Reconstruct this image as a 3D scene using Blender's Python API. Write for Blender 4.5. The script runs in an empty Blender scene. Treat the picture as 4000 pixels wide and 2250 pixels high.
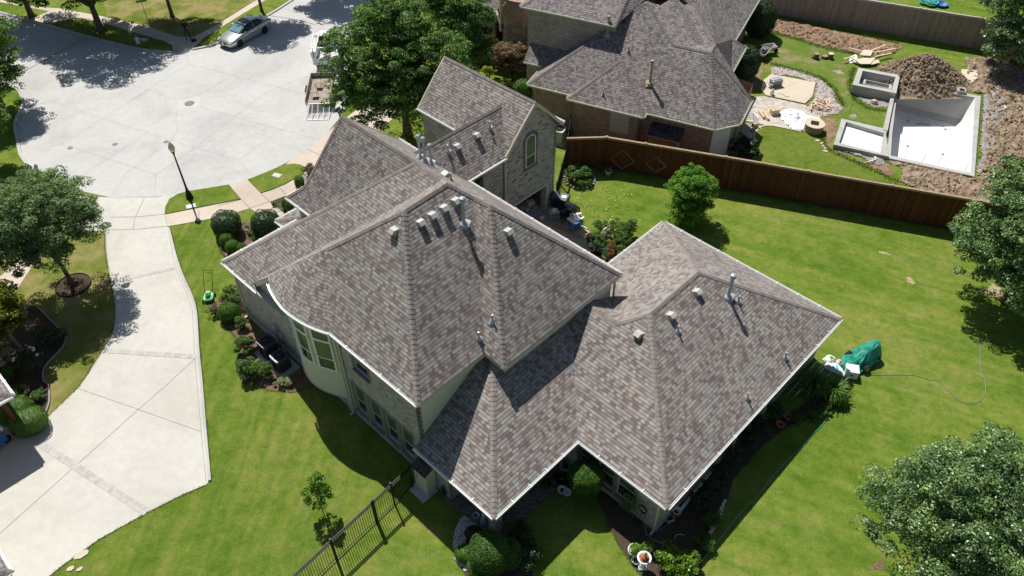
import bpy, bmesh, math, random
import numpy as np
from mathutils import Vector, Matrix
from mathutils.geometry import tessellate_polygon
random.seed(7)
SC = bpy.context.scene
COL = SC.collection
# ---------------------------------------------------------------- camera
F, PITCH, ROLL, HC = 3085.0, math.radians(44.54), math.radians(-0.35), 32.0
cp, sp, cr, sr = math.cos(PITCH), math.sin(PITCH), math.cos(ROLL), math.sin(ROLL)
FWD = Vector((0, cp, -sp)); UP0 = Vector((0, sp, cp)); RT0 = Vector((1, 0, 0))
RT = cr*RT0 + sr*UP0; UPV = -sr*RT0 + cr*UP0
cd = bpy.data.cameras.new('camera'); cam = bpy.data.objects.new('camera', cd); COL.objects.link(cam)
M = Matrix((RT, UPV, -FWD)).transposed().to_4x4(); M.translation = Vector((0, 0, HC)); cam.matrix_world = M
cd.sensor_width = 36; cd.lens = F/4000*36; cd.clip_end = 2000
SC.camera = cam
# ---------------------------------------------------------------- world, sun, exposure
SDIR = Vector((-.30, .60, 1.0)).normalized()          # towards the sun
elev = math.asin(SDIR.z); azim = math.atan2(SDIR.x, SDIR.y)
w = bpy.data.worlds.new('World'); SC.world = w; w.use_nodes = True
sky = w.node_tree.nodes.new('ShaderNodeTexSky'); sky.sky_type = 'NISHITA'; sky.sun_disc = False
sky.sun_elevation = elev; sky.sun_rotation = azim; sky.altitude = 200
bg = w.node_tree.nodes['Background']; bg.inputs[1].default_value = .060
w.node_tree.links.new(sky.outputs[0], bg.inputs[0])
sl = bpy.data.lights.new('sun', 'SUN'); sl.energy = 4.9; sl.angle = math.radians(.55); sl.color = (1, .965, .90)
so = bpy.data.objects.new('sun', sl); COL.objects.link(so)
so.rotation_euler = SDIR.to_track_quat('Z', 'Y').to_euler(); so.location = (0, 30, 60)
SC.view_settings.view_transform = 'Standard'; SC.view_settings.look = 'None'
SC.view_settings.exposure = 0.16; SC.view_settings.gamma = 1
SC.render.engine = 'CYCLES'
SC.cycles.max_bounces = 6; SC.cycles.transparent_max_bounces = 4

# ---------------------------------------------------------------- survey: photo point + known height -> ground position
def G(x, y, z=0.0):
    d = FWD + RT*((x-2000)/F) - UPV*((y-1125)/F)
    t = (z-HC)/d.z
    return Vector((d.x*t, d.y*t, z))
def crop(ox, oy, s=.552):
    return lambda x, y, z=0.0: G(ox+x*s, oy+y*s, z)
Z1, Z2, Z3, Z4, Z5, Z6, Z7, Z9, ZA = (crop(*a) for a in ((0,0),(1300,0),(2600,0),(0,700),(1300,700),(2600,700),(0,1450),(1300,1450),(2600,1450)))
# ---------------------------------------------------------------- materials
def _n(nt, t, **k):
    n = nt.nodes.new(t)
    for a, b in k.items(): setattr(n, a, b)
    return n
class NT:
    def __init__(s, name, rough=.8, spec=.3, metal=0):
        s.m = bpy.data.materials.new(name); s.m.use_nodes = True; s.t = s.m.node_tree
        s.b = s.t.nodes['Principled BSDF']; s.out = s.t.nodes['Material Output']
        s.b.inputs['Roughness'].default_value = rough; s.b.inputs['Metallic'].default_value = metal
        s.b.inputs['Specular IOR Level'].default_value = spec
    def n(s, t, **k): return _n(s.t, t, **k)
    def l(s, a, b): s.t.links.new(a, b)
    def math(s, op, a, b=None, c=None):
        n = s.n('ShaderNodeMath', operation=op)
        for i, v in enumerate((a, b, c)):
            if v is None: continue
            if isinstance(v, (int, float)): n.inputs[i].default_value = v
            else: s.l(v, n.inputs[i])
        return n.outputs[0]
    def coord(s, kind='Object'):
        return s.n('ShaderNodeTexCoord').outputs[kind]
    def noise(s, scale, detail=3, rough=.6, vec=None, dist=0, sc=None):
        v = vec if vec is not None else s.coord()
        if sc is not None:
            mp = s.n('ShaderNodeMapping'); mp.inputs['Scale'].default_value = sc[:3]
            if len(sc) > 3: mp.inputs['Rotation'].default_value = (0, 0, sc[3])
            s.l(v, mp.inputs[0]); v = mp.outputs[0]
        n = s.n('ShaderNodeTexNoise'); n.inputs['Scale'].default_value = scale
        n.inputs['Detail'].default_value = detail; n.inputs['Roughness'].default_value = rough
        n.inputs['Distortion'].default_value = dist
        s.l(v, n.inputs['Vector']); return n.outputs['Fac']
    def ramp(s, fac, stops, interp='LINEAR'):
        r = s.n('ShaderNodeValToRGB'); cr_ = r.color_ramp; cr_.interpolation = interp
        while len(cr_.elements) < len(stops): cr_.elements.new(.5)
        for e, (p, c) in zip(cr_.elements, stops):
            e.position = p; e.color = (c[0], c[1], c[2], 1)
        s.l(fac, r.inputs[0]); return r.outputs[0]
    def mix(s, fac, a, b, mode='MIX'):
        m = s.n('ShaderNodeMix', data_type='RGBA', blend_type=mode, clamp_factor=True)
        for v, i in ((fac, 0), (a, 6), (b, 7)):
            if isinstance(v, (int, float)): m.inputs[i].default_value = v
            elif isinstance(v, tuple): m.inputs[i].default_value = (*v, 1)
            else: s.l(v, m.inputs[i])
        return m.outputs[2]
    def col(s, c):
        if isinstance(c, tuple): s.b.inputs['Base Color'].default_value = (*c, 1)
        else: s.l(c, s.b.inputs['Base Color'])
        return s
    def bump(s, h, dist=.02, strength=1):
        b = s.n('ShaderNodeBump'); b.inputs['Distance'].default_value = dist; b.inputs['Strength'].default_value = strength
        s.l(h, b.inputs['Height']); s.l(b.outputs[0], s.b.inputs['Normal']); return s
def plain(name, c, rough=.6, spec=.3, metal=0, var=.12, scale=6):
    s = NT(name, rough, spec, metal)
    f = s.noise(scale, 4)
    lo = tuple(max(0, x*(1-var)) for x in c); hi = tuple(min(1, x*(1+var)) for x in c)
    s.col(s.ramp(f, [(.3, lo), (.7, hi)])); return s.m
def tiles(s, w, h, stagger, wob):
    uv = s.n('ShaderNodeSeparateXYZ'); s.l(s.coord('UV'), uv.inputs[0])
    u, v = uv.outputs[0], uv.outputs[1]
    vr = s.math('DIVIDE', v, h); row = s.math('FLOOR', vr); fy = s.math('FRACT', vr)
    if stagger == 'brick': off = s.math('MULTIPLY', s.math('MODULO', row, 2.0), .5)
    else:
        wn = s.n('ShaderNodeTexWhiteNoise', noise_dimensions='1D'); s.l(row, wn.inputs['W'])
        off = s.math('MULTIPLY', wn.outputs['Value'], 9.0)
    x = s.math('ADD', s.math('DIVIDE', u, w), off)
    if wob: x = s.math('ADD', x, s.math('MULTIPLY', s.math('SINE', s.math('ADD', s.math('MULTIPLY', x, 2.3), s.math('MULTIPLY', row, 1.9))), wob))
    c = s.math('FLOOR', x); fx = s.math('FRACT', x)
    cm = s.n('ShaderNodeCombineXYZ'); s.l(c, cm.inputs[0]); s.l(row, cm.inputs[1])
    wn = s.n('ShaderNodeTexWhiteNoise', noise_dimensions='2D'); s.l(cm.outputs[0], wn.inputs['Vector'])
    return wn.outputs['Value'], fx, fy
def shingle_mat(name, pal, tint=1.0):
    s = NT(name, .88, .25)
    idv, fx, fy = tiles(s, .175, .155, 'shingle', .13)
    n = len(pal)
    c = s.ramp(idv, [(i/n, tuple(x*tint for x in p)) for i, p in enumerate(pal)], 'CONSTANT')
    g = s.noise(.55, 3); c = s.mix(1.0, c, s.ramp(g, [(.3, (.86, .86, .87)), (.7, (1.08, 1.06, 1.04))]), 'MULTIPLY')
    gr = s.noise(60, 2); c = s.mix(1.0, c, s.ramp(gr, [(.3, (.8, .8, .8)), (.7, (1.15, 1.15, 1.15))]), 'MULTIPLY')
    low = s.math('LESS_THAN', fy, .14); side = s.math('LESS_THAN', fx, .06)  # low: shadow line painted along each course bottom; side: gap between tabs
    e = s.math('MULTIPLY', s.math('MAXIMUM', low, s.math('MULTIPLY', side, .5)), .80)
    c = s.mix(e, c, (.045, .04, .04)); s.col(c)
    h = s.math('ADD', s.math('MULTIPLY', s.math('SUBTRACT', 1.0, fy), .8), s.math('MULTIPLY', idv, .6))
    s.bump(s.math('MULTIPLY', h, s.math('SUBTRACT', 1.0, s.math('MULTIPLY', e, .6))), .016, .9); return s.m
def brick_mat(name, pal, mortar, w=.22, h=.078, stops=None):
    s = NT(name, .9, .2)
    idv, fx, fy = tiles(s, w, h, 'brick', 0)
    n = len(pal); st = stops or [i/n for i in range(n)]
    c = s.ramp(idv, list(zip(st, pal)), 'CONSTANT')
    e = s.math('MAXIMUM', s.math('LESS_THAN', fy, .14), s.math('LESS_THAN', fx, .06))
    c = s.mix(e, c, mortar)
    g = s.noise(.8, 4); c = s.mix(1.0, c, s.ramp(g, [(.3, (.85, .85, .86)), (.7, (1.1, 1.1, 1.08))]), 'MULTIPLY')
    s.col(c); s.bump(s.math('SUBTRACT', 1.0, e), .006, .8); return s.m
def leaf_mat(name, pal, trans=.35, rough=.5):
    s = NT(name, rough, .35)
    g = s.n('ShaderNodeNewGeometry'); r = g.outputs['Random Per Island']
    n = len(pal); c = s.ramp(r, [(i/max(1, n-1), p) for i, p in enumerate(pal)])
    big = s.noise(.7, 2); c = s.mix(1.0, c, s.ramp(big, [(.3, (.62, .68, .68)), (.5, (.95, .97, .95)), (.7, (1.32, 1.22, 1.05))]), 'MULTIPLY')
    s.col(c)
    t = s.n('ShaderNodeBsdfTranslucent'); s.l(s.mix(1.0, c, (1.1, 1.35, .45), 'MULTIPLY'), t.inputs[0])
    mx = s.n('ShaderNodeMixShader'); mx.inputs[0].default_value = trans
    s.l(s.b.outputs[0], mx.inputs[1]); s.l(t.outputs[0], mx.inputs[2]); s.l(mx.outputs[0], s.out.inputs[0]); return s.m
PAL = [(.31,.29,.27), (.19,.152,.143), (.36,.335,.30), (.27,.23,.21), (.325,.315,.305), (.215,.175,.162), (.34,.295,.255), (.29,.268,.25), (.385,.37,.34), (.25,.21,.195)]
MT = {}
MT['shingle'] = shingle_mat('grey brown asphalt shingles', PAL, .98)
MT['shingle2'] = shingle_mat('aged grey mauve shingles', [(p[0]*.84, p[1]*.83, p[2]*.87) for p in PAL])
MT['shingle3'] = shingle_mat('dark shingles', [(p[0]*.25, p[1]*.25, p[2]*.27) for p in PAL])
MT['cap'] = plain('ridge cap shingle', (.27, .235, .215), .9, .2, var=.25, scale=3)
MT['cap2'] = plain('grey ridge cap shingle', (.20, .18, .175), .9, .2, var=.25, scale=3)
MT['brick'] = brick_mat('pale grey tan brick', [(.43,.41,.375), (.36,.335,.31), (.50,.48,.44), (.32,.29,.27), (.46,.44,.41), (.40,.375,.35), (.18,.145,.135)], (.47,.455,.43), stops=[0,.18,.36,.54,.68,.82,.955])
MT['brick2'] = brick_mat('red brown brick', [(.40,.235,.175), (.34,.19,.14), (.46,.29,.22), (.38,.26,.21), (.30,.17,.13)], (.55,.50,.45))
MT['brickgrey'] = brick_mat('grey brown brick', [(.44,.38,.32), (.36,.295,.245), (.50,.45,.385), (.41,.32,.265)], (.58,.54,.49))
MT['stone'] = brick_mat('tan ashlar stone', [(.40,.37,.33), (.34,.31,.27), (.45,.42,.38), (.30,.27,.24)], (.25,.235,.22), .62, .30)
MT['stone2'] = brick_mat('mixed brown field stone', [(.40,.32,.25), (.29,.22,.17), (.46,.40,.32), (.25,.21,.18), (.34,.285,.24)], (.30,.27,.24), .5, .3)
MT['quoin'] = brick_mat('brown brick trim', [(.22,.18,.15), (.17,.14,.12), (.27,.23,.20)], (.33,.31,.29), .12, .078)
MT['stucco'] = plain('pale stucco', (.62, .62, .50), .9, .2, var=.05)
MT['trim'] = plain('cream painted trim', (.60, .56, .44), .6, .3, var=.05)
MT['white'] = plain('white painted metal', (.82, .82, .81), .4, .4, var=.03)
MT['green_trim'] = plain('pale cream green gutter', (.58, .62, .48), .5, .3, var=.05)
MT['fascia'] = plain('grey green fascia board', (.50, .50, .44), .6, .3, var=.05)
MT['black'] = plain('black painted iron', (.010, .010, .011), .5, .25)
MT['dark'] = plain('dark interior', (.015, .013, .012), .9, .1)
MT['metal'] = plain('galvanised vent metal', (.42, .45, .50), .45, .5, .35)
MT['vent'] = plain('weathered vent metal', (.50, .49, .45), .5, .4, 0, .06)
MT['tanmetal'] = plain('tan painted pipe', (.38, .33, .22), .5, .4)
MT['terracotta'] = plain('terracotta', (.36, .13, .07), .8)
MT['soil'] = plain('dark potting soil', (.04, .028, .02), .95, .1)
MT['lumber'] = plain('fresh lumber', (.66, .50, .33), .7, var=.15)
MT['ply'] = plain('weathered plywood', (.52, .42, .30), .8, var=.15, scale=2)
MT['osb'] = plain('pale board', (.62, .55, .43), .8, var=.1)
def glass(name, c, rough=.06):
    s = NT(name, rough, .7); s.col(c); return s.m
MT['glass'] = glass('dark window glass', (.018, .028, .032)); MT['glass2'] = glass('window glass with green blind', (.075, .125, .085), .12)
def wood_fence(name, pal, w=.14):
    s = NT(name, .85, .2)
    uv = s.n('ShaderNodeSeparateXYZ'); s.l(s.coord('UV'), uv.inputs[0])
    x = s.math('DIVIDE', uv.outputs[0], w); c_ = s.math('FLOOR', x); fx = s.math('FRACT', x)
    wn = s.n('ShaderNodeTexWhiteNoise', noise_dimensions='1D'); s.l(c_, wn.inputs['W'])
    n = len(pal); c = s.ramp(wn.outputs['Value'], [(i/(n-1), p) for i, p in enumerate(pal)])
    g = s.noise(3, 4, vec=s.coord('UV'), sc=(6, .5, 1)); c = s.mix(1.0, c, s.ramp(g, [(.3, (.7, .7, .7)), (.7, (1.25, 1.2, 1.15))]), 'MULTIPLY')
    e = s.math('LESS_THAN', fx, .08); s.col(s.mix(e, c, tuple(x_*.3 for x_ in pal[0])))
    s.bump(s.math('SUBTRACT', 1.0, e), .01); return s.m
MT['cedar'] = wood_fence('stained cedar boards', [(.115,.042,.020), (.145,.056,.026), (.09,.033,.016), (.18,.072,.034)])
MT['greyfence'] = wood_fence('weathered grey boards', [(.33,.28,.25), (.38,.33,.30), (.28,.24,.215), (.36,.29,.255)])
MT['cedarcap'] = plain('weathered cedar cap', (.36, .25, .17), .8, var=.2)
def concrete(name, c, stain, rough=.9):
    s = NT(name, rough, .2)
    a = s.noise(.22, 5, .65, dist=.6); b = s.noise(2.2, 5, .6); d = s.noise(90, 2)
    k = s.ramp(a, [(.30, stain), (.52, c), (.75, tuple(min(1, x*1.07) for x in c))])
    k = s.mix(1.0, k, s.ramp(b, [(.3, (.93, .93, .93)), (.7, (1.04, 1.04, 1.03))]), 'MULTIPLY')
    k = s.mix(1.0, k, s.ramp(d, [(.25, (.88, .88, .88)), (.75, (1.1, 1.1, 1.1))]), 'MULTIPLY')
    s.col(k); s.bump(d, .003, .5); return s
MT['road'] = concrete('worn street concrete', (.525, .518, .50), (.44, .432, .418)).m
MT['drive'] = concrete('driveway concrete', (.575, .555, .505), (.51, .485, .435)).m
MT['walk'] = concrete('pinkish sidewalk concrete', (.58, .50, .42), (.50, .42, .35)).m
MT['curb'] = concrete('curb concrete', (.50, .49, .47), (.40, .39, .37)).m
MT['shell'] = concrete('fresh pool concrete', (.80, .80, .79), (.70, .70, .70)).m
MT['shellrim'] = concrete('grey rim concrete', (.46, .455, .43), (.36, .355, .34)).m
MT['pad'] = concrete('tan concrete pad', (.62, .54, .42), (.54, .46, .36)).m
MT['patio'] = concrete('beige patio slab', (.46, .38, .29), (.38, .31, .24)).m
MT['joint'] = plain('joint line', (.33, .32, .30), .95, .1)
MT['joint2'] = plain('dark joint', (.14, .13, .12), .95, .1)
MT['paver'] = brick_mat('grey brick pavers', [(.44,.42,.40), (.36,.34,.33), (.50,.48,.45), (.40,.36,.34)], (.22,.20,.19), .21, .105)
MT['paver2'] = brick_mat('pale patio pavers', [(.55,.49,.44), (.48,.42,.37), (.62,.56,.50)], (.40,.35,.30), .3, .2)
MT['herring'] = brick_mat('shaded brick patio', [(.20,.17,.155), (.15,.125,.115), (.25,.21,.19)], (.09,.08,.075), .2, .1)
def grass(name, dry=.5, lush=1.0, stripe=(0, 0), wear=None):
    s = NT(name, .95, .05)
    big = s.noise(.16, 4, .6); mid = s.noise(1.1, 4, .65); fine = s.noise(16, 4, .8); ff = s.noise(55, 2, .8)
    a = (.108*lush, .192*lush, .020*lush); b = (.172*lush, .250*lush, .038*lush); d = (.275*lush, .285*lush, .085*lush)
    f = s.math('ADD', s.math('MULTIPLY', big, .45), s.math('MULTIPLY', mid, .55))
    weed = s.noise(3.2, 3, .7)
    c = s.ramp(f, [(.36, a), (.5, b), (.5+.16/dry if dry else 1, d)])
    c = s.mix(1.0, c, s.ramp(weed, [(.34, (.80,.88,.84)), (.5, (1,1,1)), (.68, (1.22,1.10,1.18))]), 'MULTIPLY')
    if stripe[0]:
        mp = s.n('ShaderNodeMapping'); mp.inputs['Rotation'].default_value = (0, 0, stripe[1]); s.l(s.coord(), mp.inputs[0])
        st = s.noise(1.0, 3, .5, vec=mp.outputs[0], sc=(.10, stripe[0], 1), dist=.4)
        c = s.mix(1.0, c, s.ramp(st, [(.36, (.80, .90, .84)), (.5, (1, 1, 1)), (.64, (1.20, 1.08, 1.22))]), 'MULTIPLY')
    c = s.mix(1.0, c, s.ramp(fine, [(.25, (.62, .66, .6)), (.5, (.95, .95, .95)), (.78, (1.45, 1.32, 1.3))]), 'MULTIPLY')
    c = s.mix(1.0, c, s.ramp(ff, [(.3, (.72, .74, .7)), (.7, (1.28, 1.24, 1.2))]), 'MULTIPLY')
    s.col(c); s.bump(s.math('ADD', fine, ff), .05, .55); return s.m
MT['grass'] = grass('mown lawn', .8, .92, (1.3, math.radians(24)))
MT['grassL'] = grass('front lawn', .8, .86, (1.5, math.radians(-86)))
def drygrass():
    s = NT('dry thin lawn', .95, .05); a = s.noise(.5, 5, .65); b = s.noise(14, 4, .8); c_ = s.noise(50, 2, .8)
    c = s.ramp(a, [(.32, (.105,.175,.022)), (.46, (.19,.215,.05)), (.58, (.30,.265,.11)), (.72, (.36,.29,.16))])
    c = s.mix(1.0, c, s.ramp(b, [(.28, (.6,.6,.6)), (.72, (1.35,1.3,1.25))]), 'MULTIPLY'); s.col(c); s.bump(s.math('ADD', b, c_), .05, .6); return s.m
MT['grassdry'] = drygrass()
MT['grassb'] = grass('neighbour lawn', .6, .8)
MT['trimgrey'] = plain('pale grey window frame', (.50,.51,.50), .5, var=.04)
def yard():
    s = NT('patchy yard grass', .95, .05); a = s.noise(.55, 5, .65); b = s.noise(14, 4, .8)
    c = s.ramp(a, [(.34, (.30,.235,.16)), (.43, (.20,.215,.07)), (.52, (.13,.20,.035)), (.7, (.10,.19,.03))])
    c = s.mix(1.0, c, s.ramp(b, [(.28, (.55,.55,.55)), (.72, (1.4,1.35,1.3))]), 'MULTIPLY'); s.col(c); s.bump(b, .05, .6); return s.m
MT['yard'] = yard()
def ground_mat(name, pal, sc=2.5, bump=.04, fine=18):
    s = NT(name, .95, .1)
    a = s.noise(sc, 6, .7); b = s.noise(fine, 4, .8)
    n = len(pal); c = s.ramp(a, [(.25+.5*i/(n-1), p) for i, p in enumerate(pal)])
    c = s.mix(1.0, c, s.ramp(b, [(.3, (.6, .6, .6)), (.7, (1.4, 1.4, 1.4))]), 'MULTIPLY')
    s.col(c); s.bump(s.math('ADD', a, b), bump, .9); return s.m
MT['dirt'] = ground_mat('brown clay dirt', [(.16,.10,.062), (.28,.185,.12), (.40,.29,.20)])
MT['dirtdark'] = ground_mat('dark excavated soil', [(.14,.10,.068), (.245,.18,.122), (.35,.27,.19), (.46,.40,.34)], 1.6)
MT['dirtgrey'] = ground_mat('grey cement dusted soil', [(.22,.20,.185), (.33,.31,.29), (.42,.40,.38)])
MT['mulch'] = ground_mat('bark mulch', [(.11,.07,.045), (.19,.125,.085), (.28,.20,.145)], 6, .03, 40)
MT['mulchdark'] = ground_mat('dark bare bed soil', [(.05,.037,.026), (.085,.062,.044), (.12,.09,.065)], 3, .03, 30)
MT['gravel'] = ground_mat('pinkish gravel', [(.34,.28,.24), (.48,.42,.38), (.60,.54,.50)], 14, .03, 45)
MT['bark'] = ground_mat('tree bark', [(.10,.075,.055), (.17,.13,.10)], 8, .03, 30)
MT['barkpale'] = ground_mat('pale bark', [(.22,.18,.14), (.34,.29,.24)], 8, .02, 30)
# ---------------------------------------------------------------- mesh builder
def newobj(name, verts, faces, mat, parent=None, smooth=False, uv=True, loc=None):
    me = bpy.data.meshes.new(name); me.from_pydata([tuple(v) for v in verts], [], faces)
    me.materials.append(mat)
    if uv and len(faces):
        ul = me.uv_layers.new(name='UVMap'); Zv = Vector((0, 0, 1))
        for p in me.polygons:
            n = p.normal
            if abs(n.z) > .999 or n.length < .5: t, b = Vector((1, 0, 0)), Vector((0, 1, 0))
            else: t = Zv.cross(n).normalized(); b = n.cross(t)
            for li in p.loop_indices:
                co = me.vertices[me.loops[li].vertex_index].co; ul.data[li].uv = (co.dot(t), co.dot(b))
    if smooth: me.polygons.foreach_set('use_smooth', [True]*len(me.polygons))
    o = bpy.data.objects.new(name, me); COL.objects.link(o)
    if parent: o.parent = parent
    if loc is not None: o.location = loc
    return o
class MB:
    def __init__(s): s.v = []; s.f = []
    def face(s, pts):
        i = len(s.v); s.v += [Vector(p) for p in pts]; s.f.append(list(range(i, i+len(pts)))); return s
    def quads(s, vs, fs):
        i = len(s.v); s.v += [Vector(p) for p in vs]; s.f += [[i+k for k in f] for f in fs]; return s
    def box(s, c, size, rz=0, tilt=None):
        x, y, z = (a/2 for a in size); R_ = Matrix.Rotation(rz, 3, 'Z')
        if tilt is not None: R_ = R_ @ tilt
        vs = [Vector(c)+R_ @ Vector((sx*x, sy*y, sz*z)) for sz in (-1, 1) for sy in (-1, 1) for sx in (-1, 1)]
        return s.quads(vs, [(0,2,3,1),(4,5,7,6),(0,1,5,4),(2,6,7,3),(0,4,6,2),(1,3,7,5)])
    def prism(s, poly, z0, z1, top=True, bottom=False):
        n = len(poly); a = sum(poly[i][0]*poly[(i+1)%n][1]-poly[(i+1)%n][0]*poly[i][1] for i in range(n))
        if a < 0: poly = list(reversed(poly))
        vs = [(p[0], p[1], z0) for p in poly]+[(p[0], p[1], z1) for p in poly]
        fs = [(i, (i+1)%n, n+(i+1)%n, n+i) for i in range(n)]
        s.quads(vs, fs)
        if top: s.poly([(p[0], p[1], z1) for p in poly])
        if bottom: s.poly([(p[0], p[1], z0) for p in poly], True)
        return s
    def poly(s, pts, flip=False):
        pts = [Vector(p) for p in pts]; tr = tessellate_polygon([pts]); i = len(s.v); s.v += pts
        for t in tr:
            a, b, c = (pts[k] for k in t); nz = (b-a).cross(c-a).z; t = list(t)
            if (nz < 0) != flip: t.reverse()
            s.f.append([i+k for k in t])
        return s
    def tube(s, pts, r, n=8, cap=True):
        pts = [Vector(p) for p in pts]; rs = r if isinstance(r, (list, tuple)) else [r]*len(pts); i0 = len(s.v)
        for k, p in enumerate(pts):
            d = (pts[min(k+1, len(pts)-1)]-pts[max(k-1, 0)]).normalized()
            a = Vector((0, 0, 1)) if abs(d.z) < .9 else Vector((1, 0, 0)); x = d.cross(a).normalized(); y = d.cross(x)
            for j in range(n):
                th = 2*math.pi*j/n; s.v.append(p+(x*math.cos(th)+y*math.sin(th))*rs[k])
        for k in range(len(pts)-1):
            for j in range(n): s.f.append([i0+k*n+j, i0+k*n+(j+1)%n, i0+(k+1)*n+(j+1)%n, i0+(k+1)*n+j])
        if cap:
            s.f.append([i0+j for j in range(n)][::-1]); s.f.append([i0+(len(pts)-1)*n+j for j in range(n)])
        return s
    def lathe(s, prof, c=(0,0,0), n=20):
        i0 = len(s.v); c = Vector(c)
        for r, z in prof:
            for j in range(n):
                th = 2*math.pi*j/n; s.v.append(c+Vector((r*math.cos(th), r*math.sin(th), z)))
        for k in range(len(prof)-1):
            for j in range(n): s.f.append([i0+k*n+j, i0+k*n+(j+1)%n, i0+(k+1)*n+(j+1)%n, i0+(k+1)*n+j])
        s.f.append([i0+j for j in range(n)][::-1]); s.f.append([i0+(len(prof)-1)*n+j for j in range(n)])
        return s
    def rbox(s, c, size, r, rz=0, n=3):     # box with rounded vertical corners
        x, y = size[0]/2, size[1]/2; P = []
        for (sx, sy, a0) in ((1,1,0), (-1,1,90), (-1,-1,180), (1,-1,270)):
            for k in range(n+1):
                a = math.radians(a0+90*k/n); P.append((sx*(x-r)+r*math.cos(a), sy*(y-r)+r*math.sin(a)))
        R_ = Matrix.Rotation(rz, 2); P = [R_ @ Vector(p) for p in P]
        return s.prism([(p.x+c[0], p.y+c[1]) for p in P], c[2]-size[2]/2, c[2]+size[2]/2, True, True)
    def build(s, name, mat, parent=None, smooth=False, loc=None, uv=True, bevel=0):
        o = newobj(name, s.v, s.f, MT[mat] if isinstance(mat, str) else mat, parent, smooth, uv, loc)
        if bevel:
            b = o.modifiers.new('bevel', 'BEVEL'); b.width = bevel; b.segments = 2; b.limit_method = 'ANGLE'
        return o
def tag(o, label=None, cat=None, group=None, kind=None):
    if label: o['label'] = label
    if cat: o['category'] = cat
    if group: o['group'] = group
    if kind: o['kind'] = kind
    return o
def thing(name, label, cat, loc=(0,0,0), rz=0, group=None):
    o = bpy.data.objects.new(name, None); COL.objects.link(o); o.location = loc; o.rotation_euler = (0, 0, rz)
    o.empty_display_size = .3
    return tag(o, label, cat, group)
def dup(root, loc, rz=None, label=None, scale=None):
    def cp_(o, par):
        c = o.copy(); COL.objects.link(c); c.parent = par
        for ch in [k for k in KIDS if k.parent == o]: cp_(ch, c)
        return c
    KIDS = list(root.children_recursive)
    r = cp_(root, None); r.location = loc
    if rz is not None: r.rotation_euler = (0, 0, rz)
    if scale: r.scale = (scale,)*3
    if label: r['label'] = label
    return r
def structure(name, mb, mat, label=None):
    o = mb.build(name, mat); return tag(o, label, None, None, 'structure')
def sheet(name, pts, z, mat, label, thick=0):
    m = MB()
    P = [(p[0], p[1]) for p in pts]
    if thick: m.prism(P, z-thick, z)
    else: m.poly([(p[0], p[1], z) for p in P])
    return structure(name, m, mat, label)
def line_strips(lines, w, z, base=None):
    m = MB() if base is None else base
    for L in lines:
        for a, b in zip(L[:-1], L[1:]):
            a, b = Vector((a[0], a[1], 0)), Vector((b[0], b[1], 0)); d = (b-a)
            if d.length < .01: continue
            n = Vector((-d.y, d.x, 0)).normalized()*w/2; Zc = Vector((0, 0, z))
            m.face([a-n+Zc, b-n+Zc, b+n+Zc, a+n+Zc])
    return m
def smoothline(pts, k=6, closed=False):
    P = [Vector((p[0], p[1], 0)) for p in pts]; out = []; n = len(P); rng = range(n if closed else n-1)
    for i in rng:
        p0 = P[(i-1) % n] if closed or i > 0 else P[0]; p1 = P[i]; p2 = P[(i+1) % n]
        p3 = P[(i+2) % n] if closed or i+2 < n else P[-1]
        for j in range(k):
            t = j/k; out.append(.5*((2*p1)+(p2-p0)*t+(2*p0-5*p1+4*p2-p3)*t*t+(3*p1-p0-3*p2+p3)*t**3))
    if not closed: out.append(P[-1])
    return out
# ---------------------------------------------------------------- ground, road, pavements
def hole_poly():
    o = [(-400,-300),(400,-300),(400,700),(-400,700)]
    return o
def scoord(l): return [(p.x, p.y) for p in l]
gm = bmesh.new()
outer = [gm.verts.new((x, y, 0)) for x, y in hole_poly()]
E_ = [gm.edges.new((outer[i], outer[(i+1) % 4])) for i in range(4)]
PH = [Z3(1645,597), Z3(2188,692), Z3(2160,1228), Z3(1588,1103), Z3(1600,930)]
for P in (PH,):
    vs = [gm.verts.new((p.x, p.y, 0)) for p in P]
    E_ += [gm.edges.new((vs[i], vs[(i+1) % len(vs)])) for i in range(len(vs))]
bmesh.ops.triangle_fill(gm, edges=E_, use_beauty=True, normal=(0, 0, 1))
me = bpy.data.meshes.new('ground'); gm.to_mesh(me); gm.free(); me.materials.append(MT['grass'])
go = bpy.data.objects.new('ground', me); COL.objects.link(go); tag(go, 'sunlit green lawn ground under the whole scene', kind='structure')
# front lawn and left lawn get their own turf sheets
sheet('front_lawn', [Z4(1190,338), Z4(1540,272), Z4(1720,205), Z4(1830,290), Z4(1990,300), Z4(2100,420), Z5(-240,620), Z4(1950,1100), Z7(2520,300), Z9(400,200), Z9(640,620), Z9(-100,1449), Z9(-700,1700), Z7(340,1700), Z7(355,1449), Z7(450,1370), Z7(700,1190), Z7(1060,990), Z7(1300,870), Z7(1480,802), Z7(1445,400), Z7(1420,0), Z4(1395,1200), Z4(1388,1020), Z4(1378,920), Z4(1352,830), Z4(1292,700), Z4(1243,560), Z4(1212,440)], .006, 'grassL', 'bright mown front lawn between the driveway and the house')
sheet('left_lawn', [Z4(745,330), Z4(748,500), Z4(772,650), Z4(802,800), Z4(817,900), Z4(812,1020), Z4(790,1110), Z4(730,1210), Z4(640,1350), Z7(640,0), Z7(560,110), Z7(350,320), Z7(-50,560), Z4(-900,1300), Z4(-700,300), Z4(300,300)], .007, 'grassdry', 'dry shaded lawn left of the driveway')
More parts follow.
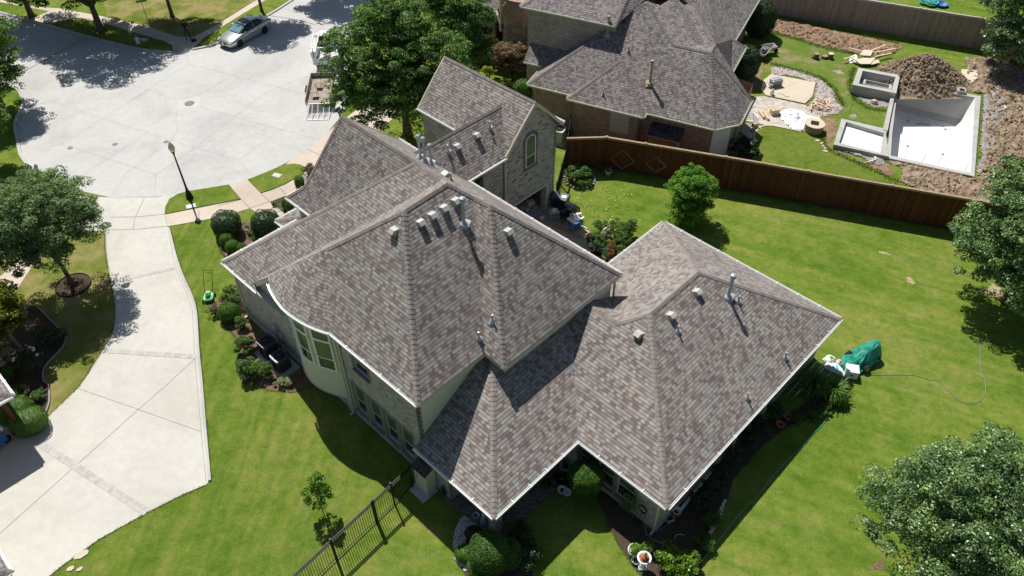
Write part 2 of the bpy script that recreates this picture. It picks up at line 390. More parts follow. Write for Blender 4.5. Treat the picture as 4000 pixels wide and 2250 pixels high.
road = [Z1(-500,790), Z1(0,640), Z1(105,622), Z1(150,680), Z1(165,745), Z1(110,870), Z1(128,1000), Z1(150,1100), Z1(205,1180), Z1(340,1270), Z1(520,1340), Z1(780,1397), Z1(1100,1393), Z1(1250,1383), Z1(1400,1360), Z1(1620,1312), Z1(1750,1275), Z1(1900,1215), Z1(2000,1165), Z1(2100,1110), Z1(2200,1050), Z1(2280,985), Z1(2345,905), Z1(2400,840), Z1(2445,760), Z1(2470,640), Z1(2480,500), Z1(2500,380), Z1(2560,260), Z1(2680,100), Z1(2900,-150), Z1(2560,-330), Z1(2060,8), Z1(1900,108), Z1(1565,298), Z1(1360,352), Z1(1225,372), Z1(1000,352), Z1(850,322), Z1(700,282), Z1(540,240), Z1(380,193), Z1(150,125), Z1(0,90), Z1(-900,-160), Z1(-1500,300)]
sheet('road', road, .010, 'road', 'pale concrete cul-de-sac street')
# curb
cb = MB()
def ribbon(mb, pts, w, h, z0=0.0):
    P = smoothline(pts, 4)
    for a, b in zip(P[:-1], P[1:]):
        d = (b-a); n = Vector((-d.y, d.x, 0)).normalized()*w/2
        mb.prism([(a-n)[:2], (b-n)[:2], (b+n)[:2], (a+n)[:2]], z0, z0+h, True)
for seg in ([Z1(-900,-160), Z1(0,90), Z1(380,193), Z1(700,282), Z1(1000,352), Z1(1222,372)], [Z1(1362,352), Z1(1565,298), Z1(1900,108), Z1(2060,8), Z1(2560,-330)], [Z1(-500,790), Z1(0,640), Z1(105,622), Z1(152,680), Z1(165,745), Z1(110,870), Z1(128,1000), Z1(150,1100), Z1(205,1180)]):
    ribbon(cb, seg, .22, .10)
structure('curb', cb, 'curb', 'raised concrete curb around the cul-de-sac')
# driveway, apron, pavement
sheet('driveway_apron', [Z4(560,118), Z4(780,130), Z4(1110,128), Z4(1262,108), Z4(1200,140), Z4(1170,200), Z4(1165,250), Z4(1190,340), Z4(945,360), Z4(745,366), Z4(500,366)], .014, 'drive', 'tan concrete apron between street and driveway')
drive = [Z4(745,364), Z4(945,359), Z4(1187,337), Z4(1210,440), Z4(1240,560), Z4(1290,700), Z4(1350,830), Z4(1375,920), Z4(1385,1020), Z4(1393,1200), Z4(1418,1449), Z7(1443,400), Z7(1478,780), Z7(1462,802), Z7(1300,870), Z7(1060,990), Z7(700,1190), Z7(450,1370), Z7(350,1449), Z7(150,1700), Z7(-900,1700), Z7(-900,500), Z7(-200,700), Z7(0,590), Z7(170,470), Z7(330,335), Z7(560,112), Z7(640,0), Z4(640,1350), Z4(730,1210), Z4(790,1110), Z4(812,1020), Z4(815,900), Z4(800,800), Z4(770,650), Z4(748,500)]
sheet('driveway', drive, .018, 'drive', 'long pale concrete driveway at the left')
sheet('carport_floor', [Z7(-900,200), Z7(0,330), Z7(60,350), Z7(205,455), Z7(0,605), Z7(-900,900)], .024, 'pad', 'tan concrete floor under the neighbour carport')
# raised edge of the driveway on the lawn side
de = MB(); ribbon(de, [Z4(1195,350), Z4(1217,440), Z4(1248,560), Z4(1298,700), Z4(1357,830), Z4(1383,920), Z4(1394,1020), Z4(1404,1200), Z4(1428,1449), Z7(1453,400), Z7(1486,778)], .14, .10)
structure('driveway_edge', de, 'curb', 'raised concrete edging beside the driveway')
sheet('sidewalk', [Z4(1165,252), Z4(1400,205), Z4(1705,146), crop(850,500,.3451)(130,650), crop(850,500,.3451)(345,590), crop(850,500,.3451)(490,742), crop(850,500,.3451)(760,645), crop(850,500,.3451)(975,522), crop(850,500,.3451)(1010,448), crop(850,500,.3451)(860,410), crop(850,500,.3451)(760,418), crop(850,500,.3451)(860,345), crop(850,500,.3451)(1010,245), crop(850,500,.3451)(1230,60), crop(850,500,.3451)(1700,-300), crop(850,500,.3451)(2100,-200), crop(850,500,.3451)(1500,300), crop(850,500,.3451)(1250,600), crop(850,500,.3451)(1000,640), crop(850,500,.3451)(780,765), crop(850,500,.3451)(590,838), crop(850,500,.3451)(720,940), crop(850,500,.3451)(900,1100), crop(850,500,.3451)(760,1250), crop(850,500,.3451)(700,1150), crop(850,500,.3451)(690,1020), crop(850,500,.3451)(560,1000), crop(850,500,.3451)(460,972), crop(850,500,.3451)(365,912), crop(850,500,.3451)(180,965), Z4(1540,272), Z4(1187,335)], .022, 'walk', 'pinkish concrete sidewalk and front path')
C5 = crop(850,500,.3451)
sheet('grass_strip', [Z4(1168,250), Z4(1172,200), Z4(1200,145), Z4(1262,108), Z4(1320,92), Z4(1450,70), Z4(1620,43), Z4(1703,144)], .07, 'grassL', 'green grass strip under the street lamp', .07)
sheet('grass_strip', [C5(345,590), C5(490,740), C5(600,708), C5(760,640), C5(900,560), C5(975,520), C5(1000,455), C5(940,422), C5(860,412), C5(760,420), C5(640,470), C5(500,530)], .07, 'grassL', 'green leaf shaped grass strip beside the path', .07)
# far pavement and verge across the street
sheet('far_sidewalk', [Z1(-900,-260), Z1(150,40), Z1(420,60), Z1(720,115), Z1(1060,190), Z1(1240,258), Z1(1370,262), Z1(1560,160), Z1(1800,10), Z1(2300,-320), Z1(2420,-250), Z1(1880,0), Z1(1700,110), Z1(1440,270), Z1(1358,352), Z1(1225,372), Z1(1222,325), Z1(1160,290), Z1(1000,245), Z1(740,165), Z1(560,125), Z1(420,150), Z1(290,165), Z1(200,140), Z1(350,80), Z1(-900,-150)], .014, 'walk', 'shaded sidewalk across the street')
sheet('far_lawn', [Z1(760,112), Z1(1060,188), Z1(1240,256), Z1(1370,260), Z1(1800,8), Z1(2300,-322), Z1(600,-400)], .008, 'grassdry', 'yellow green lawn behind the corner sidewalk')
sheet('side_path', [Z4(-500,1100), Z4(0,860), Z4(100,810), Z4(245,590), Z4(180,540), Z4(0,690), Z4(-500,760)], .012, 'walk', 'neighbour path in tree shade')
# joints
jl = [[Z1(1325,372), Z1(1330,452), Z1(1645,533), Z1(2180,672)], [Z1(1330,452), Z1(1040,640), Z1(940,700)], [Z1(930,600), Z1(1255,708)], [Z1(1645,533), Z1(1400,680)], [Z1(1415,755), Z1(1740,850), Z1(2260,990)], [Z1(2180,540), Z1(1900,640), Z1(1380,1045), Z1(1105,1238)], [Z1(375,718), Z1(730,840), Z1(1380,1045), Z1(1690,1132)], [Z1(1690,1132), Z1(1780,1245)], [Z1(1690,1132), Z1(2130,820)], [Z1(440,1020), Z1(1105,1238), Z1(1092,1393)], [Z1(1040,640), Z1(730,840), Z1(435,1020), Z1(250,1060)], [Z1(1255,780), Z1(1245,850), Z1(1258,910), Z1(1210,1000), Z1(1100,1075), Z1(890,1230), Z1(790,1390)], [Z1(380,715), Z1(470,660)], [Z1(375,718), Z1(200,750)], [Z1(1050,935), Z1(520,1285)]]
structure('road_joints', line_strips(jl, .017, .015), 'joint', 'thin expansion joints in the street')
structure('road_cracks', line_strips([[Z1(100,540), Z1(240,470), Z1(400,380), Z1(550,300), Z1(620,260)], [Z1(1900,110), Z1(2100,140), Z1(2230,175)]], .07, .016), 'joint2', 'dark tar joint in the shaded street')
dj = [[Z4(785,270), Z4(960,268), Z4(1170,248)], [Z4(748,360), Z4(945,358), Z4(1187,333)], [Z4(1022,135), Z4(957,270), Z4(942,358)], [Z4(1385,1265), Z4(1190,1449), Z7(980,272), Z7(560,650)], [Z7(520,685), Z7(0,1150), Z7(-300,1430)], [Z7(550,122), Z7(980,272), Z7(1420,428)], [Z4(1165,250), Z4(1187,335), Z4(1225,560), Z4(1270,700), Z4(1330,830), Z4(1362,930), Z4(1378,1240), Z7(1400,150), Z7(1425,430), Z7(1458,780)]]
structure('driveway_joints', line_strips(dj, .025, .027), 'joint', 'thin joints in the driveway')
pj_ = [[C5(130,650), C5(270,812), C5(365,912)], [C5(490,742), C5(590,838)], [C5(270,812), C5(0,885)], [C5(365,912), C5(590,838)], [C5(700,680), C5(780,758)], [C5(1010,245), C5(1160,305)], [C5(690,1010), C5(780,960)], [C5(640,980), C5(730,930)], [C5(690,1072), C5(800,1070)], [Z4(1408,222), Z4(1408,290)]]
structure('sidewalk_joints', line_strips(pj_, .03, .028), 'joint2', 'thin joints in the sidewalk')
def band(a, b, w, name, lab, z=.030):
    a, b = Vector((a.x, a.y, 0)), Vector((b.x, b.y, 0)); d = (b-a).normalized(); n = Vector((-d.y, d.x, 0))*w/2
    m = MB(); L = (b-a).length
    m.quads([(0, -w/2, 0), (L, -w/2, 0), (L, w/2, 0), (0, w/2, 0)], [(0,1,2,3)])
    o = m.build(name, 'paverband'); o.location = (a.x, a.y, z); o.rotation_euler = (0, 0, math.atan2(d.y, d.x)); tag(o, lab, kind='structure')
def paverband_mat():
    s = NT('paver band bricks', .9, .2)
    idv, fx, fy = tiles(s, .115, .30, 'brick', .1)
    c = s.ramp(idv, [(i/5, p) for i, p in enumerate([(.50,.475,.45), (.47,.445,.42), (.53,.505,.475), (.435,.41,.39), (.51,.48,.45)])], 'CONSTANT')
    e = s.math('MAXIMUM', s.math('LESS_THAN', fy, .05), s.math('LESS_THAN', fx, .09))
    s.col(s.mix(s.math('MULTIPLY', e, .35), c, (.34, .32, .30))); return s.m
MT['paverband'] = paverband_mat()
band(Z7(225,475), Z7(1040,1000), .36, 'paver_band', 'brick paver band crossing the lower driveway')
band(Z4(735,1215), Z4(1385,1258), .30, 'paver_band', 'brick paver band crossing the middle of the driveway')
band(Z4(950,695), Z4(1238,628), .24, 'paver_band', 'faded paver band near the top of the driveway')
# manhole patch
sheet('manhole_patch', [Z1(1258,708), Z1(1408,682), Z1(1416,755), Z1(1268,775)], .014, 'drive', 'square concrete patch around the manhole')
t = thing('manhole_cover', 'round iron manhole cover in a square concrete patch', 'manhole cover', Z1(1341,733))
MB().lathe([(.36, .014), (.36, .024), (.0, .024)], n=24).build('rim', 'joint2', t)
MT['iron'] = plain('worn iron', (.16, .15, .15), .6, .4, .2, .3, 12)
mm = MB().lathe([(.31, .020), (.31, .030), (.0, .030)], n=24)
for i in range(-3, 4):
    for j in range(-3, 4):
        if i*i+j*j < 10: mm.box((i*.08, j*.08, .032), (.05, .05, .008))
mm.build('lid', 'iron', t)
for p, L in ((Z1(814,1022), 'round valve lid left of the crack in the road'), (Z1(1176,1004), 'round valve lid beside the street lamp globe'), (Z1(497,1048), 'small valve lid near the left joint line')):
    t = thing('valve_cover', L, 'valve cover', p); MB().lathe([(.14, .012), (.14, .022), (0, .022)], n=14).build('lid', 'iron', t)
    MB().lathe([(.18, .010), (.18, .016), (0, .016)], n=14).build('collar', 'joint2', t)
def meter_box(p, rz, lab, pale=True):
    t = thing('meter_box', lab, 'meter box', p, rz)
    MB().box((0, 0, .04), (.62, .42, .10)).build('collar', 'curb', t)
    MB().box((0, 0, .092), (.52, .32, .02)).box((.12, 0, .105), (.16, .1, .012)).build('lid', 'white' if pale else 'vent', t)
meter_box(Z4(1354,197), .35, 'pale rectangular meter box lid in grass behind the lamp')
meter_box(Z1(1962,1247), -.4, 'grey meter box lid sunk in the leaf shaped grass strip', False)
meter_box(crop(0,0,.276)(2040,570), -.3, 'grey meter box lid beside the fire hydrant', False)
# beds
sheet('mulch_bed', [C5(585,838), C5(660,800), C5(740,770), C5(800,800), C5(900,900), C5(850,1000), C5(800,992), C5(720,935), C5(640,878)], .012, 'mulchdark', 'dark bark bed by the front path')
sheet('mulch_bed', [Z4(1555,395), Z4(1548,470), Z4(1578,535), Z4(1640,600), Z4(1760,560), Z4(2000,420), Z4(1985,350), Z4(1830,290), Z4(1700,310), Z4(1600,340)], .012, 'mulch', 'tan bark bed around the clipped shrubs')
sheet('mulch_bed', [Z4(1480,900), Z4(1520,960), Z4(1610,1050), Z4(1680,1130), Z4(1690,1300), Z4(1720,1449), Z7(1760,60), Z7(1900,140), Z7(2085,150), Z7(2300,80), Z7(2500,200), Z7(2480,60), Z4(2100,1300), Z4(1780,1040), Z4(1740,800), Z4(1600,820)], .012, 'mulch', 'bark bed along the brick side wall')
sheet('mulch_bed', [Z4(-100,900), Z4(60,860), Z4(260,900), Z4(400,1050), Z4(465,1110), Z4(440,1200), Z4(320,1330), Z4(310,1430), Z7(345,100), Z7(350,220), Z7(315,320), Z7(150,430), Z7(-200,300), Z7(-400,0)], .013, 'mulchdark', 'curved bark bed at the left edge of the driveway')
eb = MB(); ribbon(eb, [Z4(260,900), Z4(400,1040), Z4(465,1110), Z4(440,1200), Z4(320,1330), Z4(312,1430), Z7(345,100), Z7(352,220), Z7(315,322)], .07, .10)
structure('bed_edging', eb, 'joint', 'thin edging around the left bed')
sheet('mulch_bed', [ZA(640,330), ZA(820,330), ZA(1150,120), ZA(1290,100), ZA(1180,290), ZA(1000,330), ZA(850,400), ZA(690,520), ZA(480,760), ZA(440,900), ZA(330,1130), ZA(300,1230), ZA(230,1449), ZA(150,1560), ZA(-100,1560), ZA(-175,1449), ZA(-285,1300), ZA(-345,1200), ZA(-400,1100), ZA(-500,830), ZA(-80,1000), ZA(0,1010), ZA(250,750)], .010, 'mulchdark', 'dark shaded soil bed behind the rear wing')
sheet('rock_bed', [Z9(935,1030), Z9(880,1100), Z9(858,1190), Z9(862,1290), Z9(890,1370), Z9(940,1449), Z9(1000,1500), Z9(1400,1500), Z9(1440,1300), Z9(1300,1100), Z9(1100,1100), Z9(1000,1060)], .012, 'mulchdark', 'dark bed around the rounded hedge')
# ---------------------------------------------------------------- house building helpers
def key(p): return (round(p[0], 2), round(p[1], 2), round(p[2], 2))
def roof_faces(root, name, faces, mat, capmat, skip=(), cap=True, gut='white', gutter_edges='auto', fascia='fascia', drop=.17, label=None, parent=None):
    """faces: lists of corner points. Shared convex edges become ridge caps, level open edges become gutters."""
    m = MB()
    for f in faces:
        f = [Vector(p) for p in f]
        # orient up
        n = Vector((0, 0, 0))
        for i in range(len(f)): n += (f[i]-f[0]).cross(f[(i+1) % len(f)]-f[0])
        if n.z < 0: f.reverse()
        m.face(f)
    ro = m.build(name, mat, root)
    if label: tag(ro, label)
    E = {}
    for f in m.f:
        P = [m.v[i] for i in f]; n = Vector((0, 0, 0))
        for i in range(len(P)): n += (P[i]-P[0]).cross(P[(i+1) % len(P)]-P[0])
        n.normalize(); c = sum(P, Vector())/len(P)
        for i in range(len(P)):
            a, b = P[i], P[(i+1) % len(P)]; k = tuple(sorted((key(a), key(b))))
            if key(a) == key(b): continue
            E.setdefault(k, []).append((a, b, n, c))
    fm = MB()
    for k, L in E.items():
        if k in skip: continue
        a, b = L[0][0], L[0][1]
        if len(L) >= 2:
            n1, n2 = L[0][2], L[1][2]; c2 = L[1][3]
            if (c2-a).dot(n1) < -.02 and cap and n1.dot(n2) < .985: caps(ro, a, b, n1, n2, capmat)
        else:
            n = L[0][2]; d = (b-a); L_ = d.length; d.normalize(); out = d.cross(Vector((0, 0, 1))).normalized()
            if out.dot(L[0][3]-a) > 0: out = -out
            lvl = abs(a.z-b.z) < .03
            q = Vector((0, 0, -drop))
            o1 = out*.012
            fm.face([a+o1, b+o1, b+o1+q, a+o1+q])
            if lvl and (gutter_edges == 'auto' or k in gutter_edges): gutter(ro, a, b, out, gut)
    fm.build('fascia', fascia, ro)
    return ro
def ek(a, b): return tuple(sorted((key(a), key(b))))
def caps(parent, a, b, n1, n2, mat):
    if a.z > b.z: a, b = b, a
    d = (b-a); L = d.length
    if L < .25: return
    d.normalize()
    s1 = d.cross(n1); s2 = d.cross(n2)
    up = (n1+n2).normalized()
    s1 = s1 if s1.dot(n2) < 0 else -s1; s2 = s2 if s2.dot(n1) < 0 else -s2
    m = MB(); k = max(1, round(L/.21)); st = L/k; W = .14
    for i in range(k):
        p = a+d*(i*st-.03); q = a+d*((i+1)*st)
        h0 = .036; h1 = .016; j = random.uniform(-.005, .005)
        P = [p+s1*W+n1*h0*.7, p+up*(h0+j), p+s2*W+n2*h0*.7, q+s1*W+n1*h1*.6, q+up*h1, q+s2*W+n2*h1*.6]
        B = [p+s1*W, p, p+s2*W]
        m.quads(P+B, [(0,1,4,3), (1,2,5,4), (6,7,1,0), (7,8,2,1)])
    m.build('ridge_cap', mat, parent)
def gutter(parent, a, b, out, mat):
    d = (b-a).normalized(); m = MB(); w = .11; h = .10; t = .012
    a = a+Vector((0, 0, .0)); z = Vector((0, 0, 1))
    a0 = a+out*.02; b0 = b+out*.02
    prof = [(0, 0), (0, -h), (w, -h), (w, .012), (w-.03, .012), (w-.03, -h+.015), (.012, -h+.015), (.012, 0)]
    A = [a0+out*x+z*y for x, y in prof]; B = [b0+out*x+z*y for x, y in prof]; n = len(prof)
    m.quads(A+B, [(i, (i+1) % n, n+(i+1) % n, n+i) for i in range(n)]+[tuple(range(n))[::-1], tuple(range(n, 2*n))])
    L = (b-a).length; k = int(L/1.25)
    for i in range(1, k+1):
        c = a0+d*(L*i/(k+1))+out*(w/2-.02)+z*.02; r = math.atan2(d.y, d.x)
        m.box(c, (.035, w+.10, .02), r)
    m.build('gutter', mat, parent)
def walls(root, fp, z0, z1, mat, holes=None, name='wall', depth=.11, top=True, skip=(), zt=None):
    """vertical walls round a footprint with real recessed openings. holes: {side: [(a0,a1,z0,z1), ...]}"""
    m = MB(); n = len(fp); holes = holes or {}
    ar = sum(fp[i][0]*fp[(i+1) % n][1]-fp[(i+1) % n][0]*fp[i][1] for i in range(n))
    for i in range(n):
        if i in skip: continue
        a, b = Vector((*fp[i], 0)), Vector((*fp[(i+1) % n], 0)); d = b-a; L = d.length; d.normalize()
        out = Vector((d.y, -d.x, 0)) * (1 if ar > 0 else -1)
        H = holes.get(i, [])
        xs = sorted({0, L, *[h[0] for h in H], *[h[1] for h in H]}); zs = sorted({z0, z1, *[h[2] for h in H], *[h[3] for h in H]})
        def P(x, z, dd=0): return a+d*x+Vector((0, 0, z))-out*dd
        def q(p1, p2, p3, p4, want):
            nn = (p2-p1).cross(p4-p1)
            m.face([p1, p2, p3, p4] if nn.dot(want) > 0 else [p4, p3, p2, p1])
        for x0, x1 in zip(xs[:-1], xs[1:]):
            for w0, w1 in zip(zs[:-1], zs[1:]):
                if any(h[0] <= x0+1e-6 and x1 <= h[1]+1e-6 and h[2] <= w0+1e-6 and w1 <= h[3]+1e-6 for h in H): continue
                q(P(x0, w0), P(x1, w0), P(x1, w1), P(x0, w1), out)
        for x0, x1, w0, w1 in H:
            D = depth
            q(P(x0, w0), P(x1, w0), P(x1, w0, D), P(x0, w0, D), Vector((0, 0, 1)))
            q(P(x0, w1), P(x1, w1), P(x1, w1, D), P(x0, w1, D), Vector((0, 0, -1)))
            q(P(x0, w0), P(x0, w1), P(x0, w1, D), P(x0, w0, D), d)
            q(P(x1, w0), P(x1, w1), P(x1, w1, D), P(x1, w0, D), -d)
    if top: m.poly([(p[0], p[1], z1) for p in fp])
    return m.build(name, mat, root)
def window(root, fp, side, h, ccw=True, rails=(.42,), trim='trimgrey', sill='quoin', lintel=None, depth=.10, blind=True, cols=1, jamb=None):
    n = len(fp); a, b = Vector((*fp[side], 0)), Vector((*fp[(side+1) % n], 0)); d = (b-a).normalized()
    ar = sum(fp[i][0]*fp[(i+1) % n][1]-fp[(i+1) % n][0]*fp[i][1] for i in range(n))
    out = Vector((d.y, -d.x, 0)) * (1 if ar > 0 else -1)
    x0, x1, z0, z1 = h; rz = math.atan2(d.y, d.x); base = a-out*depth
    m = MB(); T = .045; Z = Vector((0, 0, 1))
    def bx(xa, xb, za, zb, dd, off=0): m.box(base+d*((xa+xb)/2)+Z*((za+zb)/2)+out*off, (abs(xb-xa), dd, abs(zb-za)), rz)
    bx(x0, x1, z0, z0+T, .07); bx(x0, x1, z1-T, z1, .07); bx(x0, x0+T, z0+T, z1-T, .07); bx(x1-T, x1, z0+T, z1-T, .07)
    W = x1-x0; Hh = z1-z0
    for r in rails: bx(x0+T, x1-T, z0+Hh*r-.025, z0+Hh*r+.025, .055)
    for k in range(1, cols): bx(x0+W*k/cols-.03, x0+W*k/cols+.03, z0+T, z1-T, .062)
    fr = m.build('window', trim, root)
    zs = [z0]+[z0+Hh*r for r in rails]+[z1]
    for i in range(len(zs)-1):
        g = MB(); p = base-out*.01+out*(.01*(i % 2))
        g.quads([p+d*(x0+.02)+Z*(zs[i]+.01), p+d*(x1-.02)+Z*(zs[i]+.01), p+d*(x1-.02)+Z*(zs[i+1]-.01), p+d*(x0+.02)+Z*(zs[i+1]-.01)], [(0,1,2,3)])
        g.build('pane', 'glass2' if (blind and i > 0) else 'glass', fr)
    if sill:
        s = MB(); s.box(a+out*.045+d*((x0+x1)/2)+Z*(z0-.07), (W+.16, .13, .13), rz); s.build('sill', sill, fr)
    if jamb:
        s = MB()
        for xx in (x0-.09, x1+.09): s.box(a+out*.008+d*xx+Z*((z0+z1)/2), (.16, .03, Hh), rz)
        if lintel: s.box(a+out*.008+d*((x0+x1)/2)+Z*(z1+.10), (W+.34, .03, .18), rz)
        s.build('surround', jamb, fr)
    return fr
def downspout(root, x, y, z0, z1, mat='trim', dirn=(0, -1)):
    m = MB(); dx, dy = dirn
    m.box((x+dx*.06, y+dy*.06, (z0+z1)/2), (.09, .07, z1-z0))
    m.box((x+dx*.16, y+dy*.16, z0+.05), (.09+abs(dx)*.2, .07+abs(dy)*.2, .07)); m.box((x+dx*.12, y+dy*.12, z1+.03), (.09+abs(dx)*.15, .07+abs(dy)*.15, .08))
    for zz in (z0+.7, (z0+z1)/2, z1-.5): m.box((x+dx*.05, y+dy*.05, zz), (.13, .09, .03))
    return m.build('downspout', mat, root)
def box_vent(ro, p, out, slope, mat='vent'):
    """slant backed metal attic vent standing on a roof slope. out = plan direction downhill"""
    o = Vector((*out, 0)).normalized(); rz = math.atan2(o.y, o.x); th = math.atan(slope)
    R_ = Matrix.Rotation(rz, 3, 'Z') @ Matrix.Rotation(th, 3, 'Y')
    m = MB(); m.box(p, (.40, .38, .03), rz, Matrix.Rotation(th, 3, 'Y'))
    SC_V = .84
    vs = [(-.20,-.19,.0), (.20,-.19,.0), (.20,.19,.0), (-.20,.19,.0), (-.16,-.19,.05), (-.02,-.19,.27), (.22,-.19,.27), (.22,-.19,.20), (-.16,.19,.05), (-.02,.19,.27), (.22,.19,.27), (.22,.19,.20)]
    vs = [Vector(p)+R_ @ (Vector(v)*SC_V) for v in vs]
    m.quads(vs, [(0,1,7,6,5,4), (3,8,9,10,11,2), (4,5,9,8), (5,6,10,9), (6,7,11,10), (1,2,11,7), (0,4,8,3)])
    v = m.build('roof_vent', mat, ro)
    d = MB(); c = Vector(p)+R_ @ Vector((.222, 0, .10)); d.quads([Vector(p)+R_ @ (Vector(q)*SC_V) for q in ((.223,-.17,.03), (.223,.17,.03), (.223,.17,.18), (.223,-.17,.18))], [(0,1,2,3)])
    d.build('vent_mouth', 'dark', ro)
    return v
def pipe(ro, p, h, r=.045, cap=0, mat='metal', name='vent_pipe'):
    m = MB(); p = Vector(p)
    m.lathe([(r*2.8, -.12), (r*2.4, .05), (r*1.25, .13), (r, .15), (r, h)], p, 14)
    m.box(p+Vector((0, 0, .0)), (r*6, r*6, .02), .3, Matrix.Rotation(.5, 3, 'X'))
    if cap: m.lathe([(r, h), (r*1.05, h), (cap*.7, h+.02), (cap, h+.03), (cap, h+.16), (cap*.9, h+.20), (cap*.1, h+.25)], p, 16)
    return m.build(name, mat, ro)
# ================================================================ main house
YAW = math.radians(-44.29)
HO = G(1929.5, 2021.5, 3.0); HO.z = 0
dA = Vector((math.cos(YAW), math.sin(YAW), 0)); dB = Vector((-math.sin(YAW), math.cos(YAW), 0))
def HW(u, v, z=0): return HO+dA*u+dB*v+Vector((0, 0, z))
house = thing('brick_house', 'large pale brick house with steep grey brown shingle roofs in the middle', 'house', HO, YAW)
E = 6.1
C1=(-4.52,.22,E); N1=(-4.52,4.07,E); C3=(-3.36,4.05,E); C2=(-3.36,12.03,E); R1=(-9.62,4.45,10.9); R2=(-9.72,7.02,10.9)
VT=(-8.9,7.78,10.17); BA=(-7.7,7.7,10.38); V1=(-10.6,7.51,10.37); J1=(-12.55,7.6,10.36); TL=(-18.25,7.6,10.36)
NEc=(-19.85,12.03,E); NEa=(-13.97,12.03,E); NEb=(-17.9,12.03,E); A0=(-19.9,4.43,E); S2=(-18.9,5.1,7.0)
Q=(-17.75,4.43,E); LC=(-20.06,.11,4.2); M0=(-16.88,.12,4.2); V0=(-17.37,.31,4.37); Q2=(-17.75,4.8,E); LG=(-20.06,4.8,4.2)
B0=(-15.32,.25,6.14); BM=(-12.6,2.2,8.40); VM=(-13.82,3.94,7.39); CE=(-10.3,.18,E)
cone = [(-15.32,.25,6.14), (-14.99,.07,E), (-14.58,-.09,E), (-13.86,-.27,E), (-13.13,-.38,E), (-12.54,-.38,E), (-11.96,-.32,E), (-11.44,-.23,E), (-10.99,-.10,E), (-10.6,.04,E), CE]
F_ = [[C1, N1, VT, R2, R1], [N1, C3, BA, VT], [C3, C2, BA], [C2, NEa, V1, R2, VT, BA], [NEa, NEb, J1, V1], [NEb, NEc, TL, J1], [NEc, A0, S2, TL], [A0, Q, J1, TL, S2],
      [LC, J1, Q, Q2, LG], [LC, M0, V0, VM, V1, J1], [V0, B0, BM, VM], [VM, BM, R1], [VM, R1, R2, V1], [C1, R1, BM, CE]]
n_ = len(cone)-1; tp = [Vector(B0).lerp(Vector(BM), min(1, (i/n_)**.55)) for i in range(n_+1)]; tp[0] = Vector(B0); tp[-1] = Vector(BM)
F_ += [[cone[0], cone[1], tuple(tp[1])]]
for i in range(1, n_): F_.append([cone[i], cone[i+1], tuple(tp[i+1]), tuple(tp[i])])
skip = {ek(NEa, NEb), ek(N1, C3), ek(C1, N1), ek(C3, C2), ek(Q2, LG)}
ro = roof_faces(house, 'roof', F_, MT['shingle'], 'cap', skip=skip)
# plain eaves above the rear wing
m = MB()
for a, b in ((C1, N1), (N1, C3), (C3, C2)):
    a, b = Vector(a), Vector(b); d = (b-a).normalized(); o = d.cross(Vector((0, 0, 1)))
    o = -o if o.dot(Vector((-9, 5, 0))-a) > 0 else o
    m.face([a+o*.01, b+o*.01, b+o*.01-Vector((0, 0, .2)), a+o*.01-Vector((0, 0, .2))])
m.build('fascia', 'fascia', ro)
# soffits
def soffit(root, pts, z): MB().poly([(p[0], p[1], z) for p in pts], True).build('soffit', 'fascia', root)
soffit(house, [C1, N1, C3, C2, NEc, A0, (-17.7,4.43), (-15.0,4.8), (-14.9,.25), *cone[3:]], E-.16)
soffit(house, [LC, (-14.6,.11), (-14.6,4.8), LG], 4.04)
# fascia wall of the raised rake
V0v, B0v = Vector(V0), Vector(B0)
MB().face([V0v+Vector((0,-.02,0)), B0v+Vector((0,-.02,0)), B0v+Vector((0,-.02,-.27)), V0v+Vector((.25,-.02,-.16))]).face([V0v+Vector((.25,-.02,-.16)), B0v+Vector((0,-.02,-.27)), B0v+Vector((0,.3,-.27)), V0v+Vector((.25,.3,-.16))]).build('rake_board', 'fascia', ro)
# walls
fpU = [(-14.85,.42), (-14.55,.42), (-10.5,.42), (-4.85,.42), (-4.85,4.37), (-3.66,4.37), (-3.66,11.73), (-19.6,11.73), (-19.6,4.80), (-14.85,4.80)]
lowW = [(-9.87,-9.07), (-8.72,-7.90), (-7.56,-6.74), (-6.42,-5.62)]
hW = [(a+10.5, b+10.5, .72, 2.68) for a, b in lowW]+[(-9.3+10.5, -8.3+10.5, 4.28, 5.55)]
walls(house, fpU, 0, 6.12, 'brick', {2: hW}, skip=(3, 4, 5))
MB().prism([(-4.86,.44),(-4.85,4.36),(-5.1,4.36),(-5.1,.44)], 2.6, 6.1).build('stucco_wall', 'stucco', house)
MB().prism([(-4.9,4.37),(-3.67,4.37),(-3.67,4.6),(-4.9,4.6)], 2.6, 6.1).prism([(-3.66,4.38),(-3.66,11.72),(-3.9,11.72),(-3.9,4.38)], 2.6, 6.1).build('stucco_wall', 'stucco', house)
for h in hW: window(house, fpU, 2, h, jamb='quoin', lintel=h[3] < 3)
q_ = MB()
for k in range(38): q_.box((-4.86, .40, .1+k*.156), (.10 if k % 2 else .20, .07, .075)).box((-4.835, .47, .1+k*.156), (.03, .2 if k % 2 else .12, .075))
q_.build('corner_bricks', 'quoin', house)
fpL = [(-19.85,.42), (-14.85,.42), (-14.85,4.8), (-19.85,4.8)]
walls(house, fpL, 0, 4.28, 'brick', skip=(1, 2))
MB().face([(-17.1,.42,4.28), (-14.85,.42,4.28), (-14.85,.42,6.12), (-15.35,.42,6.0)]).build('wall', 'brick', house)
MB().box((-17.3, .39, .12), (5.2, .08, .24)).build('foundation', 'curb', house)
downspout(house, -19.80, .42, .05, 4.0); downspout(house, -10.28, .42, .05, 5.9)
MB().box((-10.45, .36, 3.05), (.10, .14, 5.9)).build('corner_board', 'trim', house)
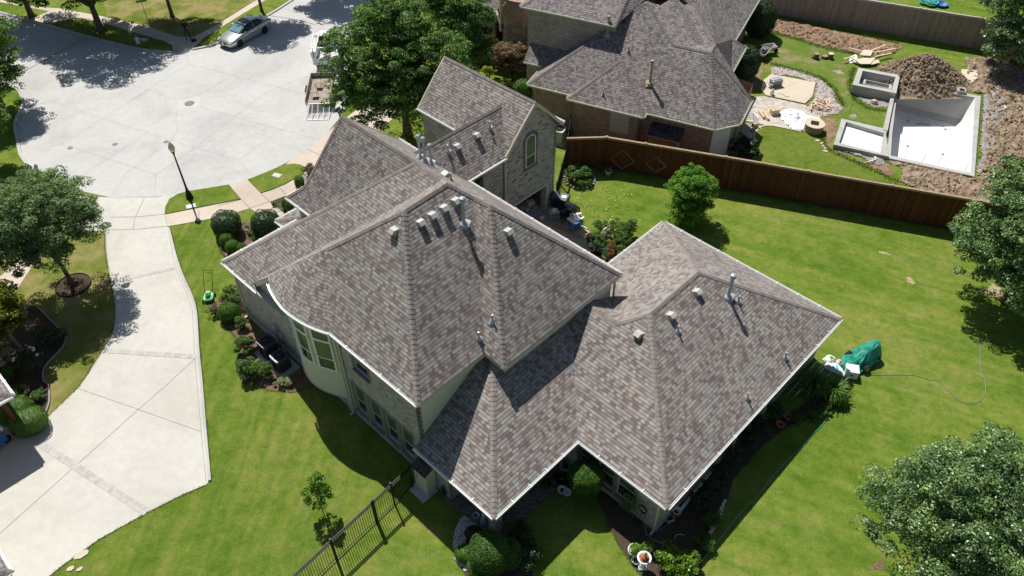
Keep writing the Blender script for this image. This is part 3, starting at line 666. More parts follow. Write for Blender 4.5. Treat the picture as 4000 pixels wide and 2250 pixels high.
# bow window
def bowpt(s, off=0.0, z=0.0):
    u = -14.5+s*3.95; v = .42-.66*math.sin(math.pi*min(1, max(0, s)))**.9
    e = .01; u2 = u+.0395; v2 = .42-.66*math.sin(math.pi*min(1, max(0, s+e)))**.9
    d = Vector((u2-u, v2-v, 0)).normalized(); return Vector((u, v, z))+Vector((d.y, -d.x, 0))*off
bw = [bowpt(i/20) for i in range(21)]; m = MB()
for i in range(20):
    a, b = bowpt(i/20), bowpt((i+1)/20)
    m.face([(a.x, a.y, .95), (b.x, b.y, .95), (b.x, b.y, 6.0), (a.x, a.y, 6.0)])
m.poly([(p.x, p.y, .95) for p in bw]+[(-10.5,.6,.95), (-14.6,.6,.95)], True)
m.build('bow_wall', 'stucco', house)
MB().tube([bowpt(i/20, .02, .97) for i in range(21)], .03, 6).build('bow_trim', 'stucco', house)
for s0, s1 in ((.13, .36), (.42, .665), (.725, .955)):
    m = MB(); g1 = MB(); g2 = MB(); g3 = MB(); z0, z1 = 2.95, 5.75
    def seg(mb, a, b, za, zb, o1, o2):
        k = 4
        for i in range(k):
            p, q = a+(b-a)*i/k, a+(b-a)*(i+1)/k
            A0_, B0_ = bowpt(p, o2, za), bowpt(q, o2, za); A1, B1 = bowpt(p, o2, zb), bowpt(q, o2, zb)
            mb.face([A0_, B0_, B1, A1])
            if o1 is not None:
                I0, J0, I1, J1_ = bowpt(p, o1, za), bowpt(q, o1, za), bowpt(p, o1, zb), bowpt(q, o1, zb)
                mb.face([I0, J0, B0_, A0_]); mb.face([A1, B1, J1_, I1])
                if i == 0: mb.face([I0, A0_, A1, I1])
                if i == k-1: mb.face([B0_, J0, J1_, B1])
    t_ = .02
    seg(m, s0, s1, z0, z0+.09, .0, .07); seg(m, s0, s1, z1-.07, z1, .0, .07); seg(m, s0, s1, 4.92, 5.06, .0, .065); seg(m, s0, s1, 3.72, 3.78, .0, .05)
    seg(m, s0, s0+t_, z0+.09, z1-.07, .0, .068); seg(m, s1-t_, s1, z0+.09, z1-.07, .0, .068)
    fr = m.build('window', 'white', house)
    seg(g1, s0+t_, s1-t_, z0+.09, 3.72, None, .02); seg(g2, s0+t_, s1-t_, 3.78, 4.92, None, .024); seg(g3, s0+t_, s1-t_, 5.06, z1-.07, None, .02)
    g1.build('pane', 'glass', fr); g2.build('pane', 'glass2', fr); g3.build('pane', 'glass2', fr)
# roof furniture of the upper roof
for v in (4.8, 5.48, 6.16, 6.86): box_vent(ro, (-9.07, v, 10.34), (1, 0), .95)
box_vent(ro, (-9.57, 3.83, 10.2), (0, -1), 1.13); box_vent(ro, (-6.72, 7.74, 9.41), (1, 0), .98)
pipe(ro, (-8.30, 6.62, 9.62), 1.25, .085, .14); pipe(ro, (-5.01, 4.19, 6.56), .42); pipe(ro, (-4.91, 4.94, 7.13), .42)
for u, v, h in ((-14.1, 9.1, 1.1), (-13.8, 9.5, .9), (-13.5, 8.9, 1.15)): pipe(ro, (u, v, 18.1-v*.97-.2), h, .065, .105)
pipe(ro, (-11.3, 8.6, 9.35), .45, .05, 0, 'tanmetal'); box_vent(ro, (-12.1, 8.9, 9.1), (0, 1), .95)
# rear connector and gable wing
k_ = .93; Sr = Vector((-15.94, 9.6, 7.93)); Er = Vector((-15.94, 16.9, 7.93))
CF = [[(-13.97,12.02,E), (-13.97,15.02,E), (-15.94,16.95,7.93), (-15.94,10.0,7.93)], [(-17.91,12.02,E), (-15.94,10.0,7.93), (-15.94,16.95,7.93), (-17.91,15.02,E)]]
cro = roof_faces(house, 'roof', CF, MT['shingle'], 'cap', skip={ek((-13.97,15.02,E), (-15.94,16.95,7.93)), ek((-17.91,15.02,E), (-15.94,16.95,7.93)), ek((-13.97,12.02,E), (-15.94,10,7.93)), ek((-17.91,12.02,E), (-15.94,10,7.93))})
for v in (12.61, 14.08): box_vent(cro, (-15.34, v, 7.39), (1, 0), .93)
pipe(cro, (-15.34, 11.97, 7.4), .42); pipe(cro, (-15.35, 15.15, 7.4), .42)
fpC = [(-14.3,11.7), (-14.3,15.2), (-17.6,15.2), (-17.6,11.7)]
hC = [(.25, 1.0, 3.55, 5.6), (1.15, 1.9, 3.55, 5.6), (.25, 1.9, .1, 2.3)]
walls(house, fpC, 0, 6.1, 'brick', {0: hC})
for h in hC[:2]: window(house, fpC, 0, h, trim='trim', blind=False)
window(house, fpC, 0, hC[2], trim='trim', blind=False, rails=(), cols=2, sill=None)
u0, u1 = -21.45, -13.97; EZ = 6.15; RV = 17.42; RZ = 8.62
prof = [(14.97, EZ), (15.30, EZ+.30), (15.75, EZ+.80), (16.55, EZ+1.62), (RV, RZ), (18.30, EZ+1.62), (19.10, EZ+.80), (19.55, EZ+.30), (19.92, EZ+.02)]
GF = [[(u0, prof[i][0], prof[i][1]), (u1, prof[i][0], prof[i][1]), (u1, prof[i+1][0], prof[i+1][1]), (u0, prof[i+1][0], prof[i+1][1])] for i in range(len(prof)-1)]
# front slope eave interrupted by the connector
GF[0] = [(u0, 14.97, EZ), (-17.95, 14.97, EZ), (-13.97, 14.97, EZ), (u1, 15.30, EZ+.30), (u0, 15.30, EZ+.30)]
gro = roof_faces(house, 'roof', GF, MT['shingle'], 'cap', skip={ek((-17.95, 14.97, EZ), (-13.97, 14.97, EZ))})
m = MB()
for i in range(len(prof)-1):
    (v0, z0), (v1, z1) = prof[i], prof[i+1]
    for uu, o in ((u1, 1), (u0, -1)):
        m.face([(uu+.03*o, v0, z0+.01), (uu+.03*o, v1, z1+.01), (uu+.03*o, v1, z1-.24), (uu+.03*o, v0, z0-.24)])
        m.face([(uu+.03*o, v0, z0+.012), (uu+.03*o, v1, z1+.012), (uu-.05*o, v1, z1+.012), (uu-.05*o, v0, z0+.012)])
m.build('rake_board', 'trim', gro)
gu = -14.22
fpG = [(gu, 15.1), (gu, 19.5), (-21.2, 19.5), (-21.2, 15.1)]
hG = [(.85, 3.62, .02, 2.1)]
walls(house, fpG, 0, 6.15, 'brick', {0: hG}, skip=(3,), top=False, depth=.35)
MB().face([(-21.2,15.1,0), (gu,15.1,0), (gu,15.1,6.15), (-21.2,15.1,6.15)]).build('stone_wall', 'stone', house)
wz = [(15.1, 6.15), (15.4, 6.32), (15.8, 6.72), (16.55, EZ+1.5), (RV, RZ-.12), (18.3, EZ+1.5), (19.0, 6.75), (19.3, 6.3), (19.5, 6.15)]
gw = (16.88, 17.72, 4.3, 6.1)
# gable field with an arched opening
m = MB()
m.face([(gu, 15.1, 6.15)]+[(gu, v, z) for v, z in wz[1:5]]+[(gu, RV, 6.6), (gu, 16.88, 6.15)])
m.face([(gu, RV, RZ-.12)]+[(gu, v, z) for v, z in wz[5:]]+[(gu, 17.72, 6.15), (gu, RV, 6.6)])
m.build('gable', 'brick', house)
wm = MB(); arch = [(17.3+.40*math.cos(math.pi*i/10), 6.0+.40*math.sin(math.pi*i/10)) for i in range(11)]
wm.tube([(gu+.03, 16.9, 4.3), (gu+.03, 16.9, 6.0)]+[(gu+.03, v, z) for v, z in arch[::-1]]+[(gu+.03, 17.7, 4.3), (gu+.03, 16.9, 4.3)], .04, 6)
wm.box((gu+.03, 17.3, 5.0), (.06, .76, .05))
fr = wm.build('window', 'white', house)
MB().face([(gu+.012, 16.9, 5.02), (gu+.012, 17.7, 5.02)]+[(gu+.012, v, z) for v, z in arch]).build('pane', 'glass2', fr)
MB().face([(gu+.014, 16.9, 4.3), (gu+.014, 17.7, 4.3), (gu+.014, 17.7, 4.98), (gu+.014, 16.9, 4.98)]).build('pane', 'glass', fr)
m = MB()
for i in range(13): a_ = math.pi*i/12; m.box((gu+.02, 17.3+.55*math.cos(a_), 6.0+.55*math.sin(a_)), (.07, .09, .2), 0, Matrix.Rotation(a_-math.pi/2, 3, 'X'))
for k in range(11):
    for vv in (16.78, 17.82): m.box((gu+.02, vv, 4.32+k*.156), (.06, .18 if k % 2 else .1, .08))
m.box((gu+.05, 17.3, 4.19), (.14, 1.1, .14)); m.build('surround', 'quoin', fr)
r = random.Random(4); m = MB()
for k in range(38):
    v = r.uniform(15.2, 19.4); z = r.uniform(2.3, 7.4)
    if abs(v-17.3) < .7 and z > 4: continue
    if z > 6.1+(2.1-abs(v-RV)): continue
    m.box((gu+.01, v, round(z/.078)*.078), (.03, r.choice((.2, .3)), .07))
m.build('dark_bricks', 'quoin', house)
m = MB()
for k in range(38):
    m.box((gu+.01, 19.49, .1+k*.156), (.06, .12 if k % 2 else .2, .075))
m.build('corner_bricks', 'quoin', house)
MB().box((gu+.02, 18.85, 1.05), (.18, .14, 2.1)).box((gu+.02, 15.85, 1.05), (.18, .14, 2.1)).box((gu+.02, 17.35, 2.12), (.18, 3.1, .14)).build('garage_door_frame', 'trim', house)
MB().box((-16.9, 17.3, .02), (5.3, 4.2, .02)).build('garage_floor', 'curb', house)
downspout(house, gu+.02, 15.12, 2.0, 5.9, dirn=(1, 0))
# porch roof fragment at the front door
PF_ = [[(-22.3,4.6,3.0), (-20.1,4.6,3.0), (-20.1,5.9,4.0)], [(-22.3,4.6,3.0), (-20.1,5.9,4.0), (-20.1,7.4,3.0), (-22.3,7.4,3.0)]]
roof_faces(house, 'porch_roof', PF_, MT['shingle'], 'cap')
MB().box((-22.0, 4.9, 1.45), (.35, .35, 2.9)).build('porch_pillar', 'brick', house)
# ---------------- rear single storey wing
E3 = 3.0
a0=(-4.87,0,3); a1=(0,0,3); a2=(0,5.2,3); a3=(4.78,5.2,3); a4=(4.78,19.87,3); a5=(-6.15,19.87,3); a6=(-6.15,11.8,3)
H1=(-4.48,4.48,5.78); H0=(-4.87,4.48,5.78); vt=(-4.49,9.69,5.78); SH=(-.69,10.67,6.39); k2=(-1.66,9.69,5.78); NH=(-.69,14.4,6.39); w_=(-3.77,11.8,4.47); w2=(-4.49,11.8,4.47)
F3 = [[a0, a1, H1, H0], [a1, a2, vt, H1], [a2, a3, SH, k2, vt], [a3, a4, NH, SH], [a4, a5, NH], [a5, a6, w_, k2, SH, NH], [k2, vt, w2, w_]]
rro = roof_faces(house, 'roof', F3, MT['shingle'], 'cap', skip={ek(a0, H0), ek(H0, H1), ek(H1, vt), ek(vt, w2), ek(w2, w_), ek(w_, a6)})
soffit(house, [(-4.87,0), (0,0), (0,5.2), (4.78,5.2), (4.78,19.87), (-6.15,19.87), (-6.15,11.8), (-3.7,11.8), (-3.7,4.4), (-4.87,4.4)], 2.84)
fpR = [(-.35,5.57), (4.38,5.57), (4.38,19.5), (-5.75,19.5), (-5.75,11.7), (-3.7,11.7), (-3.7,4.4), (-4.5,4.4), (-4.5,3.0), (-.35,3.0)]
fpR = [(-3.7,5.57), (4.38,5.57), (4.38,19.5), (-5.75,19.5), (-5.75,11.7), (-3.7,11.7)]
hR = [(3.85, 4.68, .55, 2.55), (4.9, 5.75, .55, 2.55), (5.98, 6.9, .55, 2.55)]
hR = [(x-.25+.05, y-.25+.05, z, t) for x, y, z, t in hR]
hS = [(1.2, 2.6, 1.0, 2.5), (5.9, 8.2, .3, 2.5), (9.6, 10.9, .9, 2.5)]
walls(house, fpR, 0, 3.02, 'brick', {0: hR, 1: hS}, top=False)
for h in hR: window(house, fpR, 0, h, jamb='quoin', cols=1)
for h in hS: window(house, fpR, 1, h, trim='trim', blind=False)
fpP = [(-4.85,.42), (-3.2,.42), (-3.2,4.4), (-4.85,4.4)]
walls(house, fpP, 0, 3.0, 'brick', top=False)
MB().box((-3.25, .44, 1.4), (.12, .12, 2.8)).build('corner_bricks', 'quoin', house)
m = MB()
for k in range(19): m.box((-.78, .80, .075+k*.155), (.46 if k % 2 else .40, .40 if k % 2 else .46, .145))
m.build('porch_pillar', 'brick', house)
downspout(house, 4.30, 5.57, .03, 2.75); downspout(house, -4.95, .40, .03, 2.7); downspout(house, 4.38, 11.5, .03, 2.75, dirn=(1, 0)); downspout(house, 4.38, 14.2, .03, 2.75, dirn=(1, 0)); downspout(house, -3.5, 11.72, 3.2, 5.9, 'fascia', (0, 1))
for p in ((-.12, 11.46, 6.04), (-.13, 13.52, 6.05)): box_vent(rro, p, (1, 0), .62)
box_vent(rro, (-.53, 9.74, 5.83), (0, -1), .62)
pipe(rro, (.86, 14.88, 5.43), 1.25, .085, .14)
for p in ((1.28,15.17,5.18), (.53,11.23,5.64), (4.20,15.29,3.37), (4.20,11.98,3.37)): pipe(rro, p, .40)
# utilities on the side wall
MB().box((-16.6, .34, 1.5), (.30, .14, .45)).box((-16.1, .35, 1.35), (.24, .12, .35)).tube([(-16.6,.33,1.3), (-16.6,.33,.1)], .025).tube([(-16.1,.33,1.2), (-16.1,.33,.1)], .025).tube([(-16.35,.33,2.1), (-16.35,.33,.5), (-15.9,.2,.3)], .03).build('meter', 'metal', house)
from mathutils import noise as mnoise
# ================================================================ neighbour house with red brick walls
Y2 = math.radians(-25.8); H2 = Vector((1.1856, 49.7465, 0))
d2s = Vector((math.cos(Y2), math.sin(Y2), 0)); d2t = Vector((-math.sin(Y2), math.cos(Y2), 0))
def NW(s, t, z=0): return H2+d2s*s+d2t*t+Vector((0, 0, z))
nh = thing('neighbour_house', 'red brick house with grey mauve hip roofs behind the stained fence', 'house', H2, Y2)
e = 3.2
w0=(0,0,e); n1=(3.3,0,e); n2=(8.7,0,e); sc=(13.42,0,e); sc2=(14.72,1.32,e); ec=(14.75,4.63,e)
P1=(6.17,6.1,7.9); D1=(8.92,4.02,6.3); D2=(11.55,3.98,6.27); X1=(12.57,7.3,3.95)
VA=(7.0,6.75,7.5); VB=(9.8,4.3,6.1); HA=(7.7,7.5,7.95); HB=(10.55,4.75,6.3); VC=(8.4,7.9,7.3); VD=(11.0,4.95,6.05); HD=(8.9,8.3,7.4); HE=(11.5,5.4,6.2)
H2F = [[w0, n1, n2, sc, D2, D1, P1], [sc, sc2, D2], [sc2, ec, D2], [ec, (12.6,7.2,3.3), HE, D2], [w0, P1, (4.7,6.1,6.7), (0,4.6,e)],
  [P1, D1, VB, VA], [D1, D2, HE, VD, HB, VB], [VA, VB, HB, HA], [HA, HB, VD, VC], [VC, VD, HE, HD], [HD, HE, (12.6,7.2,3.3), (11.6,11.0,4.0), (9.0,12.5,6.2)]]
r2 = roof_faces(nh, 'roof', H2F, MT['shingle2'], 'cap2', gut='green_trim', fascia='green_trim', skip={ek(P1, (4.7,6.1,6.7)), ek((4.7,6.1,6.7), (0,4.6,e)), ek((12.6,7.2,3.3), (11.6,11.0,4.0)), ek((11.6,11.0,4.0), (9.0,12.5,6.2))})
b1=(3.3,-.6,e); b2=(8.75,-.6,e); bp_=(5.95,2.25,5.35)
roof_faces(nh, 'roof', [[b1, b2, bp_], [b1, bp_, (3.3,.1,e)], [b2, (8.75,.1,e), bp_]], MT['shingle2'], 'cap2', gut='green_trim', fascia='green_trim', skip={ek(bp_, (3.3,.1,e)), ek((8.75,.1,e), bp_)})
# east wings
roof_faces(nh, 'roof', [[(12.57,6.9,e), (12.57,11.9,e), (9.2,9.4,5.8)], [(12.57,11.9,e), (8,11.9,e), (8,9.4,5.8), (9.2,9.4,5.8)]], MT['shingle2'], 'cap2', gut='green_trim', fascia='green_trim')
roof_faces(nh, 'roof', [[(11.55,11.2,e), (11.6,20.5,e), (5.2,20.5,8.0), (5.2,11.2,8.0)], [(5.2,11.2,8.0), (5.2,20.5,8.0), (-1,20.5,3.4), (-1,11.2,3.4)]], MT['shingle2'], 'cap2', gut='green_trim', fascia='green_trim')
# two storey block
roof_faces(nh, 'roof', [[(-2.25,3.6,6.95), (4.9,3.6,6.95), (4.9,7.5,9.0), (1.2,7.5,9.0)], [(4.9,3.6,6.95), (6.2,7.5,8.0), (4.9,7.5,9.0)], [(1.2,7.5,9.0), (4.9,7.5,9.0), (6.2,7.5,8.0), (6.2,14,6.95), (-2.25,14,6.95)], [(-2.25,3.6,6.95), (1.2,7.5,9.0), (-2.25,14,6.95)]], MT['shingle2'], 'cap2', gut='green_trim', fascia='green_trim', skip={ek((4.9,3.6,6.95), (6.2,7.5,8.0)), ek((6.2,7.5,8.0), (6.2,14,6.95))})
MB().prism([(-1.85,4.0), (4.8,4.0), (4.8,13.6), (-1.85,13.6)], 0, 6.95).build('wall', 'brickgrey', nh)
roof_faces(nh, 'roof', [[(-1.6,2.79,e), (0,2.79,e), (1.2,4.0,4.15), (-1.6,4.0,4.15)]], MT['shingle2'], 'cap2', gut='green_trim', fascia='green_trim')
MB().prism([(-1.45,3.0), (.3,3.0), (.3,4.1), (-1.45,4.1)], 0, 3.2).build('wall', 'brickgrey', nh)
fpN = [(.4,.45), (3.7,.45), (3.7,-.2), (8.35,-.2), (8.35,.42), (13.25,.42), (14.3,1.5), (14.35,6.8), (12.2,7.2), (12.2,11.6), (11.15,11.6), (11.15,20.2), (-.6,20.2), (-.6,12), (.4,12)]
hN = {2: [(3.0-.35, 4.35-.35, 1.25, 3.0)], 6: [(1.2, 2.5, .1, 2.5)], 9: [(2.0, 4.2, .3, 2.5), (5.4, 7.2, .3, 2.5)]}
walls(nh, fpN, 0, 3.22, 'brick2', hN, top=False, depth=.06)
m = MB(); m.box((3.7+3.32, -.17, 2.12), (1.35, .05, 1.75)); m.build('window_screen', 'vent', nh)
window(nh, fpN, 6, (1.2, 2.5, .1, 2.5), trim='trim', rails=(), sill=None, blind=False, cols=2, depth=.06)
for h in hN[9]: window(nh, fpN, 9, h, trim='trim', rails=(), sill=None, blind=False, cols=2, depth=.06)
MB().box((13.78, .9, 1.6), (1.35, .04, 2.7), math.radians(45)).build('white_panel', 'white', nh)
downspout(nh, 8.2, -.2, .03, 3.0, 'tanmetal'); downspout(nh, 13.1, .42, .03, 3.0, 'tanmetal'); downspout(nh, .5, .45, .03, 3.0, 'tanmetal')
pipe(r2, (4.33, 3.79, 6.12), 1.15, .085, .12, 'tanmetal'); pipe(r2, (8.32, 1.61, 4.45), 1.5, .085, .13, 'tanmetal')
for p in ((6.14,3.11,5.6), (5.59,.1,3.75), (2.0,5.5,8.2)): pipe(r2, p, .38, .04, 0, 'tanmetal')
# round entry tower and the wing beyond it
pts = []
for i in range(13):
    a_ = math.radians(-150+120*i/12); pts.append((-4.1+1.95*math.cos(a_), 8.3+1.95*math.sin(a_)))
pts += [(-1.9, 7.2), (-1.9, 10.5), (-5.8, 10.5)]
MB().prism(pts, 0, 4.3).build('tower_stone', 'stone2', nh); MB().prism([(-4.1+(p[0]+4.1)*1.012, 8.3+(p[1]-8.3)*1.012) for p in pts], 4.3, 5.8).build('tower_brick', 'brick2', nh)
MB().tube([(-5.95, 7.1, 4.35), (-5.7, 6.85, 4.15), (-5.42, 6.62, 3.7), (-5.30, 6.5, 3.1)], .10, 6).build('arch', 'trim', nh)
MB().prism([(-5.85,7.0), (-5.65,6.78), (-5.36,6.55), (-5.2,7.6), (-5.85,7.8)], 0, 3.5).build('doorway', 'dark', nh)
MB().box((-6.1, 6.9, 1.8), (.42, .42, 3.6)).build('tower_pillar', 'brick2', nh)
MB().box((-3.3, 6.42, 2.9), (.10, .08, 5.8)).build('downspout', 'tanmetal', nh)
MB().tube([(-4.75+.3*math.cos(x), 6.40, 5.2+.4*math.sin(x)) for x in (0, 1.57, 3.14)], .04).build('window', 'trim', nh)
MB().prism([(-9.8,7.5), (-5.9,7.5), (-5.9,12), (-9.8,12)], 0, 4.3).build('wall', 'brickgrey', nh)
roof_faces(nh, 'roof', [[(-10,7.1,4.35), (-5.9,7.1,4.35), (-5.9,9.5,6.2), (-10,9.5,6.2)], [(-10,9.5,6.2), (-5.9,9.5,6.2), (-5.9,12,4.35), (-10,12,4.35)]], MT['shingle2'], 'cap2', gut='green_trim', fascia='green_trim')
# small storage shed against the wall
sh = thing('garden_shed', 'small cedar garden shed with dark shingle lid against the red brick wall', 'shed', NW(10.3, .1), Y2)
MB().prism([(-1.0,-.55), (1.0,-.55), (1.0,.28), (-1.0,.28)], 0, 1.95).build('body', 'ply', sh)
MT['shedwood'] = wood_fence('honey cedar boards', [(.42,.23,.10), (.50,.28,.13), (.38,.20,.09)], .2)
for s_ in (-1, 1):
    d = MB().box((s_*.47, -.565, .98), (.90, .03, 1.8)).build('door', 'shedwood', sh)
    MB().box((s_*.80, -.59, 1.65), (.14, .012, .03)).box((s_*.80, -.59, .3), (.14, .012, .03)).box((s_*.08, -.59, 1.1), (.025, .02, .1)).build('hinge', 'black', d)
MB().quads([(-1.12,-.70,1.95), (1.12,-.70,1.95), (1.12,.30,2.45), (-1.12,.30,2.45), (-1.12,-.70,1.89), (1.12,-.70,1.89), (1.12,.30,2.39), (-1.12,.30,2.39)], [(0,1,2,3), (4,5,1,0), (7,6,5,4), (5,6,2,1), (7,4,0,3)]).build('roof', 'shingle3', sh)
MB().box((0, -.715, 1.90), (2.26, .03, .10)).build('fascia', 'cedarcap', sh)
# ================================================================ fences
def wood_run(name, lab, pts, h, mat, capm, post_every=2.4, flip=1):
    t = thing(name, lab, 'fence', pts[0])
    o = Vector(pts[0]); bm_ = MB(); cm = MB(); pm = MB(); rm = MB()
    for a, b in zip(pts[:-1], pts[1:]):
        a, b = Vector(a)-o, Vector(b)-o; d = (b-a); L = d.length; d.normalize(); n = Vector((d.y, -d.x, 0))*flip; rz = math.atan2(d.y, d.x)
        m_ = (a+b)/2
        bm_.box(m_+Vector((0, 0, h/2)), (L, .03, h), rz)
        k = max(1, round(L/3.2))
        for i in range(k):
            c = a+d*((i+.5)*L/k); cm.box(c+Vector((0, 0, h+.02+random.uniform(-.006, .006))), (L/k-.012, .15, .04), rz)
        cm.box(m_+n*.03+Vector((0, 0, h-.07)), (L, .025, .10), rz)
        k = max(1, round(L/post_every))
        for i in range(k+1):
            pm.box(a+d*(i*L/k)-n*.07+Vector((0, 0, h/2)), (.10, .09, h), rz)
            if i % 2: cm.box(a+d*(i*L/k)+Vector((0, 0, h+.055)), (.16, .18, .05), rz)
        for zz in (.3, h/2, h-.3): rm.box(m_-n*.04+Vector((0, 0, zz)), (L, .04, .09), rz)
    bm_.build('boards', mat, t); cm.build('cap_rail', capm, t); pm.build('posts', mat, t); rm.build('rails', mat, t)
    return t
wf = [Vector((3.69,44.15,0)), Vector((6.34,44.25,0)), Vector((16.27,41.15,0)), Vector((30.5,36.5,0)), Vector((42,32.5,0))]
t = wood_run('cedar_fence', 'dark brown stained board fence with a pale cap between the two back yards', wf, 2.4, 'cedar', 'cedarcap')
def diamond(p, r, root):
    m = MB(); d = (wf[2]-wf[1]).normalized(); n = Vector((d.y, -d.x, 0))
    c = p-root.location; c = Vector((c.x, c.y, p.z))+n*.03
    Q_ = [c+d*r, c+Vector((0, 0, r*.92)), c-d*r, c-Vector((0, 0, r*.92))]
    m.tube(Q_+[Q_[0]], .035, 4); return m.build('diamond_trellis', 'cedarcap', root)
def onfence(px, py):
    d = FWD+RT*((px-2000)/F)-UPV*((py-1125)/F); dd = (wf[2]-wf[1]).normalized(); n = Vector((dd.y, -dd.x, 0))
    t_ = (wf[1]-Vector((0,0,HC))).dot(n)/d.dot(n); return Vector((0,0,HC))+d*t_
diamond(onfence(1300+2050*.552, 1130*.552), 1.0*.82, t); diamond(onfence(1300+2287*.552, 1165*.552), .66, t)
bf0 = crop(3450,0,.4273)(0,300); bf1 = crop(3450,0,.4273)(1000,470); bd = (bf1-bf0).normalized()
t = wood_run('grey_fence', 'tall weathered grey board fence across the top right corner', [bf0-bd*16, bf0, bf1, bf1+bd*12], 2.55, 'greyfence', 'curb')
# iron fences
def iron_run(name, lab, a, b, h, gates=(), group=None, root=None, spacing=.115):
    t = root or thing(name, lab, 'fence', a, 0, group); a_, b_ = Vector((0,0,0)), Vector(b)-Vector(a); d = b_-a_; L = d.length; d.normalize(); rz = math.atan2(d.y, d.x)
    m = MB(); c = (a_+b_)/2
    for zz in (.12, h-.20, h): m.box(c+Vector((0, 0, zz)), (L, .032, .035), rz)
    m.build('rails', 'black', t)
    m = MB(); k = int(L/spacing)
    for i in range(k+1): m.box(a_+d*(i*L/k)+Vector((0, 0, h/2)), (.018, .018, h), rz)
    for i in range(k): m.box(a_+d*((i+.5)*L/k)+Vector((0, 0, h-.10)), (.07, .016, .07), rz)
    m.build('pickets', 'black', t)
    m = MB(); k = max(1, round(L/2.4)); ps = [i*L/k for i in range(k+1)]
    for x in list(ps)+list(gates): m.box(a_+d*x+Vector((0, 0, h/2+.05)), (.065, .065, h+.10), rz).box(a_+d*x+Vector((0, 0, h+.12)), (.09, .09, .04), rz)
    m.build('posts', 'black', t)
    return t
iron_run('iron_fence', 'black iron picket fence running from the cabinet across the front lawn', HW(-5.02, -.35), HW(-4.35, -9.5), 1.65, (1.15, 2.2))
iron_run('iron_fence', 'black iron picket fence between the gable wall and the stained fence', HW(-14.15, 19.75), Vector((3.69,44.15,0)), 1.6)
iron_run('iron_fence', 'short black iron fence beside the red brick wall and its cooling unit', Vector((3.72,44.3,0)), NW(3.5, -.3), 1.7)
# ================================================================ pool construction
def ring(outer, inner, z0, z1, zi=None):
    m = MB(); n = len(outer); O_ = [Vector((p.x, p.y, 0)) for p in outer]; I_ = [Vector((p.x, p.y, 0)) for p in inner]; Zt = Vector((0, 0, z1)); Zb = Vector((0, 0, z0)); Zi = Vector((0, 0, z0 if zi is None else zi))
    for i in range(n):
        j = (i+1) % n
        m.face([O_[i]+Zt, O_[j]+Zt, I_[j]+Zt, I_[i]+Zt]); m.face([O_[i]+Zb, O_[j]+Zb, O_[j]+Zt, O_[i]+Zt]); m.face([I_[j]+Zi, I_[i]+Zi, I_[i]+Zt, I_[j]+Zt])
    return m
pool = thing('pool_shell', 'unfinished white concrete swimming pool shell in the dug up yard', 'pool', (0, 0, 0))
rz_ = .16
inn = [Z3(1648,592,rz_), Z3(2190,690,rz_), Z3(2160,1222,rz_), Z3(1592,1100,rz_), Z3(1605,930,rz_)]
out_ = [Z3(1630,572,rz_), Z3(2232,680,rz_), Z3(2186,1248,rz_), Z3(1575,1118,rz_), Z3(1583,930,rz_)]
ring(out_, inn, -.05, rz_).build('rim', 'shellrim', pool)
c = sum(inn, Vector())/5; fl = [c+(p-c)*k for p, k in zip(inn, (1.0, .86, .86, .995, .995))]
m = MB(); mg = MB()
for i in range(5):
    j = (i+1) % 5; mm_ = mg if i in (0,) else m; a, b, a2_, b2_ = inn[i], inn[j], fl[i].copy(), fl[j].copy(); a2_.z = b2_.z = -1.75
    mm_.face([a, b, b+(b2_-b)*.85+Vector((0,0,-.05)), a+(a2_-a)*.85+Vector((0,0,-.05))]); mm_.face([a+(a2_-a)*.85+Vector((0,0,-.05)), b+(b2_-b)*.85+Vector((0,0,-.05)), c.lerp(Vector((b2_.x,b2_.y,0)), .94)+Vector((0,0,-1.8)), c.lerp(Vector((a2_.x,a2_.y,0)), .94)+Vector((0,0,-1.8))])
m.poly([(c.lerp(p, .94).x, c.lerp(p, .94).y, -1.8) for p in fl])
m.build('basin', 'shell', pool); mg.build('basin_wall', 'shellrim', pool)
# shallow ledge basin
o2 = [Z3(1245,838,.35), Z3(1572,915,.35), Z3(1560,948,.35), Z3(1580,1108,.35), Z3(1190,1022,.35)]
i2 = [Z3(1278,862,.35), Z3(1548,942,.35), Z3(1546,950,.35), Z3(1522,1082,.35), Z3(1228,1010,.35)]
ring(o2, i2, -.02, .35, .06).build('ledge_rim', 'shellrim', pool)
MB().poly([(p.x, p.y, .07) for p in i2]).build('ledge_floor', 'shell', pool)
# wall between spa and ledge
MB().prism([tuple(Z3(*q,.4))[:2] for q in ((1592,690),(1618,695),(1572,925),(1540,915))], -1.2, .40).build('dividing_wall', 'shellrim', pool)
for q in (((1548,985),(1568,988),(1545,1085),(1522,1080)), ((1578,990),(1598,993),(1580,1095),(1560,1090))):
    MB().prism([tuple(Z3(*k,.1))[:2] for k in q], -1.0, .1).build('step', 'shellrim', pool)
MB().prism([tuple(Z3(*k,-.6))[:2] for k in ((1608,805),(1632,810),(1614,893),(1592,888))], -1.4, -.6).build('step', 'shell', pool)
m = MB()
for q in ((1715,858), (1980,915), (1712,1032), (1962,1092)): m.lathe([(.10, -1.80), (.10, -1.74), (.0, -1.74)], Z3(*q,-1.78)*1-Vector((0,0,-1.78))*1, 10)
for q in ((1885,825),):
    p = Z3(*q, -1.7); m.box((p.x, p.y, -1.6), (.04, .04, .3))
p = Z3(1825,882,-1.78); m.box((p.x, p.y, -1.76), (.9, .12, .06), -.25)
m.build('drain_stubs', 'dirtgrey', pool)
sz = .78
so_ = [Z3(1365,478,sz), Z3(1660,532,sz), Z3(1632,660,sz), Z3(1322,598,sz)]; si_ = [Z3(1395,500,sz), Z3(1628,545,sz), Z3(1602,634,sz), Z3(1368,592,sz)]
ring(so_, si_, -.02, sz, .1).build('spa_wall', 'shellrim', pool)
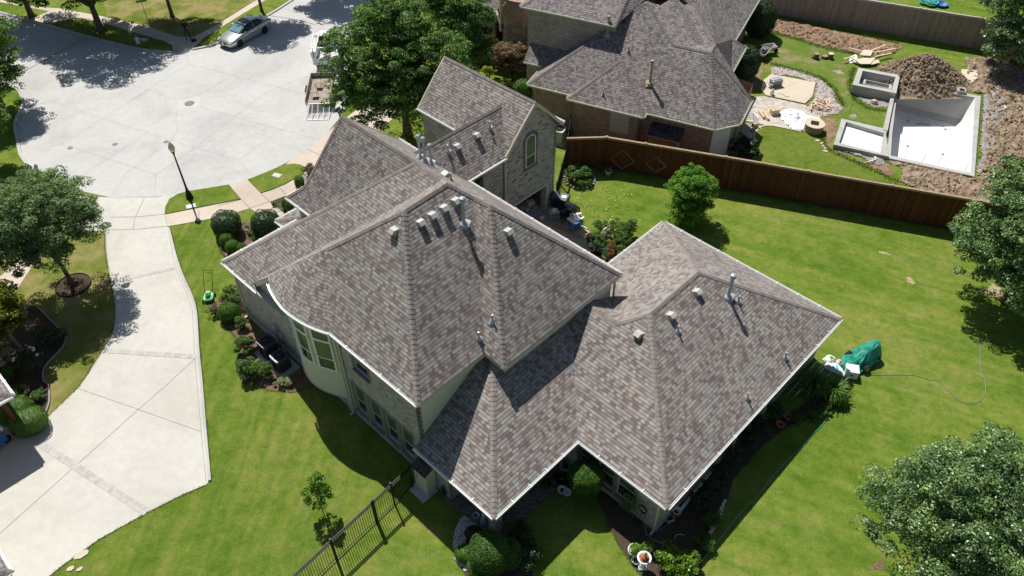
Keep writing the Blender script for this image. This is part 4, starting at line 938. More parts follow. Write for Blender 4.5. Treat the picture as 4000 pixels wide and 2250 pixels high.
MB().poly([(p.x, p.y, .12) for p in si_]).build('spa_floor', 'dirtgrey', pool)
bx_ = [Z3(1405,560,.5), Z3(1600,600,.5), Z3(1597,630,.5), Z3(1395,590,.5)]
cc = sum(bx_, Vector())/4; ring([cc+(p-cc)*1.0 for p in bx_], [cc+(p-cc)*.84 for p in bx_], .1, .50).build('spa_bench', 'shellrim', pool)
# form boards and steel stakes round the shell
m = MB(); r = random.Random(3); q0, q1 = Z3(1700,1150), Z3(2090,1245)
for i in range(5):
    p = q0.lerp(q1, i/4); m.tube([p+Vector((0,.1,.15)), p+Vector((-.15,-.55,.02))], .035, 5)
m.tube([Z3(1705,1150,.1), Z3(2090,1238,.1)], .05, 4)
m.build('form_boards', 'cedarcap', pool)
m = MB()
for i in range(15):
    p = Z3(2236,690).lerp(Z3(2195,1180), i/14); m.tube([p+Vector((0,0,0)), p+Vector((.03,0,.42))], .015, 5)
for i in range(6):
    p = Z3(2240,730).lerp(Z3(2210,1120), i/5); m.tube([p+Vector((0,0,.1)), p+Vector((r.uniform(.8,1.3),r.uniform(-.3,.1),.06))], .02, 5)
for q in ((1815,1150),(1925,1170),(1690,1120),(1300,800),(1215,925),(2110,1220)):
    p = Z3(*q); m.tube([p, p+Vector((0,0,.8))], .015, 5)
m.build('steel_stakes', 'dark', pool)
# -------- soil
def inpoly(x, y, P):
    c = False; j = len(P)-1
    for i in range(len(P)):
        if (P[i].y > y) != (P[j].y > y) and x < (P[j].x-P[i].x)*(y-P[i].y)/(P[j].y-P[i].y)+P[i].x: c = not c
        j = i
    return c
def edist(x, y, P):
    best = 9
    for i in range(len(P)):
        a, b = P[i], P[(i+1) % len(P)]; dx, dy = b.x-a.x, b.y-a.y; t_ = max(0, min(1, ((x-a.x)*dx+(y-a.y)*dy)/(dx*dx+dy*dy+1e-9)))
        best = min(best, math.hypot(x-a.x-dx*t_, y-a.y-dy*t_))
    return best
def rough(name, P, mat, amp, res=.16, lab='', base=.006, hole=None, edge=.5, cut=.0, kind='structure', freq=1.0):
    x0, x1 = min(p.x for p in P), max(p.x for p in P); y0, y1 = min(p.y for p in P), max(p.y for p in P)
    nx, ny = int((x1-x0)/res)+2, int((y1-y0)/res)+2; idx = {}; vs = []; fs = []
    for i in range(nx):
        for j in range(ny):
            x, y = x0+i*res, y0+j*res
            if not inpoly(x, y, P) or (hole and inpoly(x, y, hole)): continue
            ed = edist(x, y, P); nz = mnoise.fractal(Vector((x*1.3*freq, y*1.3*freq, 1.7)), .9, 2.1, 5); n2_ = mnoise.noise(Vector((x*.8, y*.8, 5.5)))
            if ed < edge*.9 and n2_*.5+.35 > ed/edge*1.2+cut: continue
            f = min(1, ed/edge); idx[(i, j)] = len(vs)
            vs.append((x+random.uniform(-.04,.04), y+random.uniform(-.04,.04), base+max(0, f*amp*(.45+nz*.75))))
    for (i, j) in list(idx):
        q = [(i, j), (i+1, j), (i+1, j+1), (i, j+1)]
        if all(k in idx for k in q): fs.append([idx[k] for k in q])
    o = newobj(name, vs, fs, MT[mat], None, False, False); return tag(o, lab, None, None, kind)
hp = [Z3(*q) for q in ((1340,470),(1660,520),(2210,672),(2172,1240),(1170,1030),(1240,825),(1540,900),(1590,700),(1300,630))]
rough('dirt', [Z3(*q) for q in ((700,100),(1000,165),(1330,235),(1650,310),(1700,340),(1530,420),(1330,385),(1080,330),(900,270),(720,225),(680,160))], 'dirt', .17, lab='churned brown soil strip below the grey fence', freq=1.6)
rough('dirt', [Z3(*q) for q in ((2090,400),(2350,400),(2700,560),(2800,1000),(2620,1449),(2000,1449),(1640,1290),(1650,1190),(1400,1100),(1180,1035),(2190,1255),(2240,680),(2030,640),(2100,470))], 'dirtdark', .26, .14, 'dug soil right of the pool', hole=hp, freq=2.0)
rough('cement_dust', [Z3(*q) for q in ((1300,600),(1650,690),(1580,780),(1440,760),(1330,690),(1280,620))], 'dirtgrey', .08, lab='grey dusted soil below the spa wall')
rough('cement_dust', [Z3(*q) for q in ((2215,640),(2380,620),(2440,720),(2400,900),(2330,1080),(2260,1250),(2178,1270),(2190,1000))], 'dirtgrey', .22, .14, lab='grey dusted soil right of the pool wall', base=.05, edge=.7, freq=1.6)
rough('cement_dust', [Z3(*q) for q in ((1180,1035),(1330,1060),(1560,1115),(1560,1170),(1500,1200),(1400,1130),(1230,1070))], 'dirtgrey', .12, .12, lab='grey dusted soil in front of the shallow basin', base=.05, edge=.3)
rough('cement_dust', [Z3(*q) for q in ((1640,500),(1700,470),(2010,600),(2020,640),(1650,575))], 'dirtgrey', .14, lab='grey dusted soil behind the pool rim')
rough('dirt', [Z3(*q) for q in ((1100,830),(1230,820),(1215,960),(1180,1020),(1330,1120),(1560,1140),(1650,1240),(1560,1250),(1350,1150),(1130,1050),(1100,940))], 'dirt', .10, lab='brown soil left of the shallow pool basin')
rough('dirt', [Z3(*q) for q in ((640,480),(740,450),(720,520),(690,560),(670,640),(600,690),(560,640),(610,560))], 'dirt', .03, lab='brown bare path beside the oval hedges')
gp = [Z3(*q) for q in ((730,470),(820,470),(960,510),(1100,560),(1190,640),(1210,720),(1270,760),(1230,810),(1100,830),(980,770),(1040,680),(1060,590),(900,545),(740,530))]
rough('gravel', gp, 'gravel', .07, .12, 'pinkish gravel band round the tan pad', edge=.3, kind='stuff', freq=2)
rough('gravel', [Z3(*q) for q in ((520,860),(640,870),(700,900),(640,960),(600,1010),(520,930))], 'gravel', .06, .12, 'gravel strip by the corner of the red brick house', edge=.3, kind='stuff', freq=2)
rough('dirt', [Z3(*q) for q in ((1160,490),(1230,490),(1290,520),(1260,540),(1180,520))], 'dirtgrey', .05, lab='bare grey patch in the dug yard', edge=.3)
rough('dirt', [Z3(*q) for q in ((1290,800),(1350,800),(1390,840),(1330,850),(1280,835))], 'dirtgrey', .05, lab='bare patch behind the shallow basin', edge=.3)
# dirt pile
mc = Z3(1800,560); mc.z = 0
pile = thing('dirt_pile', 'big heap of brown excavated soil behind the pool', 'dirt pile', mc)
vs = []; fs = []; N_ = 60; A_ = 3.7; B_ = 2.9
for i in range(N_+1):
    for j in range(N_+1):
        x, y = (i/N_*2-1), (j/N_*2-1); r_ = math.hypot(x, y)
        px, py = x*A_, y*B_; nz = mnoise.fractal(Vector((px*1.5, py*1.5, 3.1)), .8, 2.1, 5)
        h = max(0, 1-r_**1.15)*2.15; h = h*(.95+.18*nz)+.16*nz*min(1, h*2)
        vs.append((px, py, max(-.05, h-.03)))
for i in range(N_):
    for j in range(N_): a = i*(N_+1)+j; fs.append((a, a+N_+1, a+N_+2, a+1))
newobj('heap', vs, fs, MT['dirtdark'], pile, False, False)
def clods(name, n, fn, mat, parent, smin, smax, seed=1):
    r = random.Random(seed); m = MB()
    ico = [Vector(v).normalized() for v in ((0,-.53,.85),(0,.53,.85),(0,-.53,-.85),(0,.53,-.85),(.85,0,.53),(.85,0,-.53),(-.85,0,.53),(-.85,0,-.53),(.53,.85,0),(.53,-.85,0),(-.53,.85,0),(-.53,-.85,0))]
    tri = [(0,4,1),(0,9,4),(9,5,4),(4,5,8),(4,8,1),(8,10,1),(8,3,10),(5,3,8),(5,2,3),(2,7,3),(7,10,3),(7,6,10),(7,11,6),(11,0,6),(0,1,6),(6,1,10),(9,0,11),(9,11,2),(9,2,5),(7,2,11)]
    for _ in range(n):
        p = fn(r)
        if p is None: continue
        s = r.uniform(smin, smax)*(1.6 if r.random() < .1 else 1); vs_ = [Vector(p)+Vector((v.x*s*r.uniform(.7,1.2), v.y*s*r.uniform(.7,1.2), v.z*s*r.uniform(.5,.9))) for v in ico]
        m.quads(vs_, tri)
    return m.build(name, mat, parent, uv=False)
def on_pile(r):
    a = r.uniform(0, 6.283); q = math.sqrt(r.random())*.98; x, y = q*math.cos(a), q*math.sin(a); return (x*A_, y*B_, max(0, 1-q**1.15)*2.15+.02)
clods('clods', 900, on_pile, 'dirtdark', pile, .04, .12)
dp = [Z3(*q) for q in ((2260,640),(2360,460),(2660,600),(2700,1000),(2600,1400),(2050,1430),(1700,1280),(2200,1270),(2260,1000))]
tp_ = [Z3(*q) for q in ((760,140),(1000,200),(1600,330),(1520,400),(1100,310),(760,210))]
def in_reg(P, z=.12):
    def f(r):
        for _ in range(30):
            x = r.uniform(min(p.x for p in P), max(p.x for p in P)); y = r.uniform(min(p.y for p in P), max(p.y for p in P))
            if inpoly(x, y, P) and not inpoly(x, y, hp): return (x, y, z*r.uniform(.3, 1.2))
    return f
tag(clods('soil_clods', 800, in_reg(dp, .2), 'dirtdark', None, .04, .13, 2), 'loose soil lumps right of the pool', kind='stuff')
tag(clods('soil_clods', 260, in_reg(tp_), 'dirt', None, .04, .12, 3), 'loose soil lumps below the grey fence', kind='stuff')
tag(clods('gravel_stones', 700, in_reg(gp, .05), 'gravel', None, .025, .06, 4), 'loose stones in the pinkish gravel band', kind='stuff')
# pad, pavers
sheet('concrete_pad', [Z3(745,530), Z3(1060,590), Z3(1035,690), Z3(985,738), Z3(710,680), Z3(672,640), Z3(690,575)], .09, 'pad', 'tan eight sided concrete pad', .09)
sheet('paver_patio', [Z3(600,690), Z3(690,680), Z3(980,742), Z3(1140,800), Z3(1090,830), Z3(1120,900), Z3(980,930), Z3(720,890), Z3(640,870), Z3(540,850)], .02, 'paver2', 'pale paver patio beside the red brick house')
cb2 = MB(); ribbon(cb2, [Z3(622,1000), Z3(640,930), Z3(690,895), Z3(750,892), Z3(860,912), Z3(960,935)], .10, .06); structure('lawn_edging', cb2, 'pad', 'curved tan edging of the small lawn')
sheet('small_lawn', [Z3(622,1000), Z3(640,930), Z3(690,895), Z3(750,892), Z3(860,912), Z3(960,935), Z3(1070,960), Z3(1100,1030), Z3(1180,1080), Z3(1400,1190), Z3(1560,1250), Z3(1700,1312), Z3(1200,1240), Z3(640,1145)], .012, 'grassb', 'dark green mown lawn patch behind the stained fence')
sheet('yard_grass', [Z3(740,120), Z3(1650,290), Z3(1700,340), Z3(1500,430), Z3(1330,480), Z3(1300,600), Z3(1330,700), Z3(1560,800), Z3(1530,890), Z3(1250,830), Z3(1200,640), Z3(1100,550), Z3(960,505), Z3(740,455)], .004, 'yard', 'patchy grass of the dug up yard')
# ================================================================ vegetation
MT['oak'] = leaf_mat('live oak leaves', [(.061,.114,.032), (.096,.184,.042), (.149,.271,.061), (.228,.367,.096)])
MT['maple'] = leaf_mat('grey green leaves', [(.092,.141,.067), (.141,.217,.092), (.217,.308,.141), (.316,.416,.200)])
MT['maple2'] = leaf_mat('bright maple leaves', [(.068,.138,.028), (.123,.234,.041), (.207,.343,.068), (.289,.440,.110)])
MT['lime'] = leaf_mat('bright green leaves', [(.069,.168,.017), (.119,.265,.028), (.183,.379,.041), (.239,.463,.063)])
MT['shadeoak'] = leaf_mat('dark oak leaves', [(.036,.069,.023), (.058,.108,.033), (.091,.157,.046), (.198,.248,.141)])
MT['gloss'] = leaf_mat('glossy grey green oak leaves', [(.078,.146,.046), (.117,.215,.066), (.195,.322,.107), (.468,.566,.351)], .25, .32)
MT['box'] = leaf_mat('clipped boxwood leaves', [(.052,.115,.014), (.081,.178,.021), (.115,.241,.029), (.161,.310,.040)])
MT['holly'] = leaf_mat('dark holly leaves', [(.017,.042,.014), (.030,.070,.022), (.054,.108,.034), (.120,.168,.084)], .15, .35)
MT['shrub'] = leaf_mat('mid green shrub leaves', [(.048,.102,.022), (.078,.156,.030), (.120,.228,.042), (.180,.312,.060)])
MT['chart'] = leaf_mat('chartreuse leaves', [(.30,.40,.02), (.42,.50,.03), (.55,.62,.05)])
MT['vari'] = leaf_mat('variegated cream leaves', [(.22,.25,.12), (.38,.40,.22), (.50,.50,.32)])
MT['redleaf'] = leaf_mat('bronze red leaves', [(.127,.069,.052), (.230,.127,.092), (.345,.207,.149), (.184,.161,.069), (.437,.310,.230)])
MT['brownleaf'] = leaf_mat('brownish twigs', [(.10,.07,.05), (.16,.11,.08), (.12,.13,.05)])
MT['magnolia'] = leaf_mat('yellow green magnolia leaves', [(.05,.08,.01), (.12,.14,.015), (.27,.25,.02), (.08,.12,.02)], .3, .3)
MT['citrus'] = leaf_mat('glossy lime leaves', [(.08,.16,.012), (.14,.26,.025), (.22,.38,.04), (.30,.45,.07)], .35, .3)
MT['reed'] = leaf_mat('grass blades', [(.07,.14,.02), (.13,.24,.03), (.20,.33,.06)])
MT['bluegreen'] = leaf_mat('blue green leaves', [(.05,.12,.06), (.09,.19,.10), (.14,.27,.14)])
def leafmesh(name, P, Nn, size, mat, parent, rng, aspect=.55, extra=None, up=None):
    n = len(P); Nn = Nn/np.linalg.norm(Nn, axis=1, keepdims=True)
    a = rng.normal(size=(n, 3)) if up is None else up+rng.normal(size=(n, 3))*.25
    t = a-(a*Nn).sum(1, keepdims=True)*Nn; t /= np.linalg.norm(t, axis=1, keepdims=True)+1e-9; b = np.cross(Nn, t)
    s = size*rng.uniform(.65, 1.35, (n, 1)); fold = Nn*s*.18
    V = np.stack([P-t*s*.5, P+b*s*aspect*.5+fold, P+t*s*.5, P-b*s*aspect*.5+fold], 1).reshape(-1, 3)
    Fq = np.arange(4*n).reshape(-1, 4)
    if extra:
        ev, ef = extra; k = len(V); V = np.vstack([V, ev]); me = bpy.data.meshes.new(name)
        me.from_pydata(V.tolist(), [], Fq.tolist()+[[k+i for i in f] for f in ef])
    else:
        me = bpy.data.meshes.new(name); me.vertices.add(len(V)); me.vertices.foreach_set('co', V.ravel())
        me.loops.add(4*n); me.loops.foreach_set('vertex_index', Fq.ravel()); me.polygons.add(n)
        me.polygons.foreach_set('loop_start', np.arange(0, 4*n, 4)); me.polygons.foreach_set('loop_total', np.full(n, 4)); me.update()
    me.materials.append(MT[mat]); o = bpy.data.objects.new(name, me); COL.objects.link(o); o.parent = parent; return o
def crownpts(blobs, n, rng, nc, cr, flat=.0, hollow=.35):
    """clumps of leaves spread through the crown; returns points, normals"""
    w = np.array([b[1][0]*b[1][1]+b[1][0]*b[1][2] for b in blobs]); w = w/w.sum(); PP, NN = [], []
    for (c, r), wi in zip(blobs, w):
        k = max(3, int(nc*wi)); c = np.array(c); r = np.array(r)
        d = rng.normal(size=(k, 3)); d /= np.linalg.norm(d, axis=1, keepdims=True)
        d[:, 2] = np.where(d[:, 2] < -.62, -d[:, 2]*.6, d[:, 2])
        d /= np.linalg.norm(d, axis=1, keepdims=True)
        rad = rng.uniform(hollow, 1, (k, 1))**.6
        C = c+d*r*rad*(1-.10)
        m = max(1, int(n*wi/k)); crs = cr*rng.uniform(.5, 1.35, (k, 1))
        dd = rng.normal(size=(k, m, 3)); dd /= np.linalg.norm(dd, axis=2, keepdims=True); dd[..., 2] = np.abs(dd[..., 2])*.9-.25
        q = rng.uniform(.35, 1, (k, m, 1))**.5
        P = C[:, None, :]+dd*crs[:, None, :]*q*np.array([1, 1, .65])
        N_ = dd*.7+np.array([0, 0, .55])+rng.normal(size=dd.shape)*.45
        PP.append(P.reshape(-1, 3)); NN.append(N_.reshape(-1, 3))
    return np.vstack(PP), np.vstack(NN)
def limbs(blobs, base_r, h0, rng, n=9, lean=(0, 0)):
    m = MB(); top = Vector((lean[0], lean[1], h0))
    m.tube([(0, 0, -.1), (lean[0]*.1, lean[1]*.1, .25), (lean[0]*.5, lean[1]*.5, h0*.55), top], [base_r*1.45, base_r*1.05, base_r*.85, base_r*.7], 9)
    for i in range(n):
        c, r = blobs[i % len(blobs)]; a = rng.uniform(0, 6.28); e_ = rng.uniform(-.1, .9)
        tip = Vector((c[0]+r[0]*.6*math.cos(a), c[1]+r[1]*.6*math.sin(a), c[2]+r[2]*e_*.5)); md = top.lerp(tip, .45)+Vector((0, 0, .25*(tip-top).length*.4))
        m.tube([top-Vector((0, 0, .1)), md, tip], [base_r*.5, base_r*.28, base_r*.08], 6)
        for k in range(2):
            t2 = tip+Vector(rng.normal(size=3))*r[0]*.12; m.tube([md, t2], [base_r*.18, base_r*.05], 5)
    return m
def tree(name, lab, p, blobs, n, leaf, mat, tr, h0, seed, nc=60, cr=.7, bark='bark', group=None, cat='tree', lean=(0,0), hollow=.35, limb=9):
    rng = np.random.default_rng(seed); t = thing(name, lab, cat, (p[0], p[1], 0), 0, group)
    P, Nn = crownpts(blobs, n, rng, nc, cr, hollow=hollow); leafmesh('crown', P, Nn, leaf, mat, t, rng)
    limbs(blobs, tr, h0, rng, limb, lean).build('trunk', bark, t, True, uv=False); return t
def hedge(name, lab, p, r, n, leaf, mat, seed, rz=0, power=2.0, group=None, cat='shrub', zc=None, jit=.05, boxy=1.0):
    """clipped shrub: leaves on a rounded surface over a solid leafy core"""
    rng = np.random.default_rng(seed); t = thing(name, lab, cat, (p[0], p[1], 0), rz, group)
    rx, ry, rzz = r; zc = rzz*.9 if zc is None else zc
    d = rng.normal(size=(n, 3)); d /= np.linalg.norm(d, axis=1, keepdims=True)
    k = 1/(np.abs(d)**power).sum(1, keepdims=True)**(1/power)
    lump = 1+.05*np.sin(d[:, :1]*7+seed)*np.cos(d[:, 1:2]*6)+.03*np.sin(d[:, 2:]*11)
    P = d*k*np.array(r)*lump*(1-rng.uniform(0, jit, (n, 1))); P[:, 2] += zc; P = P[P[:, 2] > .02]; dn = P-np.array([0, 0, zc]); dn = dn/np.array(r)**2
    dn /= np.linalg.norm(dn, axis=1, keepdims=True); dn += rng.normal(size=dn.shape)*.45
    bm_ = bmesh.new(); bmesh.ops.create_icosphere(bm_, subdivisions=3, radius=1); ev = []
    for v in bm_.verts:
        c_ = np.array(v.co); kk = 1/(np.abs(c_)**power).sum()**(1/power); q = c_*kk*np.array(r)*.90; q[2] = max(.0, q[2]+zc); ev.append(q)
    ef = [[v.index for v in f.verts] for f in bm_.faces]; bm_.free()
    leafmesh('foliage', P, dn, leaf, mat, t, rng, .6, (np.array(ev), ef)); return t
def bush(name, lab, p, r, n, leaf, mat, seed, nc=14, cr=.22, group=None, cat='shrub', stems=5, stemmat='bark', aspect=.5):
    rng = np.random.default_rng(seed); t = thing(name, lab, cat, (p[0], p[1], 0), 0, group)
    P, Nn = crownpts([((0, 0, r[2]*1.0), r)], n, rng, nc, cr, hollow=.2); P[:, 2] = np.maximum(P[:, 2], .03)
    leafmesh('foliage', P, Nn, leaf, mat, t, rng, aspect)
    m = MB()
    for i in range(stems):
        a = rng.uniform(0, 6.28); m.tube([(0, 0, 0), (math.cos(a)*r[0]*.3, math.sin(a)*r[1]*.3, r[2]*.8), (math.cos(a)*r[0]*.6, math.sin(a)*r[1]*.6, r[2]*1.5)], [.03, .02, .008], 5)
    m.build('stems', stemmat, t, True, uv=False); return t
# --- big trees
tree('oak_tree', 'large dark green oak tree between the street and the gabled garage wing', Z2(530,960), [((-1.2,0,6.2),(4.4,4.2,3.4)), ((1.9,-.2,5.6),(3.6,3.5,3.1)), ((-2.2,-1.4,3.9),(3.2,2.8,2.2)), ((.4,-2.2,4.3),(3.0,2.4,2.4)), ((-.3,1.0,8.4),(2.9,2.7,1.8)), ((2.6,-1.2,3.6),(2.2,2.0,1.6))], 105000, .155, 'oak', .34, 2.0, 11, 620, .62, hollow=.15)
tree('oak_tree', 'green oak tree tucked behind the larger one, toward the brick tower', (-3.6, 55.5), [((0,0,5.0),(2.8,2.8,2.6)), ((-1.6,1.0,6.2),(2.4,2.4,2.2)), ((.9,-.9,3.2),(1.5,1.5,1.3))], 38000, .16, 'oak', .22, 1.8, 12, 240, .6, hollow=.15)
t1 = Z4(520,752)
tree('shade_tree', 'medium grey green tree with a dark mulch ring left of the driveway', t1, [((-.4,.4,5.0),(3.9,3.8,2.3)), ((-1.9,-.6,4.0),(2.5,2.5,1.7)), ((1.3,.3,4.4),(2.2,2.4,1.7)), ((-.2,-.6,6.1),(2.2,2.1,1.4)), ((0,-1.1,3.5),(2.1,1.7,1.3))], 78000, .115, 'maple', .14, 1.9, 13, 560, .42, lean=(-.15,.1), hollow=.12)
mr = thing('mulch_ring', 'round bed of dark mulch with black edging under the medium tree', 'mulch ring', (t1[0], t1[1], 0))
MB().lathe([(.92, .0), (.95, .05), (.6, .10), (.0, .14)], n=28).build('mulch', 'mulchdark', mr, uv=False); MB().tube([(.96*math.cos(a/14*math.pi), .96*math.sin(a/14*math.pi), .08) for a in range(29)], .035, 6, False).build('edging', 'black', mr, uv=False)
tree('maple_tree', 'bright green tree at the left edge of the street', (-38.6, 52.6), [((0,0,4.6),(3.6,3.4,2.9)), ((1.3,-1.2,3.2),(2.2,2.0,1.9))], 46000, .16, 'maple2', .2, 1.6, 14, 320, .6, hollow=.15)
tree('oak_tree', 'dark tree at the left edge beside the curb in shade', (-35.9, 44.6), [((0,0,3.9),(2.9,2.9,2.4)), ((.8,-1.0,2.4),(1.4,1.4,1.2))], 30000, .15, 'oak', .2, 1.4, 15, 220, .5, hollow=.15)
tree('oak_tree', 'large oak on the far verge left of the fire hydrant', crop(0,0,.276)(1430,425), [((0,-.3,7.4),(6.0,5.0,3.4)), ((-2.9,0,3.9),(3.4,2.8,2.3)), ((2.4,.2,4.2),(2.9,2.4,2.1)), ((-.2,1.8,4.4),(4,3,2.4)), ((-5,.5,4.2),(2.6,2.4,2.2))], 62000, .21, 'shadeoak', .3, 2.2, 16, 420, .8, hollow=.15)
tree('oak_tree', 'oak standing on the far lawn behind the street sign', crop(600,0,.3451)(215,190), [((0,.5,6.4),(3.6,3.4,2.7)), ((1.6,.2,3.9),(2.1,1.9,1.5)), ((-2.0,.3,3.9),(2.1,1.9,1.6))], 32000, .19, 'shadeoak', .17, 2.2, 17, 220, .65, hollow=.15)
tree('oak_tree', 'oak in the far top left corner beyond the street', Z1(225,115), [((0,0,6.4),(4.8,4.4,3.4)), ((-1.8,-.6,3.6),(3.2,2.6,2.2)), ((2.6,-.2,3.8),(2.8,2.4,2.0)), ((-4.5,0,3.8),(2.8,2.4,2.3))], 42000, .21, 'shadeoak', .26, 2.0, 18, 300, .8, hollow=.15)
tree('oak_tree', 'slim tree behind the silver sedan, its crown above the photo', Z1(1853,78), [((-.4,0,8.3),(2.6,2.6,2.1)), ((.8,.6,7.2),(2.0,2.0,1.5))], 22000, .19, 'shadeoak', .13, 5.2, 19, 150, .6, hollow=.15)
tree('oak_tree', 'tree shading the street at the top of the photo', Z1(2350,-140), [((0,-.5,8.0),(4.2,3.8,2.8)), ((-2.2,-1.5,7.2),(2.2,2.2,1.7))], 24000, .22, 'shadeoak', .22, 5.0, 20, 150, .7, hollow=.15)
tree('garden_tree', 'round bright green tree on the lawn in front of the stained fence', crop(2600,700,.552)(135,290), [((.12,.1,2.2),(1.72,1.68,1.65)), ((.1,0,3.0),(1.25,1.25,1.15)), ((0,-.1,1.05),(1.6,1.5,.95))], 46000, .095, 'lime', .09, .6, 21, 420, .27, limb=12, hollow=.1)
tree('oak_tree', 'dark oak at the right edge of the back lawn', (27.9, 31.2), [((.6,.4,5.8),(4.3,4.1,3.3)), ((-2.2,.6,3.5),(2.7,2.6,2.3)), ((.6,-2.6,3.4),(3.2,2.8,2.6)), ((-.8,-.8,2.6),(2.4,2.4,1.6)), ((-.8,2.4,5.6),(2.6,2.6,2.2))], 82000, .14, 'gloss', .26, 1.7, 22, 520, .55, hollow=.12)
tree('live_oak', 'big pale leaved oak in the lower right corner', (17.2, 15.0), [((.1,.2,5.0),(3.5,3.4,2.6)), ((-1.8,.8,4.2),(2.1,2.2,1.8)), ((1.7,-1.0,4.0),(2.6,2.4,2.1)), ((-.5,-1.4,3.6),(2.6,2.2,1.7)), ((.8,1.9,6.3),(1.5,1.4,1.2)), ((-.9,.8,6.5),(1.4,1.4,1.1)), ((2.0,.5,5.8),(1.6,1.6,1.3))], 115000, .105, 'gloss', .2, 1.7, 23, 900, .40, hollow=.1)
tree('oak_tree', 'large dark tree over the end of the grey fence at the top right', (40.6, 58.2), [((-.3,.6,5.4),(4.3,4.0,3.6)), ((-1.6,-1.2,2.8),(2.6,2.4,2.2)), ((1.0,2.4,7.0),(3,3,2.4))], 58000, .18, 'gloss', .3, 1.7, 24, 380, .7, hollow=.12)
tree('oak_tree', 'dark tree at the right edge above the dug soil', (42.0, 49.5), [((0,0,4.2),(3.0,3.4,3.4)), ((-.5,-2.5,3.0),(2,2,2))], 32000, .17, 'shadeoak', .22, 1.3, 25, 200, .65, hollow=.15)
tree('bronze_maple', 'bronze red leaved small tree beside the brick tower', Z2(1270,575), [((-.25,.2,1.9),(1.8,1.7,1.35)), ((.3,-.3,2.5),(1.2,1.2,.9))], 26000, .10, 'redleaf', .07, .6, 26, 260, .28, limb=12, hollow=.1)
st_ = tree('sapling', 'small lime green sapling tied to a stake on the front lawn', Z7(2285,992), [((0,0,1.5),(.72,.70,.85)), ((.1,.05,2.3),(.4,.4,.5))], 2600, .10, 'citrus', .02, .7, 27, 90, .14, cat='sapling', limb=14)
MB().tube([(.12,.02,0), (.12,.02,1.5)], .014, 6).build('stake', 'cedarcap', st_)
tree('magnolia', 'magnolia with yellow green leaves and a pale twin trunk at the left edge', (-26.2, 27.9), [((0,.1,3.3),(1.5,1.45,1.35)), ((.2,-.3,2.5),(1.2,1.1,.8))], 9500, .20, 'magnolia', .08, 1.7, 28, 160, .35, 'barkpale', lean=(-.2, 0), hollow=.1)
tree('oak_tree', 'tree beyond the left edge of the photo shading the bed', (-29.8, 29.2), [((0,0,5.6),(3.0,3.0,2.2)), ((.6,-1.6,4.6),(2.2,2.2,1.6))], 26000, .16, 'shadeoak', .18, 2.5, 29, 240, .5, hollow=.15)
# --- clipped hedges and shrubs
for q, r, L in (((2955,135),(1.35,1.35,1.55),'dark oval hedge by the far end of the red brick house'), ((2893,305),(1.25,1.3,1.45),'dark oval hedge beside the tan concrete pad')):
    hedge('holly_bush', L, G(*q), r, 6500, .13, 'holly', 31+int(q[0]), group='dark oval hedges beside the red brick house')
bush('holly_bush', 'dark loose bush at the near corner of the red brick house', G(2895,628), (1.2,1.1,.95), 7000, .12, 'holly', 33, 40, .32)
hedge('shrub', 'low round light green shrub between the gabled wing and the red brick house', Z2(1355,680), (1.0,.9,.75), 3200, .10, 'shrub', 34)
bush('shrub', 'chartreuse yellow shrub in front of the bronze maple', Z2(1110,560), (.62,.55,.62), 2600, .08, 'chart', 35, 20, .18)
bush('shrub', 'small chartreuse shrub beside the gabled wing ridge', Z2(1165,600), (.4,.35,.35), 1200, .08, 'chart', 36, 12, .14)
for i, (q, r_) in enumerate((((975,490),.35), ((1050,475),.4), ((1080,470),.35), ((1150,380),.3))):
    MT['redflower'] = MT.get('redflower') or leaf_mat('red flowers', [(.5,.02,.05), (.08,.14,.03), (.6,.10,.15)])
    bush('flower_clump', ['red flowers leftmost behind the gabled ridge', 'red flowers beside the bronze maple', 'pink red flowers touching the bronze maple', 'few red flowers above the bronze maple'][i], Z2(*q), (r_,r_,.25), 420, .07, 'redflower', 40+i, 8, .12, 'red flowers by the neighbour path', 'flowers')
T = hedge('boxwood', 'large dark clipped round shrub nearest the sidewalk', Z4(1622,385), (.86,.84,.82), 5200, .075, 'holly', 51, power=2.6, group='large dark clipped shrubs on the front bed')
hedge('boxwood', 'large dark clipped round shrub beside the front roof edge', Z4(1905,395), (.88,.88,.90), 5200, .075, 'holly', 52, power=2.6, group='large dark clipped shrubs on the front bed')
for i, (q, r_, L) in enumerate((((1618,462), .48, 'bright round clipped shrub below the large dark one'), ((1655,510), .44, 'bright round clipped shrub in the middle of the row of three'), ((1718,520), .36, 'smallest bright round clipped shrub next to the roof corner'), ((1835,450), .36, 'round clipped shrub half hidden by the roof edge'))):
    hedge('boxwood', L, Z4(*q), (r_, r_, r_*.95), 2400, .06, 'box', 55+i, group='small bright clipped shrubs on the front bed')
bush('shrub', 'thin pale shrub between the two large dark clipped shrubs', Z4(1765,385), (.75,.55,.35), 900, .07, 'bluegreen', 60, 14, .16)
bush('shrub', 'small tree like shrub with light leaves at the house corner', Z4(1655,885), (.80,.75,.65), 3600, .085, 'shrub', 61, 34, .22, stems=8)
hedge('boxwood', 'bright round clipped shrub by the side wall', Z4(1632,985), (.60,.60,.56), 3200, .065, 'box', 62)
bush('shrub', 'brown twiggy shrub left of the bright round one', Z4(1530,960), (.45,.42,.34), 1300, .06, 'brownleaf', 63, 14, .14)
bush('shrub', 'low dark green shrub below the bright round one', Z4(1725,1050), (.5,.45,.36), 1500, .08, 'shrub', 64, 14, .16)
bush('shrub', 'leafy green shrub beside the cooling units', Z4(1750,1225), (.62,.6,.5), 2500, .10, 'shrub', 65, 20, .2)
bush('shrub', 'wide leafy shrub in front of the cooling units', Z4(1765,1385), (.78,.72,.56), 3400, .10, 'shrub', 66, 26, .22)
bush('shrub', 'leafy shrub at the near end of the side bed', Z7(1880,20), (.55,.55,.45), 2200, .09, 'shrub', 67, 18, .18)
